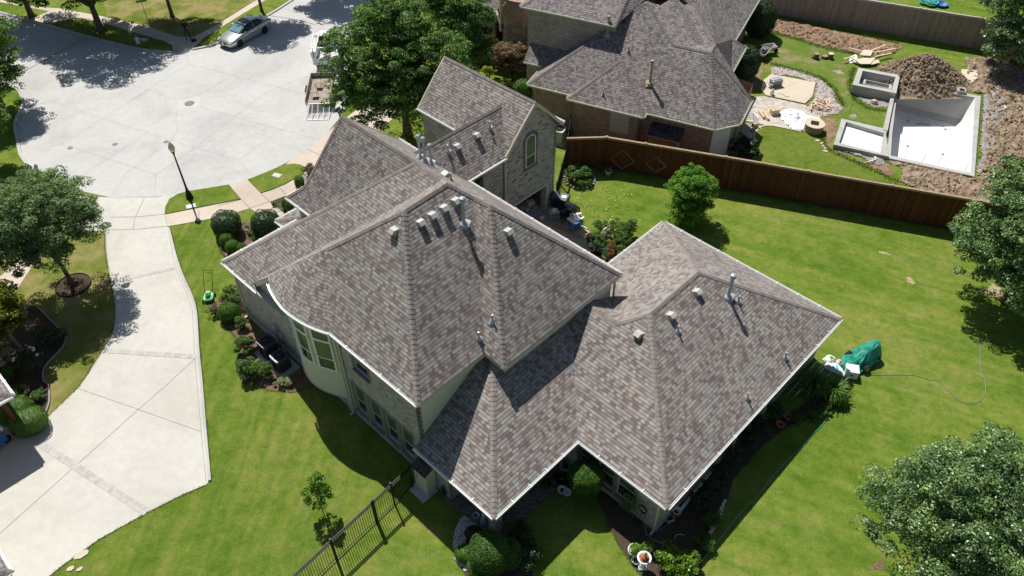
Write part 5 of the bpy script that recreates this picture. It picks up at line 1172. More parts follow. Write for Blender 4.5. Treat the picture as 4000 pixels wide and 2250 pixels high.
bush('shrub', 'low variegated cream groundcover by the cooling units', Z7(2010,105), (.62,.45,.20), 1900, .07, 'vari', 68, 20, .14)
bush('shrub', 'tiny shrub in the dark bed by the front path', Z4(1937,190), (.22,.22,.18), 350, .06, 'citrus', 69, 6, .08)
hedge('boxwood', 'bright upright clipped shrub beside the front path', Z4(2128,62), (.30,.30,.48), 1300, .06, 'box', 70, power=4)
for i, q in enumerate(((2032,215), (2056,232))):
    hedge('boxwood', ['narrow green shrub left of its twin by the front door bed', 'narrow green shrub touching the small roof corner'][i], Z4(*q), (.24,.24,.45), 1100, .06, 'box', 71+i, power=3)
bush('shrub', 'dark brown round shrub at the tip of the leaf shaped grass strip', Z1(2195,1250), (.55,.5,.5), 2200, .07, 'brownleaf', 73, 18, .2)
for i, (q, r, z_) in enumerate((((235,405), (.85,.72,.62), 0), ((140,330), (.85,.7,.62), 0), ((40,270), (.8,.7,.6), 0))):
    hedge('boxwood', ['clipped mound hedge nearest the driveway', 'middle clipped mound hedge of three', 'clipped mound hedge under the left roof corner'][i], Z7(*q), r, 3600, .06, 'shrub', 75+i, .5, 2.5, 'clipped mound hedges by the carport')
bush('shrub', 'pale dry plant in the left bed above the mound hedges', Z7(215,215), (.7,.6,.25), 900, .08, 'vari', 79, 12, .14)
bush('shrub', 'green plant beside the bark and edging at the left', Z7(290,190), (.35,.5,.28), 700, .08, 'shrub', 80, 10, .14)
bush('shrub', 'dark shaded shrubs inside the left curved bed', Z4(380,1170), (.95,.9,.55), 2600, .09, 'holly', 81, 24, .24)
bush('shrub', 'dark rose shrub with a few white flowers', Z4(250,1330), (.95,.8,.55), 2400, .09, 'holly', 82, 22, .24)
MT['petal'] = plain('white petals', (.8,.8,.76), .6)
fl_ = Z4(255,1325)
for i, (dx, dy) in enumerate(((-.05,.4), (.25,.2), (.15,.35), (-.5,-.5), (.55,-.1), (-.55,-.35))):
    t = thing('white_flower', 'white rose flower on the dark shrub at the left', 'flower', (fl_[0]+dx, fl_[1]+dy, 1.05), 0, 'white flowers on the dark rose shrub')
    MB().lathe([(.03,-.03), (.09,.03), (.05,.05), (0,.05)], n=7).build('petals', 'petal', t, uv=False)
hedge('shrub', 'small light green upright shrub at the lower left bed', Z4(85,1420), (.28,.35,.5), 1200, .06, 'box', 84)
bush('shrub', 'pale green shrub beside the stucco corner at the left edge', Z4(60,1290), (.5,.5,.5), 1000, .08, 'vari', 85, 12, .2)
bush('shrub', 'leafy green bush on the lawn between the gabled wing and the fence', Z2(1745,1275), (1.0,.95,.52), 4200, .12, 'shrub', 86, 34, .28)
ring_ = thing('stone_ring', 'ring of stones round the leafy bush', 'stone ring', Z2(1745,1275)); r = random.Random(5); m = MB()
for i in range(22): a = i/22*6.283; m.box((1.02*math.cos(a), .95*math.sin(a), .05), (r.uniform(.12,.22), r.uniform(.1,.16), r.uniform(.10,.18)), a+r.uniform(-.4,.4))
m.build('stones', 'stone', ring_)
# rear garden
hedge('topiary', 'ball shaped clipped tree in front of the rear windows', crop(1900,1600,.4886)(780,690), (.78,.78,.66), 5200, .085, 'box', 90, zc=1.55, power=2.4, cat='topiary')
MB().tube([(0,0,0), (.02,0,1.3)], .05, 7).build('trunk', 'bark', [o for o in COL.objects if o.name == 'topiary'][0])
H_ = crop(1750,1900,.4274)
hedge('holly_bush', 'large clipped rounded hedge beside the porch corner pillar', H_(385,700), (.88,.85,.80), 6500, .072, 'shrub', 91, zc=.95, power=2.6)
hedge('holly_bush', 'clipped hedge joined to the right of the large rounded one', H_(560,690), (.55,.62,.62), 3200, .072, 'shrub', 92, zc=.75, power=2.4)
bush('shrub', 'dark shaded bush right of the rounded hedge', H_(690,640), (.8,.8,.6), 3000, .08, 'holly', 93, 26, .26)
bush('shrub', 'dark shaded bush behind the rounded hedge by the pillar', H_(640,460), (.55,.5,.5), 1500, .08, 'holly', 94, 16, .22)
hedge('boxwood', 'low green mound at the left of the rounded hedge', H_(150,640), (.42,.42,.30), 1900, .05, 'box', 95)
hedge('boxwood', 'low dark mound in the white stone bed', H_(235,450), (.40,.36,.26), 1600, .05, 'holly', 96)
hedge('boxwood', 'narrow hedge end at the bottom edge below the rounded hedge', H_(235,770), (.28,.5,.4), 1500, .06, 'shrub', 97)
bush('shrub', 'black leaved shrub under the shaded porch eave', crop(1450,1700,.5495)(555,395), (.62,.5,.42), 1700, .08, 'holly', 98, 14, .2)
bush('shrub', 'glossy lime green shrub by the white urns', crop(2250,1850,.4886)(785,760), (1.0,.85,.60), 3600, .115, 'citrus', 99, 34, .26)
rr = [((1030,640),.5), ((1010,540),.45), ((960,400),.45), ((1000,330),.4)]
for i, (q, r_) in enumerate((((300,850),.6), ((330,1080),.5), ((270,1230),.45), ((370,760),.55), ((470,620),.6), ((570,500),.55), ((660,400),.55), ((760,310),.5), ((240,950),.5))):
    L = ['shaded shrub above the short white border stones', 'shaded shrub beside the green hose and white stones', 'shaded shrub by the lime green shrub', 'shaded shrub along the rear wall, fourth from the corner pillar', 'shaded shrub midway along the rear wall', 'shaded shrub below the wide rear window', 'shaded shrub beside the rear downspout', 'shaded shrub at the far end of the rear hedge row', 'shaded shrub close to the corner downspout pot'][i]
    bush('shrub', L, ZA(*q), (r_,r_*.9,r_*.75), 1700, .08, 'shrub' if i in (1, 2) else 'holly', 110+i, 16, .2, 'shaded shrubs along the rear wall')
for i, (q, L) in enumerate((((1010,320), 'low leafy groundcover along the curved bed edge'), ((930,345), 'low leafy groundcover near the pink pots'), ((1100,290), 'low leafy groundcover at the hose end'))):
    bush('shrub', L, ZA(*q), (.6,.4,.24), 1700, .07, 'shrub', 120+i, 16, .14, 'low groundcover on the curved rear bed')
hedge('shrub', 'light green rounded shrub at the tip of the curved rear bed', ZA(1215,215), (.42,.5,.36), 1800, .08, 'box', 124)
# clumps of long grass
def reeds(lab, p, R, n, hgt, seed, mat='reed'):
    rng = np.random.default_rng(seed); t = thing('ornamental_grass', lab, 'grass plant', (p[0], p[1], 0), 0, 'ornamental grasses behind the house'); m = MB()
    for i in range(n):
        a = rng.uniform(0, 6.283); L = R*rng.uniform(.5, 1.1); h = hgt*rng.uniform(.6, 1.1); d = Vector((math.cos(a), math.sin(a), 0)); s = Vector((-d.y, d.x, 0))*.022; b = Vector((rng.normal()*.08, rng.normal()*.08, 0))
        pts = [b, b+d*L*.35+Vector((0,0,h*.8)), b+d*L*.75+Vector((0,0,h)), b+d*L*1.05+Vector((0,0,h*.72))]
        for q, (w0_, w1_) in enumerate(((1, 1), (1, .8), (.8, .1))):
            A, B = pts[q], pts[q+1]; m.face([A-s*w0_, A+s*w0_, B+s*w1_, B-s*w1_])
    m.build('blades', mat, t, uv=False); return t
reeds('arching green grass clump sunlit at the end of the rear bed', ZA(1165,165), .95, 260, .85, 130)
reeds('arching grass clump in shade beside the aluminium ladder', ZA(1040,130), .95, 240, .9, 131, 'shrub')
# potted garden by the patio
K4 = crop(2050,700,.3906)
for i, (q, r_, h_, mt_) in enumerate((((700,620),.38,.6,'shrub'), ((760,650),.40,.55,'shrub'), ((900,560),.7,1.1,'shrub'), ((1000,600),.65,1.3,'shrub'), ((940,650),.55,.8,'shrub'), ((980,730),.6,.5,'shrub'), ((820,600),.45,.7,'vari'), ((760,530),.45,.9,'shrub'), ((1040,560),.45,1.2,'holly'), ((860,690),.4,.5,'shrub'))):
    L = ['shrubby plant at the left of the potted garden', 'round leafy plant among the pots', 'tall feathery plant in the potted garden', 'tallest upright plant of the potted garden', 'green plant in the middle of the potted garden', 'leafy plant nearest the light roof gutter', 'pale twiggy plant beside the white planter', 'thin light green plant above the white planter', 'dark upright plant at the right of the potted garden', 'small plant behind the red flower pot'][i]
    bush('garden_plant', L, K4(*q), (r_, r_, h_*.55), 1300, .085, mt_, 140+i, 14, .2, 'plants of the potted garden', 'plant', 6)
def pot(lab, p, r, h, mat='terracotta', plant=None, seed=1, group=None, pr=None, n=500, name='plant_pot', cat='plant pot'):
    t = thing(name, lab, cat, (p[0], p[1], p[2] if len(p) > 2 else 0), 0, group)
    MB().lathe([(r*.68, 0), (r*.98, h*.85), (r*1.06, h*.87), (r*1.06, h), (r*.93, h), (r*.88, h*.86)], n=18).build('pot', mat, t, True, uv=False)
    MB().lathe([(r*.9, h*.84), (0, h*.88)], n=14).build('soil', 'soil', t, uv=False)
    if plant:
        rng = np.random.default_rng(seed); pr_ = pr or r*1.3; P, Nn = crownpts([((0, 0, h+pr_*.45), (pr_, pr_, pr_*.7))], n, rng, 10, pr_*.4, hollow=.1); P[:, 2] = np.maximum(P[:, 2], h*.85)
        leafmesh('plant', P, Nn, .085, plant, t, rng)
    return t
for i, a in enumerate((((685,735),.30,.42,'black','bluegreen','black pot with blue green leaves at the roof edge'), ((740,745),.26,.38,'black','bluegreen','black pot of blue green kale second from the left'), ((870,735),.27,.36,'terracotta','redflower','terracotta pot with red flowers'), ((800,795),.19,.25,'trim','shrub','cream pot with green sprouts'), ((850,805),.2,.26,'terracotta','redflower','red pot half hidden by the roof edge'), ((820,660),.24,.3,'terracotta',None,'terracotta pot with a thin stem'), ((660,640),.24,.3,'black','brownleaf','black pot with dead stems'), ((790,760),.22,.3,'black','bluegreen','small black pot of kale beside the cream pot'), ((700,650),.26,.34,'black','shrub','dark pot at the back of the pot group'), ((1020,680),.24,.3,'terracotta','shrub','terracotta pot at the right of the group'))):
    q, r_, h_, m_, pl, L = a; pot(L, K4(*q), r_, h_, m_, pl, 160+i, 'pots of the potted garden', n=420)
W5 = crop(2250,1850,.4886)
pot('wide round white pot full of bright green leaves', W5(465,640), .29, .36, 'white', 'citrus', 171, None, .30, 700)
pot('small white bowl holding a dark red plant', W5(475,705), .19, .16, 'white', 'brownleaf', 172, None, .12, 120)
pot('green plant pot behind the tall white urn', W5(570,625), .2, .4, 'white', 'citrus', 173, None, .28, 400)
ur = thing('stone_urn', 'tall white pedestal urn with a tiered clay fountain', 'urn', W5(530,745))
MB().box((0,0,.05), (.36,.36,.10)).lathe([(.16,.10), (.10,.18), (.085,.38), (.13,.50), (.22,.60), (.29,.76), (.31,.82), (.25,.82), (.20,.72)], n=22).build('urn', 'white', ur, True, uv=False)
MB().lathe([(.19,.72), (.21,.80), (.19,.82), (.14,.80), (.12,.86), (.15,.92), (.13,.96), (.06,.94), (.04,1.05), (.0,1.08)], n=18).build('fountain', 'terracotta', ur, True, uv=False)
MB().lathe([(.03,1.04), (.06,1.10), (.045,1.18), (.06,1.24), (.03,1.30), (0,1.32)], (.02,-.03,0), 12).build('figurine', 'vari', ur, True, uv=False)
Q9 = crop(1900,1600,.4886)
pot('large dark round pot beside the brick patio edge', Q9(612,585), .30, .36, 'black', 'holly', 175, 'shaded pots on the rear patio', .2, 150)
pot('grey pot at the inner corner of the rear patio', Q9(628,480), .25, .34, 'vent', 'holly', 176, 'shaded pots on the rear patio', .2, 150)
pot('small dark pot on the edge of the brick patio', Q9(560,550), .17, .2, 'black', None, 177, 'shaded pots on the rear patio')
pot('pot with trailing plant on the shaded brick patio', Q9(478,615), .18, .22, 'black', 'holly', 178, 'shaded pots on the rear patio', .24, 200)
pot('white round garden bowl under the ball shaped tree', Q9(605,655), .22, .18, 'white', None, 179, 'white garden ornaments by the ball shaped tree')
an = thing('garden_ornament', 'white shell shaped ornament beside the white bowl', 'ornament', Q9(645,672), .5, 'white garden ornaments by the ball shaped tree')
MB().lathe([(.10,0), (.16,.06), (.20,.16), (.17,.16), (.05,.06)], n=14).build('shell', 'white', an, True, uv=False); MB().tube([(0,.1,.1), (.05,.16,.26), (.02,.10,.34)], [.05,.04,.03], 7).build('wing', 'white', an, True, uv=False)
pot('glass bowl on the shaded brick porch floor', H_(255,280), .17, .16, 'metal', None, 180)
sta = thing('garden_statue', 'pale blue grey statue standing against the porch pillar', 'statue', H_(345,325))
MB().lathe([(.24,0), (.26,.08), (.22,.25), (.17,.5), (.19,.62), (.15,.72), (.08,.78), (.12,.88), (.11,.98), (.0,1.05)], n=16).build('body', 'metal', sta, True, uv=False)
pot('terracotta pot holding a white bucket under the rear corner', W5(795,335), .22, .3, 'terracotta', None, 181)
MB().lathe([(.15,.18), (.19,.44), (.205,.44), (.205,.47), (.17,.46), (.14,.24)], n=16).build('bucket', 'white', [o for o in COL.objects if o.get('label', '').startswith('terracotta pot holding')][0], True, uv=False)
for i, (q, L) in enumerate((((860,340), 'pink clay pot in the shaded rear bed'), ((805,395), 'dark red clay pot in the shaded rear bed'))): pot(L, ZA(*q), .2, .26, 'terracotta', None, 185+i, 'clay pots in the rear bed')
pot('round stone rimmed planter in the left bed', Z7(150,165), .45, .22, 'terracotta', 'shrub', 188, None, .3, 200)
pot('white square planter pot against the stained fence', Z2(1948,1240), .24, .42, 'vent', 'shrub', 189, None, .25, 150)
bush('shrub', 'dark small bush beside the white planter at the fence', Z2(1895,1215), (.4,.35,.35), 500, .08, 'holly', 190, 10, .2)
hs = Z2(1835,1205); ht = thing('hose_ring', 'coiled hose hoop against the stained fence behind the bush', 'hose', hs); MB().tube([(.28*math.cos(i/10*math.pi), .12*math.sin(i/10*math.pi), .35+.28*math.sin(i/10*math.pi)) for i in range(21)], .02, 5, False).build('coil', 'bluegreen', ht, uv=False)
# climbing plant on the rear corner wall
cl = thing('climbing_plant', 'climbing plant and coiled hose on the rear corner wall', 'plant', HW(2.9, 5.45), YAW); rng = np.random.default_rng(9)
P = np.array([[rng.normal()*.22+.25*z, -.08-rng.uniform(0,.15), z*1.3+.4] for z in rng.uniform(0, 1, 420)]); leafmesh('foliage', P, np.tile([0., -1., .4], (420, 1))+rng.normal(size=(420, 3))*.4, .10, 'shrub', cl, rng)
MB().tube([(.75+.22*math.cos(a*.5), -.06-a*.002, 1.35+.22*math.sin(a*.5)) for a in range(40)], .016, 5).tube([(.75,-.1,1.13), (.72,-.15,.4), (.6,-.3,.03)], .016, 5).build('hose', 'black', cl, uv=False)
# white stones
def stones(lab, P, n, mat, smin, smax, seed): tag(clods('pebbles', n, in_reg2(P), mat, None, smin, smax, seed), lab, kind='stuff')
def in_reg2(P):
    def f(r):
        for _ in range(40):
            x = r.uniform(min(p.x for p in P), max(p.x for p in P)); y = r.uniform(min(p.y for p in P), max(p.y for p in P))
            if inpoly(x, y, P): return (x, y, .03)
    return f
MT['pebble'] = plain('pale river stones', (.50,.47,.47), .7, var=.35, scale=12)
stones('pale river stones in the curved bed by the hedge', [H_(150,270), H_(215,330), H_(270,350), H_(190,430), H_(170,500), H_(110,570), H_(105,660), H_(200,720), H_(215,780), H_(150,770), H_(75,670), H_(50,560), H_(70,400), H_(110,310)], 620, 'pebble', .03, .065, 7)
# fallen leaves on the patio lawn
lp = [K4(560,60), K4(1100,60), K4(1140,600), K4(1060,640), K4(800,480), K4(600,360), K4(480,240)]
rng = np.random.default_rng(77); PL = [in_reg2(lp)(random.Random(i*3+1)) for i in range(150)]
MT['dryleaf'] = leaf_mat('fallen pale leaves', [(.45,.50,.18), (.55,.55,.25), (.50,.28,.08)])
tag(leafmesh('fallen_leaves', np.array(PL), np.tile([0., 0., 1.], (len(PL), 1))+rng.normal(size=(len(PL), 3))*.3, .13, 'dryleaf', None, rng), 'pale fallen leaves scattered on the lawn by the patio', kind='stuff')
# ================================================================ street furniture
MT['globe'] = plain('frosted cream globe', (.72,.68,.50), .3, .4)
MT['teal'] = plain('green sign', (.02,.28,.20), .5)
MT['tarp'] = plain('green tarpaulin', (.015,.26,.18), .55, .4, var=.1, scale=3)
MT['mower'] = plain('bright green plastic', (.03,.42,.10), .4, .5)
MT['rubber'] = plain('black rubber', (.018,.018,.018), .8)
MT['plastic'] = plain('dark blue grey plastic', (.035,.045,.06), .35, .5)
MT['acgrey'] = plain('dark grey cabinet metal', (.075,.085,.095), .45, .4)
MT['alu'] = plain('aluminium', (.55,.56,.58), .35, .5, .7)
MT['red'] = plain('red plastic', (.45,.03,.03), .5); MT['blue'] = plain('blue plastic', (.04,.14,.42), .45)
MT['yellow'] = plain('yellow rim', (.60,.50,.03), .5); MT['skin'] = plain('skin', (.45,.28,.20), .6)
MT['sheetp'] = plain('white plastic sheet', (.86,.86,.86), .35, .5, var=.02)
lp_ = thing('street_lamp', 'black street lamp with a cream acorn globe on the grass strip', 'street lamp', Z1(1345,1405))
MB().lathe([(.24,0), (.24,.10), (.20,.16), (.21,.30), (.17,.42), (.13,.50), (.155,.56), (.10,.66), (.075,.80), (.085,.84), (.068,.90), (.045,3.45), (.07,3.50), (.055,3.56), (.11,3.62), (.13,3.68), (.06,3.70)], n=18).build('pole', 'black', lp_, True, uv=False)
MB().lathe([(.11,3.69), (.17,3.80), (.20,3.95), (.20,4.05), (.16,4.15), (.12,4.19), (.14,4.21), (.09,4.30), (.03,4.34), (.045,4.38), (.0,4.44)], n=20).build('globe', 'globe', lp_, True, uv=False)
def mailbox(lab, p, rz, two=True):
    t = thing('mailbox', lab, 'mailbox', p, rz); m = MB().box((0,0,.5), (.09,.09,1.0)).box((0,0,1.0), (.12,.62 if two else .3,.05)).tube([(0,-.04,.7), (0,-.22,.98)], .02).tube([(0,.04,.7), (0,.22,.98)], .02); m.build('post', 'black', t)
    for s in ((-.17, .17) if two else (0,)):
        P = [(-.1,0), (.1,0), (.1,.13)]+[(.1*math.cos(a*math.pi/6), .13+.1*math.sin(a*math.pi/6)) for a in range(1, 6)]+[(-.1,.13)]
        b = MB(); A = [(-.26, s+x, 1.03+z) for x, z in P]; B = [(.26, s+x, 1.03+z) for x, z in P]; n = len(P)
        b.quads(A+B, [(i, (i+1) % n, n+(i+1) % n, n+i) for i in range(n)]+[tuple(range(n))[::-1], tuple(range(n, 2*n))]); b.build('box', 'plastic', t)
mailbox('pair of black mailboxes on one post at the left curb', Z1(283,1290), 1.9)
mailbox('pair of black mailboxes behind the front roof peak', crop(600,0,.3451)(2125,1400), 1.0)
ss = thing('street_sign', 'street corner sign with two green blades on a thin pole', 'street sign', crop(0,0,.276)(2140,430))
MB().tube([(0,0,0), (0,0,2.75)], .03, 8).build('pole', 'metal', ss)
MB().box((0,0,2.62), (.85,.02,.17), .35).build('blade', 'teal', ss); MB().box((0,0,2.82), (.85,.02,.17), -1.1).build('blade', 'teal', ss)
fh = thing('fire_hydrant', 'pale fire hydrant in the shaded verge', 'fire hydrant', crop(0,0,.276)(1960,610))
MB().lathe([(.17,0), (.17,.05), (.11,.07), (.11,.42), (.15,.45), (.15,.50), (.12,.55), (.08,.64), (.03,.67), (.03,.73), (0,.73)], n=16).tube([(-.22,0,.36), (.22,0,.36)], .06, 10).tube([(0,0,.33), (0,-.24,.33)], .075, 10).build('body', 'white', fh, True, uv=False)
MB().lathe([(.125,.53), (.10,.62), (.05,.68), (0,.70)], n=16).build('cap', 'blue', fh, True, uv=False)
# ---------------- silver sedan
def carpaint(name, c, metal=.6):
    s = NT(name, .22, .5, metal); s.col(c); s.b.inputs['Coat Weight'].default_value = .6; s.b.inputs['Coat Roughness'].default_value = .05; return s.m
MT['silver'] = carpaint('silver car paint', (.50,.50,.49)); MT['whitecar'] = carpaint('white car paint', (.80,.80,.80), 0)
MT['carglass'] = glass('tinted car glass', (.012,.016,.018), .03); MT['shade'] = plain('silver sunshade behind windscreen', (.22,.42,.45), .25, .6, .3, .35, 7)
MT['lamp'] = glass('headlamp lens', (.55,.58,.60), .08); MT['tail'] = plain('tail lamp', (.35,.01,.01), .3); MT['chrome'] = plain('alloy', (.62,.62,.63), .25, .5, .9)
def loft(name, secs, mat, parent, caps_=True, smooth=True, sub=True):
    m = MB(); n = len(secs[0]); i0 = 0
    for s in secs: m.v += [Vector(p) for p in s]
    for k in range(len(secs)-1):
        for j in range(n-1): m.f.append([k*n+j, k*n+j+1, (k+1)*n+j+1, (k+1)*n+j])
    if caps_: m.f.append(list(range(n))[::-1]); m.f.append([(len(secs)-1)*n+j for j in range(n)])
    o = m.build(name, mat, parent, smooth, uv=False)
    if sub: b = o.modifiers.new('sub', 'SUBSURF'); b.levels = b.render_levels = 1
    return o
def wheel(parent, x, y, r, side, rim='chrome'):
    w_ = MB(); prof = [(r*.62,-.10), (r*.9,-.11), (r,-.07), (r,.07), (r*.9,.11), (r*.62,.10)]
    m = MB(); m.lathe(prof, (0,0,0), 22); R_ = Matrix.Rotation(math.pi/2, 3, 'X'); m.v = [R_ @ v+Vector((x,y,r)) for v in m.v]; o = m.build('wheel', 'rubber', parent, True, uv=False)
    m = MB(); m.lathe([(r*.64,-.02), (r*.66,.085), (r*.58,.09), (r*.56,.04), (.02,.04)], (0,0,0), 22)
    for k in range(7):
        a = k/7*6.283; m.box((r*.33*math.cos(a), r*.33*math.sin(a), .07), (r*.56, .055, .03), a)
    m.lathe([(.06,.05), (.06,.095), (0,.095)], (0,0,0), 10)
    m.v = [R_ @ (Vector((v.x,v.y,v.z*(-1 if side > 0 else 1)*1)))+Vector((x,y,r)) for v in m.v]; m.build('rim', rim, o, uv=False)
Fp, Rp = G(941,180), G(1035,128.5); hd = (Fp-Rp).normalized(); perp = Vector((-hd.y, hd.x, 0))
if perp.y < 0: perp = -perp
cc_ = (Fp+Rp)/2+perp*.78+hd*.04
car = thing('parked_sedan', 'silver four door sedan parked against the far curb', 'car', cc_, math.atan2(hd.y, hd.x))
def sec(x, w, zb, zs, zt, wt):    # half section mirrored: sill, side, shoulder, deck
    L = [(x,-w*.90,zb), (x,-w,zb+.10), (x,-w*1.0,zs-.12), (x,-w*.97,zs), (x,-wt,zt-.01), (x,0,zt+.015)]
    return L+[(x,-y,z) for (x,y,z) in L[::-1][1:]]
loft('body', [sec(2.44,.55,.34,.50,.54,.40), sec(2.36,.80,.24,.60,.66,.60), sec(2.05,.89,.20,.70,.76,.66), sec(1.45,.915,.19,.80,.87,.66), sec(.85,.92,.19,.86,.95,.68), sec(.2,.92,.19,.89,.96,.70), sec(-.8,.92,.19,.91,.97,.70), sec(-1.5,.915,.20,.94,1.01,.68), sec(-2.1,.88,.26,.95,1.03,.66), sec(-2.38,.80,.32,.88,.98,.60), sec(-2.44,.68,.40,.70,.80,.5)], 'silver', car)
def csec(x, w, zb, wt, zt):
    L = [(x,-w,zb), (x,-w*.97,zb+.10*(zt-zb)), (x,-wt,zt-.05*(zt-zb)-.02), (x,-wt*.8,zt), (x,0,zt+.02)]
    return L+[(x,-y,z) for (x,y,z) in L[::-1][1:]]
loft('cabin', [csec(1.15,.76,.90,.70,.93), csec(.50,.80,.92,.60,1.30), csec(.22,.81,.93,.585,1.42), csec(-.4,.81,.94,.58,1.46), csec(-.9,.80,.95,.57,1.43), csec(-1.25,.78,.96,.57,1.33), csec(-1.85,.72,1.0,.66,1.04)], 'carglass', car)
loft('roof', [[(x,y,z+.012) for x,y,z in s[2:7]] for s in (csec(.30,.81,.93,.60,1.395), csec(.15,.81,.93,.60,1.445), csec(-.4,.81,.94,.595,1.475), csec(-.9,.80,.95,.585,1.445), csec(-1.12,.79,.96,.58,1.40))], 'silver', car, False)
MB().box((-.12,0,1.508), (.62,.82,.012), 0, Matrix.Rotation(.03,3,'Y')).build('sunroof', 'carglass', car)
MB().quads([(1.08,-.62,.985), (1.08,.62,.985), (.40,.52,1.375), (.40,-.52,1.375)], [(0,1,2,3)]).build('windscreen', 'shade', car)
m = MB()
for s in (-1, 1): m.tube([(1.12,s*.74,.95), (.30,s*.60,1.42)], .03, 5).tube([(-1.12,s*.60,1.40), (-1.8,s*.72,1.03)], .05, 5).tube([(-.42,s*.80,.97), (-.45,s*.60,1.45)], .025, 5)
m.build('pillars', 'silver', car, True, uv=False)
for s in (-1, 1):
    MB().box((.72,s*.99,1.0), (.13,.17,.11)).build('mirror', 'silver', car, bevel=.02)
    MB().quads([(2.38,s*.52,.56), (2.33,s*.78,.60), (2.02,s*.84,.73), (2.12,s*.60,.74), (2.40,s*.52,.64)], [(0,1,2,3,4)] if s > 0 else [(4,3,2,1,0)]).build('headlight', 'lamp', car)
    MB().box((-2.36,s*.66,.83), (.12,.26,.14)).build('tail_light', 'tail', car, bevel=.02)
    for x in (1.42, -1.38): wheel(car, x, s*.83, .335, s)
    for x in (.35, -.75): MB().box((x,s*.927,.80), (.16,.02,.03)).build('door_handle', 'chrome', car)
m = MB().box((2.43,0,.52), (.05,.70,.16)).box((2.42,0,.30), (.06,1.05,.10)); m.build('grille', 'black', car, bevel=.02)
MB().lathe([(.07,0), (.07,.02), (0,.02)], (0,0,0), 14).build('badge', 'chrome', car, uv=False, loc=(2.46,0,.56)).rotation_euler = (0, math.pi/2, 0)
MB().box((2.475,0,.42), (.01,.32,.14)).build('number_plate', 'white', car)
# ---------------- pickup truck and trailer, mostly behind the oak
ZB = crop(600,0,.3451)
ta, tb = ZB(1712,1180,.55), ZB(1775,885,.55); th = (tb-ta); th.z = 0; th.normalize(); tr_ = Vector((th.y, -th.x, 0)); trz = math.atan2(th.y, th.x)
trc = Vector((ta.x, ta.y, 0))+tr_*.98+th*1.95
trl = thing('utility_trailer', 'small wooden decked utility trailer with its wire ramp down', 'trailer', trc, trz)
MT['deck'] = wood_fence('weathered deck planks', [(.36,.31,.26), (.44,.38,.33), (.31,.26,.22)], .16)
MB().box((0,0,.52), (3.9,1.7,.06)).build('deck', 'deck', trl)
MB().box((0,.90,.72), (3.95,.05,.42)).box((0,-.90,.72), (3.95,.05,.42)).box((1.96,0,.72), (.05,1.8,.42)).box((2.5,.25,.50), (1.1,.06,.08), -.45).box((2.5,-.25,.50), (1.1,.06,.08), .45).build('side_rails', 'deck', trl)
m = MB()
for y in (-.84,-.42,0,.42,.84): m.tube([(-1.96,y,.55), (-3.35,y,.04)], .025, 5)
for k in range(8): q = k/12; m.tube([(-1.96-1.39*q,-.84,.55-.51*q), (-1.96-1.39*q,.84,.55-.51*q)], .011, 4)
m.tube([(-3.35,-.86,.04), (-3.35,.86,.04)], .03, 5).tube([(-1.96,-.86,.56), (-1.96,.86,.56)], .03, 5)
m.build('ramp', 'white', trl)
for s in (-1, 1):
    wheel(trl, .1, s*1.05, .32, s, 'white'); MB().box((.1,s*1.05,.68), (.9,.24,.04)).build('fender', 'black', trl)
for x, y in ((-.9,.35), (.4,.2)):
    c = thing('patio_chair', 'thin metal chair on the trailer deck'+(' nearest the ramp' if x < 0 else ' deeper under the oak'), 'chair', trc+th*x-tr_*y+Vector((0,0,.55)), trz, 'chairs on the trailer'); m = MB()
    for a, b in ((-.22,-.22), (.22,-.22), (-.22,.22), (.22,.22)): m.tube([(a,b,0), (a,b,.45)], .014, 5)
    m.tube([(.22,-.22,.45), (.28,-.22,.9), (.28,.22,.9), (.22,.22,.45)], .014, 5); m.build('frame', 'black', c); MB().box((0,0,.45), (.46,.46,.03)).build('seat', 'deck', c)
pk = thing('pickup_truck', 'white pickup truck with a ladder rack parked ahead of the trailer', 'pickup truck', trc+th*6.3+tr_*.05, trz)
loft('cab', [sec(.05,.93,.35,1.02,1.10,.80), sec(1.0,.95,.35,1.08,1.14,.82), sec(1.75,.95,.35,1.05,1.12,.80), sec(2.5,.92,.38,.98,1.04,.76), sec(2.85,.85,.42,.85,.92,.7)], 'whitecar', pk)
loft('cab_glass', [csec(.02,.84,1.05,.76,1.10), csec(.10,.84,1.05,.72,1.70), csec(1.05,.84,1.05,.70,1.74), csec(1.75,.82,1.05,.76,1.12)], 'carglass', pk)
MB().box((.58,0,1.75), (.95,1.36,.05)).build('cab_roof', 'whitecar', pk, bevel=.02)
m = MB()
for s in (-1, 1): m.box((-1.2,s*.90,.88), (2.5,.22,.62)).box((.06,s*.74,1.4), (.07,.10,.66))
m.box((-2.42,0,.85), (.06,1.7,.55)).box((-1.2,0,.62), (2.45,1.7,.06)); m.build('bed', 'whitecar', pk, bevel=.02)
for s in (-1, 1):
    for x in (2.0,-1.35): wheel(pk, x, s*.86, .38, s, 'white')
    MB().box((1.25,s*1.10,1.18), (.14,.26,.18)).build('mirror', 'black', pk, bevel=.02)
m = MB()
for x in (.0,-2.3):
    for s in (-1, 1): m.tube([(x,s*.88,1.15), (x,s*.86,1.95)], .03, 5)
    m.tube([(x,-.9,1.95), (x,.9,1.95)], .03, 5)
m.build('rack', 'white', pk)
ld = thing('ladder', 'white ladder lying on the pickup rack', 'ladder', trc+th*5.2-tr_*.72+Vector((0,0,2.0)), trz); m = MB()
for s in (-1, 1): m.box((0,s*.22,0), (2.6,.05,.09))
for k in range(9): m.tube([(-1.15+k*.287,-.22,0), (-1.15+k*.287,.22,0)], .022, 5)
m.build('rails_and_rungs', 'white', ld)
bx = thing('tool_box', 'white side box with dark round holes on the pickup bed', 'tool box', trc+th*4.3-tr_*.80+Vector((0,0,1.2)), trz); MB().box((0,0,.25), (.9,.42,.5)).build('body', 'white', bx, bevel=.02)
m = MB()
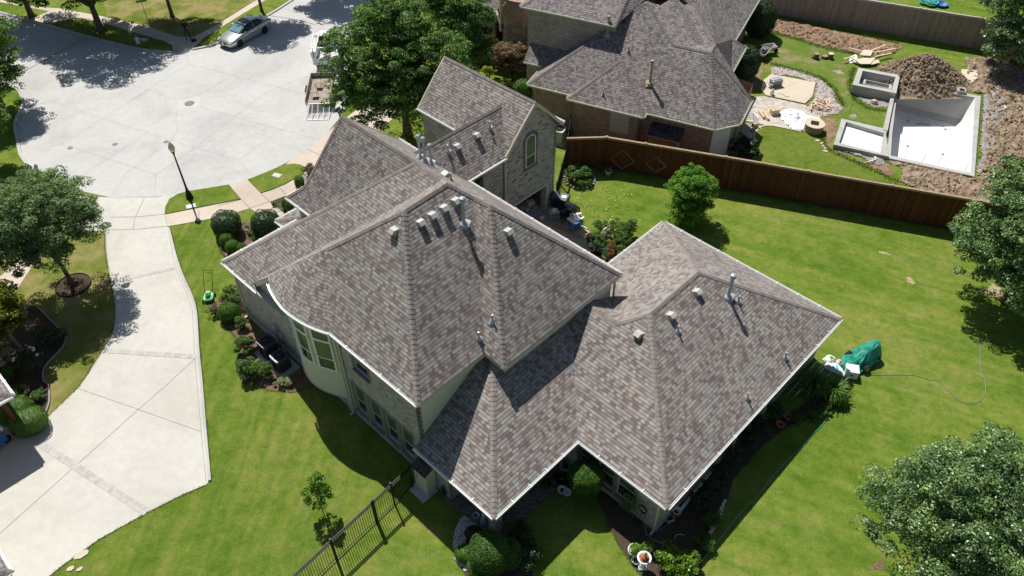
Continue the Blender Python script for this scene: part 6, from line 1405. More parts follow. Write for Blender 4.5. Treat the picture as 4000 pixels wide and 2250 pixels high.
for k in range(3): m.tube([(-.46,0,.10+k*.15), (-.465,0,.10+k*.15)], .05, 10)
m.build('holes', 'black', bx)
br = bush('cut_branches', 'pile of cut branches in the pickup bed', (0,0), (.7,.55,.3), 800, .08, 'brownleaf', 700, 12, .2, None, 'branches'); br.location = trc+th*5.3+Vector((0,0,.8))
# ---------------- person
def person(lab, p, rz):
    t = thing('person', lab, 'person', p, rz); bm_ = bmesh.new(); S = bm_.verts.layers.skin.verify()
    J = {'pel':((0,0,.93),.155), 'sp':((0,0,1.12),.14), 'ch':((.0,0,1.33),.165), 'nk':((.01,0,1.47),.06), 'hd':((.03,0,1.58),.095), 'hd2':((.03,0,1.68),.09),
      'lh':((0,.10,.88),.10), 'lk':((.03,.13,.48),.065), 'la':((0,.15,.08),.045), 'lt':((.15,.17,.04),.04), 'rh':((0,-.10,.88),.10), 'rk':((.04,-.14,.48),.065), 'ra':((.02,-.17,.08),.045), 'rt':((.17,-.20,.04),.04),
      'ls':((0,.19,1.40),.062), 'le':((.04,.26,1.14),.047), 'lw':((.24,.13,1.16),.035), 'lp':((.31,.08,1.18),.035), 'rs':((0,-.19,1.40),.062), 're':((.04,-.26,1.14),.047), 'rw':((.24,-.13,1.16),.035), 'rp':((.31,-.08,1.18),.035)}
    V = {k: bm_.verts.new(v[0]) for k, v in J.items()}
    for k, v in J.items(): V[k][S].radius = (v[1], v[1]*(1.0 if k not in ('pel','sp','ch') else .82))
    for a, b in (('pel','sp'),('sp','ch'),('ch','nk'),('nk','hd'),('hd','hd2'),('pel','lh'),('lh','lk'),('lk','la'),('la','lt'),('pel','rh'),('rh','rk'),('rk','ra'),('ra','rt'),('ch','ls'),('ls','le'),('le','lw'),('lw','lp'),('ch','rs'),('rs','re'),('re','rw'),('rw','rp')): bm_.edges.new((V[a], V[b]))
    V['pel'][S].use_root = True
    for s in (-1, 1):           # five short fingers a hand
        for f in range(5):
            a = bm_.verts.new((.33+.015*f*0, s*(.06-.016*f+.02), 1.185)); b = bm_.verts.new((.385 if f < 4 else .35, s*(.055-.016*f+.015+(.03 if f == 4 else 0)), 1.20)); a[S].radius = (.009,.009); b[S].radius = (.007,.007); bm_.edges.new((a, b)); bm_.edges.new((V['lp' if s > 0 else 'rp'], a))
    me = bpy.data.meshes.new('body'); bm_.to_mesh(me); bm_.free()
    def pm(name, zs, c):
        pass
    s = NT('clothed body', .8, .2); z = s.n('ShaderNodeSeparateXYZ'); s.l(s.coord(), z.inputs[0])
    legs = s.math('LESS_THAN', z.outputs[2], .98); skin = s.math('MAXIMUM', s.math('GREATER_THAN', z.outputs[2], 1.49), s.math('GREATER_THAN', z.outputs[0], .13)); shoe = s.math('LESS_THAN', z.outputs[2], .10)
    skin = s.math('MULTIPLY', skin, s.math('GREATER_THAN', z.outputs[2], 1.0))
    c = s.mix(legs, (.018,.018,.02), (.035,.045,.065)); c = s.mix(skin, c, (.36,.22,.16)); c = s.mix(shoe, c, (.015,.015,.015)); s.col(c); me.materials.append(s.m)
    o = bpy.data.objects.new('body', me); COL.objects.link(o); o.parent = t
    k = o.modifiers.new('skin', 'SKIN'); k.use_smooth_shade = True; u_ = o.modifiers.new('sub', 'SUBSURF'); u_.levels = u_.render_levels = 2
    MB().lathe([(.105,1.62), (.112,1.69), (.09,1.76), (.04,1.79), (0,1.79)], (.02,0,0), 14).build('hair', 'rubber', t, True, uv=False)
    m = MB()
    for y in (-.035, .035): m.lathe([(.0,-.012), (.012,0), (0,.012)], (.122,y,1.625), 6)
    m.lathe([(.0,-.03), (.018,-.01), (.0,.03)], (.135,0,1.60), 6).box((.118,0,1.555), (.012,.05,.01)); m.build('face_details', 'skin', t, uv=False)
    MB().box((.37,0,1.205), (.10,.17,.03)).build('controller', 'black', t)
    return t
person('standing person in black shirt and dark trousers holding a small controller', ZB(400,442), -1.4)
bg_ = thing('bag', 'small black bag on the shaded pavement beside the person', 'bag', ZB(458,468), .5); MB().box((0,0,.10), (.42,.28,.20)).build('body', 'black', bg_, bevel=.04); MB().tube([(-.1,0,.2), (-.08,0,.28), (.08,0,.28), (.1,0,.2)], .012, 5).build('handle', 'black', bg_)
# ---------------- lawn mower
mw = thing('lawn_mower', 'green push lawn mower with a folded up black handle on the front lawn', 'lawn mower', Z4(1482,850), -1.42)
MB().rbox((0,0,.17), (.62,.52,.16), .16).rbox((.02,0,.26), (.46,.40,.06), .14).build('deck', 'mower', mw, bevel=.02)
MB().lathe([(.15,.28), (.16,.36), (.13,.42), (.05,.44), (0,.44)], (.02,0,0), 16).rbox((-.22,0,.33), (.14,.26,.12), .04).build('motor_cover', 'mower', mw, True, uv=False)
MB().lathe([(.09,.43), (.09,.455), (0,.46)], (.02,0,0), 12).box((.17,0,.31), (.08,.2,.05)).build('engine_top', 'black', mw, uv=False)
for x in (-.27,.27):
    for s in (-1, 1): w_ = MB().lathe([(.10,-.03), (.10,.03), (.05,.035), (0,.035)], (0,0,0), 14); w_.v = [Matrix.Rotation(math.pi/2,3,'X') @ v+Vector((x,s*.30,.10)) for v in w_.v]; w_.build('wheel', 'rubber', mw, uv=False)
MB().tube([(-.25,.22,.22), (-.75,.24,.62), (-1.35,.25,.98), (-1.38,.2,1.0), (-1.38,-.2,1.0), (-1.35,-.25,.98), (-.75,-.24,.62), (-.25,-.22,.22)], .016, 6).tube([(-1.25,-.24,.93), (-1.22,-.1,.97), (-1.22,.1,.97), (-1.25,.24,.93)], .01, 5).build('handle', 'black', mw, True, uv=False)
# ---------------- cooling units
def ac(lab, p, rz, s=.82, h=.95, mat='acgrey'):
    t = thing('cooling_unit', lab, 'air conditioner', p, rz, None); m = MB().rbox((0,0,h/2), (s,s,h-.02), .12)
    m.build('housing', mat, t, bevel=.01); m = MB()
    for k in range(14): z = .10+k*(h-.25)/14; m.rbox((0,0,z), (s+.012,s+.012,.018), .125)
    m.build('louvres', 'black' if mat == 'acgrey' else mat, t)
    MB().rbox((0,0,h), (s+.02,s+.02,.05), .13).build('top_rim', 'vent' if mat != 'acgrey' else 'plastic', t, bevel=.015)
    m = MB().lathe([(s*.40,h+.028), (s*.40,h+.035), (0,h+.035)], (0,0,0), 22); m.build('fan_well', 'black', t, uv=False)
    m = MB()
    for k in range(6):
        r_ = s*.40*(k+1)/6; m.tube([(r_*math.cos(a*.3927), r_*math.sin(a*.3927), h+.05) for a in range(17)], .005, 4, False)
    for k in range(8): a = k*.785; m.tube([(0,0,h+.05), (s*.40*math.cos(a), s*.40*math.sin(a), h+.05)], .005, 4)
    m.lathe([(.08,h+.05), (.08,h+.065), (0,h+.07)], (0,0,0), 12); m.build('fan_guard', 'plastic', t, uv=False)
    return t
ac('dark cooling unit nearer the house corner downspout', HW(-16.62,-.32,.08), YAW); ac('dark cooling unit nearer the bow window', HW(-15.32,-.42,.08), YAW, .76, .90)
sl_ = thing('concrete_slab', 'concrete slab under the two dark cooling units', 'slab', HW(-15.95,-.35), YAW); MB().box((0,0,.04), (2.6,1.15,.08)).build('slab', 'curb', sl_)
ac('grey cooling unit between the gabled wing and the red brick house', NW(3.0,-1.15,.06), Y2, .85, .95, 'vent')
sl_ = thing('concrete_slab', 'concrete slab under the neighbour cooling unit', 'slab', NW(3.0,-1.15), Y2); MB().box((0,0,.03), (1.15,1.15,.06)).build('slab', 'curb', sl_)
# ---------------- cabinet at the house corner
cbn = thing('storage_cabinet', 'tall cream cabinet with a dark shingle lid at the house corner', 'cabinet', HW(-4.58,.10), YAW)
MB().box((0,0,.85), (.82,.56,1.62)).build('body', 'stucco', cbn, bevel=.01); MB().box((-.12,-.29,.85), (.5,.02,1.3)).build('door', 'stucco', cbn, bevel=.005); MB().tube([(-.2,-.30,1.05), (-.2,-.33,1.05)], .035, 8).tube([(-.15,-.30,1.25), (-.15,-.32,1.25)], .02, 8).build('knob', 'black', cbn)
MB().quads([(-.48,-.36,1.60), (.48,-.36,1.60), (.48,.34,1.86), (-.48,.34,1.86), (-.48,-.36,1.66), (.48,-.36,1.66), (.48,.34,1.92), (-.48,.34,1.92)], [(4,5,6,7), (0,1,5,4), (1,2,6,5), (2,3,7,6), (3,0,4,7), (3,2,1,0)]).build('lid', 'shingle3', cbn)
sl_ = thing('concrete_slab', 'pale concrete slab under the cream cabinet', 'slab', HW(-4.55,-.12), YAW); MB().box((0,0,.02), (1.05,.92,.04)).build('slab', 'curb', sl_)
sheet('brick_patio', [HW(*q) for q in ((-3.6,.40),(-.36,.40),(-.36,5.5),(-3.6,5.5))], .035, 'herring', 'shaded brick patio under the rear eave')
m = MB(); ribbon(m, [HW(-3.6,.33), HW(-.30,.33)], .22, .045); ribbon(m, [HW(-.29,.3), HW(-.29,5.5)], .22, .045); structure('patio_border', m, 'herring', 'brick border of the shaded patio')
sheet('back_patio', [HW(-14.2,11.8), HW(-14.2,19.4), K4(200,290), K4(340,330), K4(560,465), K4(720,572), K4(650,640), K4(660,800), HW(-6.3,12.6), HW(-5.9,11.8)], .016, 'patio', 'beige concrete patio behind the house')
# stone blocks at lower left
for q, s, L in (((578,1300),.27,'largest pale flat stone on the grass beside the driveway'), ((500,1400),.16,'pale flat stone next to the driveway edge'), ((566,1403),.13,'small pale flat stone right of the other two')):
    t = thing('flat_stone', L, 'stone', Z7(*q), .6, 'pale flat stones beside the driveway'); r = random.Random(int(s*100)); MB().prism([(s*(1.25 if abs(math.cos(a)) > .5 else .7)*r.uniform(.75,1)*math.cos(a), s*.75*r.uniform(.75,1)*math.sin(a)) for a in [k*.7 for k in range(9)]], 0, .05).build('stone', 'pad', t, bevel=.01)
# ---------------- hoses, ladder, gear at the right side of the house
def cord(name, lab, pts, r_, mat, z=.02, cat='hose'):
    t = thing(name, lab, cat, (pts[0].x, pts[0].y, 0)); P = smoothline(pts, 5); MB().tube([Vector((p.x-pts[0].x, p.y-pts[0].y, z)) for p in P], r_, 5).build('tube', mat, t, True, uv=False); return t
MT['hosegreen'] = plain('green hose', (.10,.40,.30), .4)
cord('garden_hose', 'long green garden hose along the shadow edge behind the house', [ZA(*q) for q in ((1140,300),(1130,350),(1090,400),(1040,450),(960,545),(880,612),(760,742),(660,872),(540,992),(420,1142),(330,1258),(240,1358),(160,1449),(60,1540))], .018, 'hosegreen', .03)
MT['hosegrey'] = plain('grey hose', (.24,.25,.24), .6)
cord('garden_hose', 'thin grey hose looping across the back lawn', [Z6(1350,1378),Z6(1420,1388),Z6(1600,1386),Z6(1760,1390),Z6(1880,1425),ZA(1920,62),ZA(2000,140),ZA(2070,205),ZA(2150,232),ZA(2225,212),ZA(2262,150),ZA(2256,60),Z6(2238,1400),Z6(2224,1300),Z6(2230,1200),Z6(2262,1140),Z6(2310,1112)], .014, 'hosegrey')
cord('garden_hose', 'dark hose lying on the soil below the rear corner', [W5(*q) for q in ((565,420),(600,455),(660,460),(720,410))], .014, 'hosegreen')
cord('garden_hose', 'pale hose curling in the soil bed by the white urns', [W5(*q) for q in ((548,400),(565,480),(620,530),(700,565))], .012, 'vent')
cord('garden_hose', 'white hoop of hose on the dark soil', [W5(*q) for q in ((790,520),(800,495),(835,487),(865,497))], .012, 'white')
cord('garden_hose', 'dark hose coiled on the bed beside the front path', [C5(*q) for q in ((650,890),(690,865),(740,880),(735,915),(680,915),(650,890),(690,940),(750,960))], .02, 'hosegreen')
cord('extension_cord', 'thin cord on the tan concrete pad', [Z3(790,662,.1), Z3(830,668,.1), Z3(850,685,.1), Z3(870,680,.1), Z3(873,698,.1)], .012, 'dark', .10, 'cord')
p0, p1 = ZA(90,1000,.25), ZA(335,690,.25); pp_ = Vector((p0.x, p0.y, 0)); v_ = p1-p0; gx = thing('loose_downspout', 'loose white downspout lying along the shaded rear wall', 'downspout', pp_); MB().box((v_.x/2, v_.y/2, .22), (v_.length, .13, .09), math.atan2(v_.y, v_.x)).build('pipe', 'white', gx, bevel=.01)
fr_ = thing('soil_sifter', 'small white wire frame basket beside the bucket pot', 'basket', W5(742,365), .4); MB().box((0,.17,.1), (.36,.03,.2)).box((0,-.17,.1), (.36,.03,.2)).box((.17,0,.1), (.03,.31,.2)).box((-.17,0,.1), (.03,.31,.2)).build('frame', 'vent', fr_)
st2 = thing('border_stones', 'short row of white border stones in the shaded rear bed', 'border', (ZA(400,950).x, ZA(400,950).y, 0)); m = MB(); b0 = ZA(400,950)
for i in range(9): q = ZA(415,930).lerp(ZA(320,1140), i/8); m.box((q.x-b0.x, q.y-b0.y, .06), (.22,.12,.12), 1+i*.35)
m.build('stones', 'trim', st2)
W6 = crop(3100,1250,.4883)
def ladder(lab, a, b, w_, z, tilt):
    a, b = Vector((a.x,a.y,0)), Vector((b.x,b.y,0)); d = (b-a); L = d.length; t = thing('ladder', lab, 'ladder', a, math.atan2(d.y, d.x), 'aluminium ladders stored beside the rear wall'); m = MB()
    for s in (0, 1): m.box((L/2, -w_*s*math.cos(tilt), z+w_*s*math.sin(tilt)), (L,.03,.07))
    k = int(L/.3)
    for i in range(1, k): m.tube([(L*i/k,0,z), (L*i/k,-w_*math.cos(tilt),z+w_*math.sin(tilt))], .016, 5)
    m.build('rails_and_rungs', 'alu', t)
ladder('aluminium ladder lying closest to the rear wall', W6(-60,625), W6(190,345), .42, .3, .5)
ladder('aluminium ladder lying beside the ornamental grass', W6(40,600), W6(235,400), .42, .12, .25)
# tarpaulin covered mower
tc = W6(520,335); tpv = thing('covered_mower', 'green tarpaulin draped over garden machinery on the lawn', 'covered machine', tc, .55)
XH = ((-1.3,.10,.25), (-1.2,.38,.34), (-.95,.52,.42), (-.75,.50,.40), (-.55,.66,.44), (-.3,.70,.42), (-.1,.86,.45), (.1,.90,.42), (.3,1.0,.44), (.5,1.02,.41), (.72,1.10,.42), (.95,1.08,.40), (1.1,.98,.36), (1.16,.55,.34)); secs = []; r = random.Random(8)
for x, h, w_ in XH:
    L = []
    for k in range(15):
        a = -1+k/7; yy = w_*(a*1.15+.35*a*abs(a)**3); zz = h*(1-.10*abs(a)) if abs(a) < .5 else h*(.95-(abs(a)-.5)*1.5)
        L.append((x+r.uniform(-.05,.05), yy+r.uniform(-.07,.07)*abs(a), max(.07, zz+r.uniform(-.05,.05)*(.4+abs(a)))))
    secs.append(L)
loft('tarpaulin', secs, 'tarp', tpv, False, False, False)
MB().box((.15,0,.25), (1.3,.40,.3)).build('machine', 'black', tpv)
for x, y, m_ in ((-.25,-.62,'yellow'), (.75,-.48,'rubber'), (-.25,.55,'rubber')):
    w_ = MB().lathe([(.22,-.08), (.22,.08), (.14,.09), (0,.09)], (0,0,0), 18); w_.v = [Matrix.Rotation(math.pi/2,3,'X') @ v+Vector((x,y,.22)) for v in w_.v]; o = w_.build('wheel', 'rubber', tpv, uv=False)
    if m_ == 'yellow':
        w_ = MB().lathe([(.13,-.10), (.15,.0), (.13,.10)], (0,0,0), 16); w_.v = [Matrix.Rotation(math.pi/2,3,'X') @ v+Vector((x,y,.22)) for v in w_.v]; w_.build('rim', 'yellow', o, uv=False)
def bag(lab, p, rz, s, mats):
    t = thing('bag', lab, 'bag', p, rz); n = 9; vs = []; fs = []
    for i in range(n):
        for j in range(n):
            a, b = i/(n-1)*2-1, j/(n-1)*2-1; e_ = (1-a**4)*(1-b**4); vs.append((a*s[0]/2, b*s[1]/2, .03+s[2]*e_**.5*(.9+.2*math.sin(a*5+b*3))))
    for i in range(n-1):
        for j in range(n-1): q = i*n+j; fs.append((q, q+n, q+n+1, q+1))
    newobj('sack', vs, fs, MT[mats[0]], t, True, False)
    if len(mats) > 1:
        vs2 = [(x*.45, y*.7, z+.012) for x, y, z in vs]; newobj('printed_panel', vs2, fs, MT[mats[1]], t, True, False)
bag('white sack with a blue panel lying by the tarpaulin', W6(332,395), -.6, (1.05,.55,.20), ('white','cyan') if MT.setdefault('cyan', plain('cyan print', (.05,.45,.62), .5)) else 0)
bag('crumpled white and green bag nearest the house corner', W6(285,325), .5, (.55,.5,.28), ('white','mower'))
bag('grey cloth bundle between the sack and the tarpaulin', W6(362,350), .2, (.42,.36,.22), ('vent',))
pot('brown clay jar beside the white box', W6(386,378), .20, .30, 'terracotta', None, 300)
wb = thing('white_box', 'white painted box standing beside the sack', 'box', W6(450,440), -.25); MB().box((0,0,.26), (.62,.55,.50)).build('body', 'white', wb, bevel=.02); MB().box((0,0,.525), (.64,.57,.03)).build('lid', 'white', wb, bevel=.01); MB().tube([(.0,-.29,.3), (.0,-.31,.3)], .05, 8).build('knob', 'black', wb)
# pale worn patches in the back lawn
MT['worn'] = ground_mat('worn straw grass', [(.30,.26,.13), (.40,.34,.19), (.46,.39,.24)], 4, .02, 30)
rough('worn_patch', [Z6(1690,690), Z6(1730,680), Z6(1785,740), Z6(1750,752), Z6(1700,735)], 'worn', .01, .08, 'pale worn patch on the back lawn', edge=.15)
rough('worn_patch', [Z6(1480,505), Z6(1560,510), Z6(1640,545), Z6(1600,552), Z6(1520,528)], 'worn', .01, .10, 'small worn streak on the back lawn', edge=.3)
rough('worn_patch', [ZA(1480,1200), ZA(1600,1150), ZA(1640,1280), ZA(1600,1449), ZA(1300,1500), ZA(1340,1400)], 'mulch', .02, .14, 'bare soil under the lower right oak', edge=.8)
rough('worn_patch', [Z6(2080,740), Z6(2300,700), Z6(2480,740), Z6(2500,900), Z6(2300,900), Z6(2150,820)], 'worn', .02, .18, 'bare soil under the right edge oak', edge=1.2)
# ---------------- back patio clutter
def cart(lab, p, rz, lidm='plastic'):
    t = thing('wheeled_bin', lab, 'bin', p, rz, 'wheeled bins by the garage opening'); m = MB(); A, B = [(-.24,-.25), (.24,-.25), (.24,.25), (-.24,.25)], [(-.29,-.32), (.29,-.32), (.29,.32), (-.29,.32)]
    m.quads([(*a, .08) for a in A]+[(*b, 1.0) for b in B], [(0,1,5,4), (1,2,6,5), (2,3,7,6), (3,0,4,7), (3,2,1,0)]); m.build('body', 'plastic', t)
    MB().quads([(-.32,-.36,1.0), (.32,-.36,1.0), (.32,.36,1.08), (-.32,.36,1.08), (-.28,-.30,1.06), (.28,-.30,1.06), (.28,.30,1.14), (-.28,.30,1.14)], [(0,1,5,4), (1,2,6,5), (2,3,7,6), (3,0,4,7), (4,5,6,7), (0,3,2,1)]).build('lid', lidm, t, bevel=.02)
    for s in (-1, 1): w_ = MB().lathe([(.12,-.03), (.12,.03), (0,.03)], (0,0,0), 12); w_.v = [Matrix.Rotation(math.pi/2,3,'Y') @ v+Vector((s*.27,.27,.12)) for v in w_.v]; w_.build('wheel', 'rubber', t, uv=False)
    return t
cart('dark wheeled bin with a white label, lid tilted to the sun', K4(385,310), -.5); t = cart('dark wheeled bin pushed against the garage pillar', K4(300,285), .2)
MB().box((.02,-.02,1.115), (.30,.26,.012), .3, Matrix.Rotation(.1,3,'X')).build('label', 'white', [o for o in COL.objects if o.get('label', '').startswith('dark wheeled bin with')][0])
gb = thing('covered_grill', 'grill under a crumpled black plastic cover', 'grill', K4(450,385), -.5); secs = []; r = random.Random(2)
for x, h in ((-.55,.3), (-.5,.9), (-.2,1.1), (.2,1.08), (.5,.92), (.55,.3)): secs.append([(x+r.uniform(-.03,.03), y+r.uniform(-.04,.04), max(.1, h*k_+r.uniform(-.04,.04))) for y, k_ in ((-.42,.15), (-.36,.8), (-.15,1), (.15,1.0), (.36,.8), (.42,.15))])
MT['blackplastic'] = plain('black plastic sheeting', (.02,.02,.022), .25, .6); loft('cover', secs, 'blackplastic', gb, False, False, False)
for s in (-.4, .4): MB().box((s,0,.2), (.05,.5,.4)).build('leg', 'black', gb)
def table(lab, p, rz, s, h, topm, cat='table'):
    t = thing('patio_table', lab, cat, p, rz); MB().box((0,0,h), (s[0],s[1],.035)).build('tabletop', topm, t, bevel=.005)
    for a in (-1, 1):
        for b in (-1, 1): MB().tube([(a*s[0]*.45,b*s[1]*.45,0), (a*s[0]*.45,b*s[1]*.45,h)], .016, 6).build('leg', 'vent', t)
    MB().box((0,0,h*.35), (s[0]*.9,s[1]*.9,.02)).build('shelf', topm if topm != 'white' else 'blue', t)
    return t
tp0 = K4(500,490); table('white topped work table in the sun at the patio edge', tp0, .65, (.95,.62), .82, 'white')
for d_, L, m_, s_ in (((-.22,.12), 'yellow brown bag on the white work table', 'ply', .26), ((.05,.18), 'white bottle shaped item on the work table', 'white', .16), ((.28,.22), 'pale box at the far corner of the work table', 'trim', .22)):
    t = thing('table_item', L, 'item', (tp0.x+d_[0], tp0.y+d_[1], .84), .4); MB().rbox((0,0,s_*.4), (s_,s_*.8,s_*.8), s_*.2).build('body', m_, t, bevel=.02)
tp1 = K4(290,395); table('low tray table holding a white bundle by the bins', tp1, .3, (.62,.5), .6, 'vent')
t = thing('cloth_bundle', 'white cloth bundle on the tray table', 'cloth', (tp1.x, tp1.y, .62), .2); MB().lathe([(.05,0), (.19,.02), (.21,.09), (.12,.15), (0,.16)], n=11).build('cloth', 'white', t, True, uv=False)
t = thing('bucket', 'small white bucket standing alone in the patio shade', 'bucket', K4(172,420)); MB().lathe([(.10,0), (.14,.28), (.15,.28), (.15,.31), (.13,.30), (.11,.05)], n=16).build('pail', 'white', t, True, uv=False); MB().tube([(-.14,0,.3), (-.08,-.08,.2), (.08,-.08,.2), (.14,0,.3)], .006, 4).build('handle', 'metal', t)
t = thing('laundry_basket', 'grey round basket in front of the garage pillar', 'basket', K4(248,300)); MB().lathe([(.20,0), (.27,.34), (.30,.34), (.30,.38), (.26,.36), (.21,.08), (0,.06)], n=18).build('basket', 'vent', t, True, uv=False)
for (a, b), L, m_, s_ in (((60,262), 'white cardboard box inside the dark garage opening', 'white', .42), ((22,312), 'pale bag of things inside the garage opening', 'vent', .3), ((100,300), 'brown box inside the garage opening', 'ply', .3), ((45,212), 'dark crate at the back of the garage opening', 'plastic', .5), ((-20,300), 'grey carton at the garage threshold', 'vent', .28)):
    t = thing('storage_box', L, 'box', K4(a,b), random.uniform(0,1), 'boxes inside the garage opening'); MB().box((0,0,s_*.45), (s_,s_*.8,s_*.9)).build('carton', m_, t, bevel=.01); MB().box((0,0,s_*.9+.006), (s_*.12,s_*.8,.01)).build('tape', 'trim', t)
ch_ = thing('folding_chair', 'dark folding chair in shade beside the covered grill', 'chair', K4(400,440), .4); m = MB()
for s in (-.22,.22): m.tube([(s,-.2,0), (s,.25,.95)], .014, 5).tube([(s,.25,0), (s,-.15,.45)], .014, 5)
m.build('frame', 'black', ch_); MB().box((0,0,.45), (.42,.4,.02)).build('seat', 'plastic', ch_); MB().box((0,.22,.8), (.42,.02,.3)).build('backrest', 'plastic', ch_)
bd_ = thing('timber_plank', 'long plank on the shaded patio slab', 'plank', K4(430,525), -.62); MB().box((0,0,.05), (2.1,.2,.06)).build('plank', 'cedarcap', bd_)
bd_ = thing('timber_plank', 'short tan timber at the sunny patio edge', 'plank', K4(572,478), -.6); MB().box((0,0,.05), (.8,.08,.07)).build('plank', 'lumber', bd_)
pb_ = thing('planter_box', 'pale square planter with a white board in the potted garden', 'planter', K4(805,585), .5); MB().box((0,0,.22), (.50,.45,.44)).build('box', 'trim', pb_, bevel=.02); MB().box((0,0,.445), (.42,.37,.01)).build('soil', 'soil', pb_); MB().box((.1,.15,.6), (.5,.05,.14), .3).build('board', 'white', pb_)
# ---------------- construction yard things
def fire_pit(p):
    t = thing('fire_pit', 'round tan block fire pit with a square opening', 'fire pit', p, -.3); MT['pit'] = brick_mat('tan block', [(.42,.33,.20), (.36,.28,.17), (.48,.39,.25)], (.25,.20,.13), .3, .12)
    m = MB(); n = 28; A = [(.82*math.cos(k/n*6.283), .82*math.sin(k/n*6.283)) for k in range(n)]
    def sq(a): c, s = math.cos(a), math.sin(a); k = .36/max(abs(c), abs(s)); return (c*k, s*k)
    B = [sq(k/n*6.283) for k in range(n)]
    for k in range(n):
        j = (k+1) % n; m.face([(*A[k],0), (*A[j],0), (*A[j],.66), (*A[k],.66)]); m.face([(*B[j],.25), (*B[k],.25), (*B[k],.7), (*B[j],.7)])
    m.build('drum', 'pit', t); m = MB()
    for k in range(n):
        j = (k+1) % n; a, b = (A[k][0]*1.07, A[k][1]*1.07), (A[j][0]*1.07, A[j][1]*1.07)
        m.face([(*a,.72), (*b,.72), (*B[j],.72), (*B[k],.72)]); m.face([(*a,.64), (*b,.64), (*b,.72), (*a,.72)])
    m.build('cap_stones', 'pad', t); MB().box((0,0,.26), (.74,.74,.02)).build('ash_bed', 'ply', t)
fire_pit(Z3(1042,922)); [o for o in COL.objects if o.name == 'fire_pit'][0].scale = (.80, .80, .85)
gr = thing('stainless_grill', 'stainless grill lying on the tan pad with its lid open', 'grill', Z3(775,605,.09), .35); MB().box((0,0,.30), (.9,.5,.5)).build('body', 'alu', gr, bevel=.02); MB().box((-.02,.08,.57), (.86,.42,.05)).build('lid', 'blue' if False else 'metal', gr, bevel=.02)
m = MB()
for k in range(9): m.box((-.38+k*.095,-.256,.30), (.05,.012,.40))
m.build('vents', 'black', gr); MB().box((-.55,-.12,.22), (.30,.45,.03), .3, Matrix.Rotation(.9,3,'Y')).build('side_shelf', 'alu', gr); MB().tube([(-.7,-.2,.02), (-.5,-.1,.5), (-.65,.2,.5), (-.75,.2,.02)], .018, 5).build('frame', 'alu', gr)
pt = thing('propane_tank', 'small white gas bottle on the tan pad', 'gas bottle', Z3(750,668,.09)); MB().lathe([(.10,0), (.12,.02), (.15,.08), (.15,.28), (.12,.36), (.05,.39), (.04,.42)], n=16).build('tank', 'white', pt, True, uv=False); MB().tube([(.08*math.cos(a*.5), .08*math.sin(a*.5), .46) for a in range(11)], .015, 5).box((0,0,.43), (.04,.04,.1)).build('collar', 'vent', pt)
def heap_sheet(name, lab, P, h, mat, cat, seed):
    c = sum(P, Vector())/len(P); t = thing(name, lab, cat, (c.x, c.y, .02)); vs = []; idx = {}; fs = []; res = .10
    x0, x1 = min(p.x for p in P), max(p.x for p in P); y0, y1 = min(p.y for p in P), max(p.y for p in P)
    for i in range(int((x1-x0)/res)+1):
        for j in range(int((y1-y0)/res)+1):
            x, y = x0+i*res, y0+j*res
            if inpoly(x, y, P):
                e_ = min(1, edist(x, y, P)/.5); nz = abs(mnoise.fractal(Vector((x*1.5, y*1.5, seed)), 1, 2, 3)); idx[(i,j)] = len(vs); vs.append((x-c.x+random.uniform(-.01,.01), y-c.y+random.uniform(-.01,.01), .02+e_**.6*h*(.30+.75*nz)))
    for (i, j) in idx:
        q = [(i,j), (i+1,j), (i+1,j+1), (i,j+1)]
        if all(k in idx for k in q): fs.append([idx[k] for k in q])
    newobj('sheet', vs, fs, MT[mat], t, False, False); return t
heap_sheet('plastic_sheet', 'crumpled heap of white plastic sheeting on the paver patio', [Z3(*q) for q in ((790,800),(850,775),(940,780),(1000,815),(1090,840),(1130,870),(1100,905),(1000,900),(975,935),(900,925),(840,880))], .42, 'sheetp', 'plastic sheet', 3)
heap_sheet('plastic_sheet', 'grey white plastic scraps beside the plank pile', [Z3(*q) for q in ((1300,400),(1350,385),(1370,430),(1340,455),(1290,450))], .25, 'sheetp', 'plastic sheet', 9)
bxw = thing('wooden_box', 'small open wooden crate left of the white sheeting', 'crate', Z3(768,808), .2); MB().box((0,0,.22), (.62,.42,.42)).build('box', 'lumber', bxw, bevel=.01); MB().box((.1,0,.44), (.5,.44,.02)).build('lid', 'ply', bxw)
for (a, b), (c, d), L in (((660,795),(695,843),'left of two square timbers on the pavers'), ((690,800),(725,855),'right of two square timbers on the pavers')):
    p, q = Z3(a,b), Z3(c,d); v = q-p; t = thing('timber_post', L, 'timber', ((p.x+q.x)/2, (p.y+q.y)/2, 0), math.atan2(v.y, v.x)); MB().box((0,0,.12), (v.length,.18,.18)).build('beam', 'lumber', t, bevel=.01)
r = random.Random(12)
def planks(lab, c, n, R, L0, L1, grp, mat='lumber', hz=.25):
    for i in range(n):
        L = r.uniform(L0, L1); t = thing('board', '', 'board', (c.x+r.uniform(-R,R), c.y+r.uniform(-R,R)*.8, .04+hz*r.random()), r.uniform(0, 3.14), grp); t['label'] = lab
        MB().box((0,0,0), (L,.09,.04), 0, Matrix.Rotation(r.uniform(-.10,.10),3,'Y')).build('plank', mat, t)
planks('short board offcut in the loose pile on the gravel', Z3(1085,750), 26, .85, .35, 1.1, 'loose pile of board offcuts')
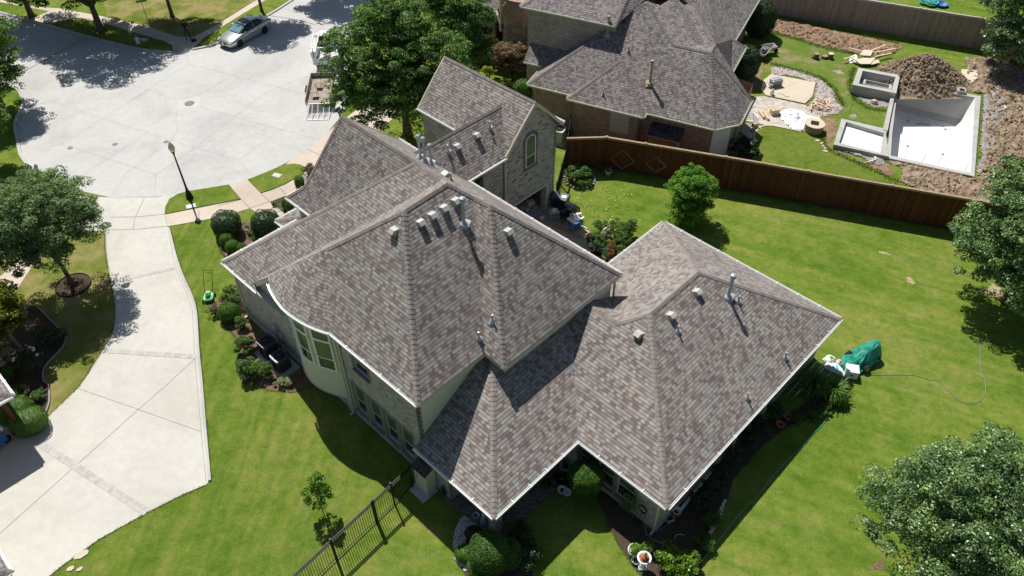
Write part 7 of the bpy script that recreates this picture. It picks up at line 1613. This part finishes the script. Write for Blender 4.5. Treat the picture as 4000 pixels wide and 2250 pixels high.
for (a, b, c, d), L in (((1290,365,1400,395),'long pale board pointing to the upper left of the plank pile'), ((1430,390,1550,345),'pale board at the top of the plank pile'), ((1460,405,1620,365),'longest pale board pointing right'), ((1470,430,1590,402),'pale board across the dirt heap foot'), ((1250,445,1330,425),'thin board lying at the left of the pile'), ((1300,430,1340,455),'short board by the plastic scraps')):
    p, q = Z3(a,b), Z3(c,d); v = q-p; t = thing('board', L, 'board', ((p.x+q.x)/2, (p.y+q.y)/2, 0), math.atan2(v.y, v.x)); MB().box((0,0,.34), (v.length,.12,.05), 0, Matrix.Rotation(r.uniform(-.08,.08),3,'Y')).build('plank', 'lumber', t)
for P, L, z in ((((1360,425),(1390,385),(1455,395),(1440,430)),'tan plywood sheet on top of the plank pile',.42), (((1330,445),(1400,430),(1480,430),(1440,475),(1370,475)),'pale plywood sheet at the front of the plank pile',.26), (((1440,450),(1500,440),(1510,460),(1450,475)),'small plywood piece right of the pile',.2), (((2090,500),(2200,510),(2205,560),(2170,590),(2080,603)),'large square plywood sheet on the soil right of the heap',.12)):
    Q_ = [Z3(*q) for q in P]; c = sum(Q_, Vector())/len(Q_); t = thing('plywood_sheet', L, 'plywood', (c.x, c.y, 0)); MB().prism([(q.x-c.x, q.y-c.y) for q in Q_], z, z+.03, True, True).build('panel', 'osb', t)
for q, L in (((1060,412),'brown tree stump left of its neighbours'), ((1125,412),'low broken stump between the other two'), ((1162,412),'pale sawn stump at the right of the three')):
    t = thing('tree_stump', L, 'stump', Z3(*q)); h = .42 if 'low' not in L else .22; MB().lathe([(.30,0), (.24,.15), (.22,h)], n=12).build('trunk', 'bark', t, True, uv=False); MB().lathe([(.215,h-.01), (.215,h+.01), (0,h+.012)], n=12).build('cut_face', 'trim' if 'pale' in L else 'cedarcap', t, uv=False)
for i, q in enumerate(((1075,997),(1105,1015),(1115,1037),(1123,1048),(1130,1072))):
    t = thing('stepping_stone', ['stepping stone farthest from the stained fence', 'second stepping stone from the paver patio', 'middle stepping stone of the row', 'fourth stepping stone of the row', 'stepping stone nearest the stained fence'][i], 'stone', Z3(*q), i*.7, 'stepping stones on the small lawn'); MB().box((0,0,.03), (.30,.18,.05)).build('stone', 'pad', t, bevel=.01)
def barrow(lab, p, rz):
    t = thing('wheelbarrow', lab, 'wheelbarrow', p, rz); A = [(-.3,-.2,.32), (.35,-.2,.32), (.35,.2,.32), (-.3,.2,.32)]; B = [(-.5,-.36,.62), (.62,-.34,.68), (.62,.34,.68), (-.5,.36,.62)]
    MB().quads(A+B, [(3,2,1,0), (0,1,5,4), (1,2,6,5), (2,3,7,6), (3,0,4,7), (0,1,2,3), (4,5,1,0), (5,6,2,1), (6,7,3,2), (7,4,0,3)]).build('tray', 'vent', t)
    MB().tube(B+[B[0]], .02, 5).build('rim', 'white', t); m = MB()
    for s in (-1, 1): m.tube([(.75,s*.06,.18), (.2,s*.22,.30), (-1.0,s*.30,.55)], .022, 6).tube([(-.25,s*.25,.35), (-.35,s*.26,0)], .018, 5)
    m.build('frame', 'black', t); w_ = MB().lathe([(.18,-.05), (.18,.05), (.1,.05), (0,.03)], (0,0,0), 16); w_.v = [Matrix.Rotation(math.pi/2,3,'X') @ v+Vector((.78,0,.18)) for v in w_.v]; w_.build('wheel', 'rubber', t, uv=False)
barrow('wheelbarrow with a pale rim, the upper of two by the oval hedge', Z3(715,378), .2); barrow('smaller upturned wheelbarrow below the first one', Z3(685,412), .9)
for q, L in (((2385,785),'bent white pipe on the soil right of the pool'), ((1465,1150),'curved white pipe below the shallow basin')):
    t = thing('white_pipe', L, 'pipe', Z3(*q), .6); MB().tube([(-.5,.2,.12), (-.2,-.05,.25), (.2,-.05,.22), (.5,.25,.14)], .05, 7).build('pipe', 'white', t, True, uv=False)
sk = thing('skimmer_box', 'small concrete box on the far pool rim', 'skimmer', Z3(2085,655,.1), -.2); MB().box((0,0,.12), (.62,.62,.36)).build('box', 'shellrim', sk, bevel=.02); MB().box((0,-.1,.31), (.35,.3,.02)).build('opening', 'dark', sk); MB().tube([(0,.1,.3), (0,.1,.75)], .03, 6).build('pipe', 'metal', sk)
al = thing('metal_trestle', 'folded aluminium frames leaning by the house corner', 'frame', Z3(575,885), .3); m = MB()
for k in range(4): m.tube([(-.7,-.3+k*.22,.05), (-.6,-.3+k*.22,.7), (.6,-.3+k*.22,.7), (.7,-.3+k*.22,.05)], .02, 5)
m.tube([(-.6,-.3,.7), (-.6,.4,.7)], .02, 5).tube([(.6,-.3,.7), (.6,.4,.7)], .02, 5).tube([(-.7,.2,.9), (.8,.5,1.1)], .02, 5); m.build('frames', 'alu', al)
for q, s_, L in (((628,900),.34,'cardboard box by the gravel strip'), ((618,930),.24,'small cardboard box below the other one')):
    t = thing('cardboard_box', L, 'box', Z3(*q), .5); MB().box((0,0,s_/2), (s_,s_,s_)).build('carton', 'ply', t, bevel=.01); MB().box((0,0,s_+.004), (s_,.05,.006)).build('tape', 'lumber', t)
bl = thing('black_bucket', 'black round tub on the grey soil behind the spa wall', 'tub', Z3(1690,555)); MB().lathe([(.16,0), (.2,.34), (.22,.34), (.2,.37), (.17,.32), (.15,.05)], n=14).build('tub', 'black', bl, True, uv=False)
rk = thing('rock', 'angular pale rock in the yard grass below the spa', 'rock', Z3(1475,730)); clods('stone', 1, lambda r_: (0,0,.1), 'ply', rk, .30, .34, 5)
# lawn toys behind the grey fence
KT = crop(3450,0,.4273)
ty = thing('play_pool', 'teal clover shaped sand tub behind the grey fence', 'sand tub', KT(415,35)); m = MB()
for k in range(4): m.lathe([(.40,0), (.48,.20), (.50,.20), (.46,.23), (.40,.1), (0,.08)], (.38*math.cos(k*1.57), .38*math.sin(k*1.57), 0), 16)
MT['aqua'] = plain('teal plastic', (.02,.42,.36), .4); m.build('tub', 'aqua', ty, True, uv=False); MB().lathe([(.55,.14), (0,.2)], n=16).build('sand', 'redflower', ty, uv=False)
ty = thing('play_pool', 'blue paddling tub in shade behind the grey fence', 'paddling pool', KT(525,52)); MB().lathe([(.5,0), (.58,.22), (.62,.22), (.55,.2), (.5,.05), (0,.04)], n=20).build('tub', 'blue', ty, True, uv=False)
sheet('far_back_lawn', [bf0-bd*30+Vector((2,8,0)), bf1+bd*30+Vector((2,8,0)), bf1+bd*30+Vector((.05,.15,0)), bf0-bd*30+Vector((.05,.15,0))], .008, 'grass', 'bright lawn behind the grey fence')
# ---------------- neighbour carport at the left edge
lh = thing('neighbour_carport', 'brown shingle carport roof corner on a red brown post at the left edge', 'carport', (-23.1, 22.6, 0), YAW)
# local frame: roof corner at the origin, running back to the left
def lroof(root, x0, y0, x1, y1, z, k):
    n_1 = Vector((0,0,0)); return roof_faces(root, 'roof', [[(x0,y0,z), (x1,y0,z), (x1-3,y0+3,z+k*3), (x0,y0+3,z+k*3)], [(x1,y0,z), (x1,y1,z), (x1-3,y1,z+k*3), (x1-3,y0+3,z+k*3)]], MT['shingle2'], 'cap2')
lroof(lh, -9, -6.0, 0, 0, 3.0, .6) if False else None
roof_faces(lh, 'roof', [[(0,0,3.0), (-9,0,3.0), (-9,-3,4.5), (-3,-3,4.5)], [(0,0,3.0), (0,-4.9,3.0), (-3,-4.9,4.5), (-3,-3,4.5)]], MT['shingle2'], 'cap2')
MB().poly([(0,0,2.84), (-9,0,2.84), (-9,-4.9,2.84), (0,-4.9,2.84)], True).build('soffit', 'trim', lh)
MB().box((-.55,-.5,1.4), (.22,.22,2.8)).build('post', 'cedar', lh); MB().box((-.55,-4.4,1.4), (.22,.22,2.8)).build('post', 'cedar', lh)
MB().box((-7,-2.6,1.4), (3,4.2,2.8)).build('wall', 'brickgrey', lh)
lh2 = thing('neighbour_garage', 'shingle roof corner with white gutter at the lower left edge', 'garage', (-19.35, 14.05, 0), YAW)
roof_faces(lh2, 'roof', [[(0,0,3.0), (-7,0,3.0), (-7,-3,4.5), (-3,-3,4.5)], [(0,0,3.0), (0,-6,3.0), (-3,-6,4.5), (-3,-3,4.5)]], MT['shingle2'], 'cap2')
MB().prism([(-.4,-.4), (-7,-.4), (-7,-6), (-.4,-6)], 0, 3.0).build('wall', 'brickgrey', lh2)
lh3 = thing('stucco_wall', 'corner of a pale stucco wall at the left edge among shrubs', 'wall', Z4(45,1310), YAW)
MB().prism([(0,0), (-3,0), (-3,-3), (0,-3)], 0, 2.2).build('wall', 'stucco', lh3); MB().box((-1.5,-1.5,2.24), (3.1,3.1,.08)).build('coping', 'trim', lh3)
sc_ = thing('motor_scooter', 'blue and white scooter parked at the carport edge', 'scooter', Z7(-8,560), 1.1)
for x in (-.55,.55): w_ = MB().lathe([(.22,-.05), (.22,.05), (.12,.05), (0,.03)], (0,0,0), 16); w_.v = [Matrix.Rotation(math.pi/2,3,'X') @ v+Vector((x,0,.22)) for v in w_.v]; w_.build('wheel', 'rubber', sc_, uv=False)
loft('body', [[(x,y,z) for y, z in ((-w_,.25), (-w_,h*.8), (0,h), (w_,h*.8), (w_,.25))] for x, w_, h in ((-.7,.12,.6), (-.4,.18,.75), (0,.16,.45), (.35,.14,.5), (.55,.16,.95), (.62,.10,.9))], 'blue', sc_)
MB().box((-.35,0,.78), (.6,.26,.08)).build('seat', 'black', sc_, bevel=.03); MB().tube([(.5,-.32,1.05), (.55,0,1.0), (.5,.32,1.05)], .02, 6).build('handlebar', 'black', sc_); MB().lathe([(.12,.9), (.14,1.0), (.1,1.1), (0,1.13)], (.58,0,0), 12).build('front_cover', 'white', sc_, True, uv=False)

# ---------------- ragged grass along the edges of concrete and beds
def tufts(name, lab, lines, per_m, spread, h, seed):
    r = random.Random(seed); V = []; Fq = []
    for L in lines:
        for a, b in zip(L[:-1], L[1:]):
            d = Vector((b.x-a.x, b.y-a.y, 0)); n_ = int(d.length*per_m)
            if d.length < .01: continue
            nn = Vector((-d.y, d.x, 0)).normalized()
            for _ in range(n_):
                p = Vector((a.x, a.y, 0))+d*r.random()+nn*r.gauss(0, spread); t_ = r.uniform(0, 6.28); q = Vector((math.cos(t_), math.sin(t_), 0))*r.uniform(.012, .03); l_ = Vector((r.uniform(-1, 1), r.uniform(-1, 1), 0))*.05; i = len(V)
                hh = h*r.uniform(.5, 1.3); V += [p-q, p+q, p+l_+q*.3+Vector((0,0,hh)), p+l_-q*.3+Vector((0,0,hh))]; Fq.append((i, i+1, i+2, i+3))
    return tag(newobj(name, V, Fq, MT['blade'], None, False, False), lab, kind='stuff')
MT['blade'] = leaf_mat('lawn blades', [(.075,.145,.02), (.12,.19,.035), (.18,.23,.06), (.28,.27,.11)], .3)
tufts('grass_tufts', 'ragged grass along the driveway and front beds', [
 [Z4(1200,345), Z4(1255,560), Z4(1305,700), Z4(1365,830), Z4(1392,920), Z4(1404,1020), Z4(1414,1200), Z7(1436,100), Z7(1462,400), Z7(1492,770)], [Z7(1462,806), Z7(1300,873), Z7(1060,993), Z7(700,1193), Z7(450,1373), Z7(350,1449)],
 [Z4(745,370), Z4(748,500), Z4(770,650), Z4(800,800), Z4(815,900), Z4(812,1020), Z4(790,1110), Z4(730,1210), Z4(640,1350), Z7(560,112), Z7(345,322)],
 [Z4(1555,395), Z4(1548,470), Z4(1578,535), Z4(1640,600)], [Z4(1480,900), Z4(1520,960), Z4(1610,1050), Z4(1680,1130), Z4(1690,1300), Z4(1720,1449), Z7(1760,60), Z7(1900,140), Z7(2085,150), Z7(2300,80)],
 [ZA(-500,830), ZA(-400,1100), ZA(-345,1200), ZA(-285,1300), ZA(-175,1449)], [ZA(1290,100), ZA(1180,290), ZA(1000,330), ZA(850,400), ZA(690,520), ZA(480,760)]], 150, .035, .035, 61)
tufts('grass_tufts', 'ragged grass round the pool soil and along the fences', [
 [Z3(1330,480), Z3(1300,600), Z3(1330,700), Z3(1440,770), Z3(1580,790)], [Z3(700,100), Z3(1000,165), Z3(1330,235), Z3(1650,310)], [Z3(720,225), Z3(900,270), Z3(1080,330), Z3(1330,385)], [Z3(740,450), Z3(960,505), Z3(1100,550), Z3(1200,640), Z3(1260,760)],
 [Z3(1100,940), Z3(1130,1050), Z3(1350,1150), Z3(1560,1250), Z3(1650,1290)], [wf[1]-Vector((0,.1,0)), wf[2]-Vector((0,.1,0)), wf[3]-Vector((0,.1,0))]], 160, .14, .10, 62)
bpy.context.view_layer.update()
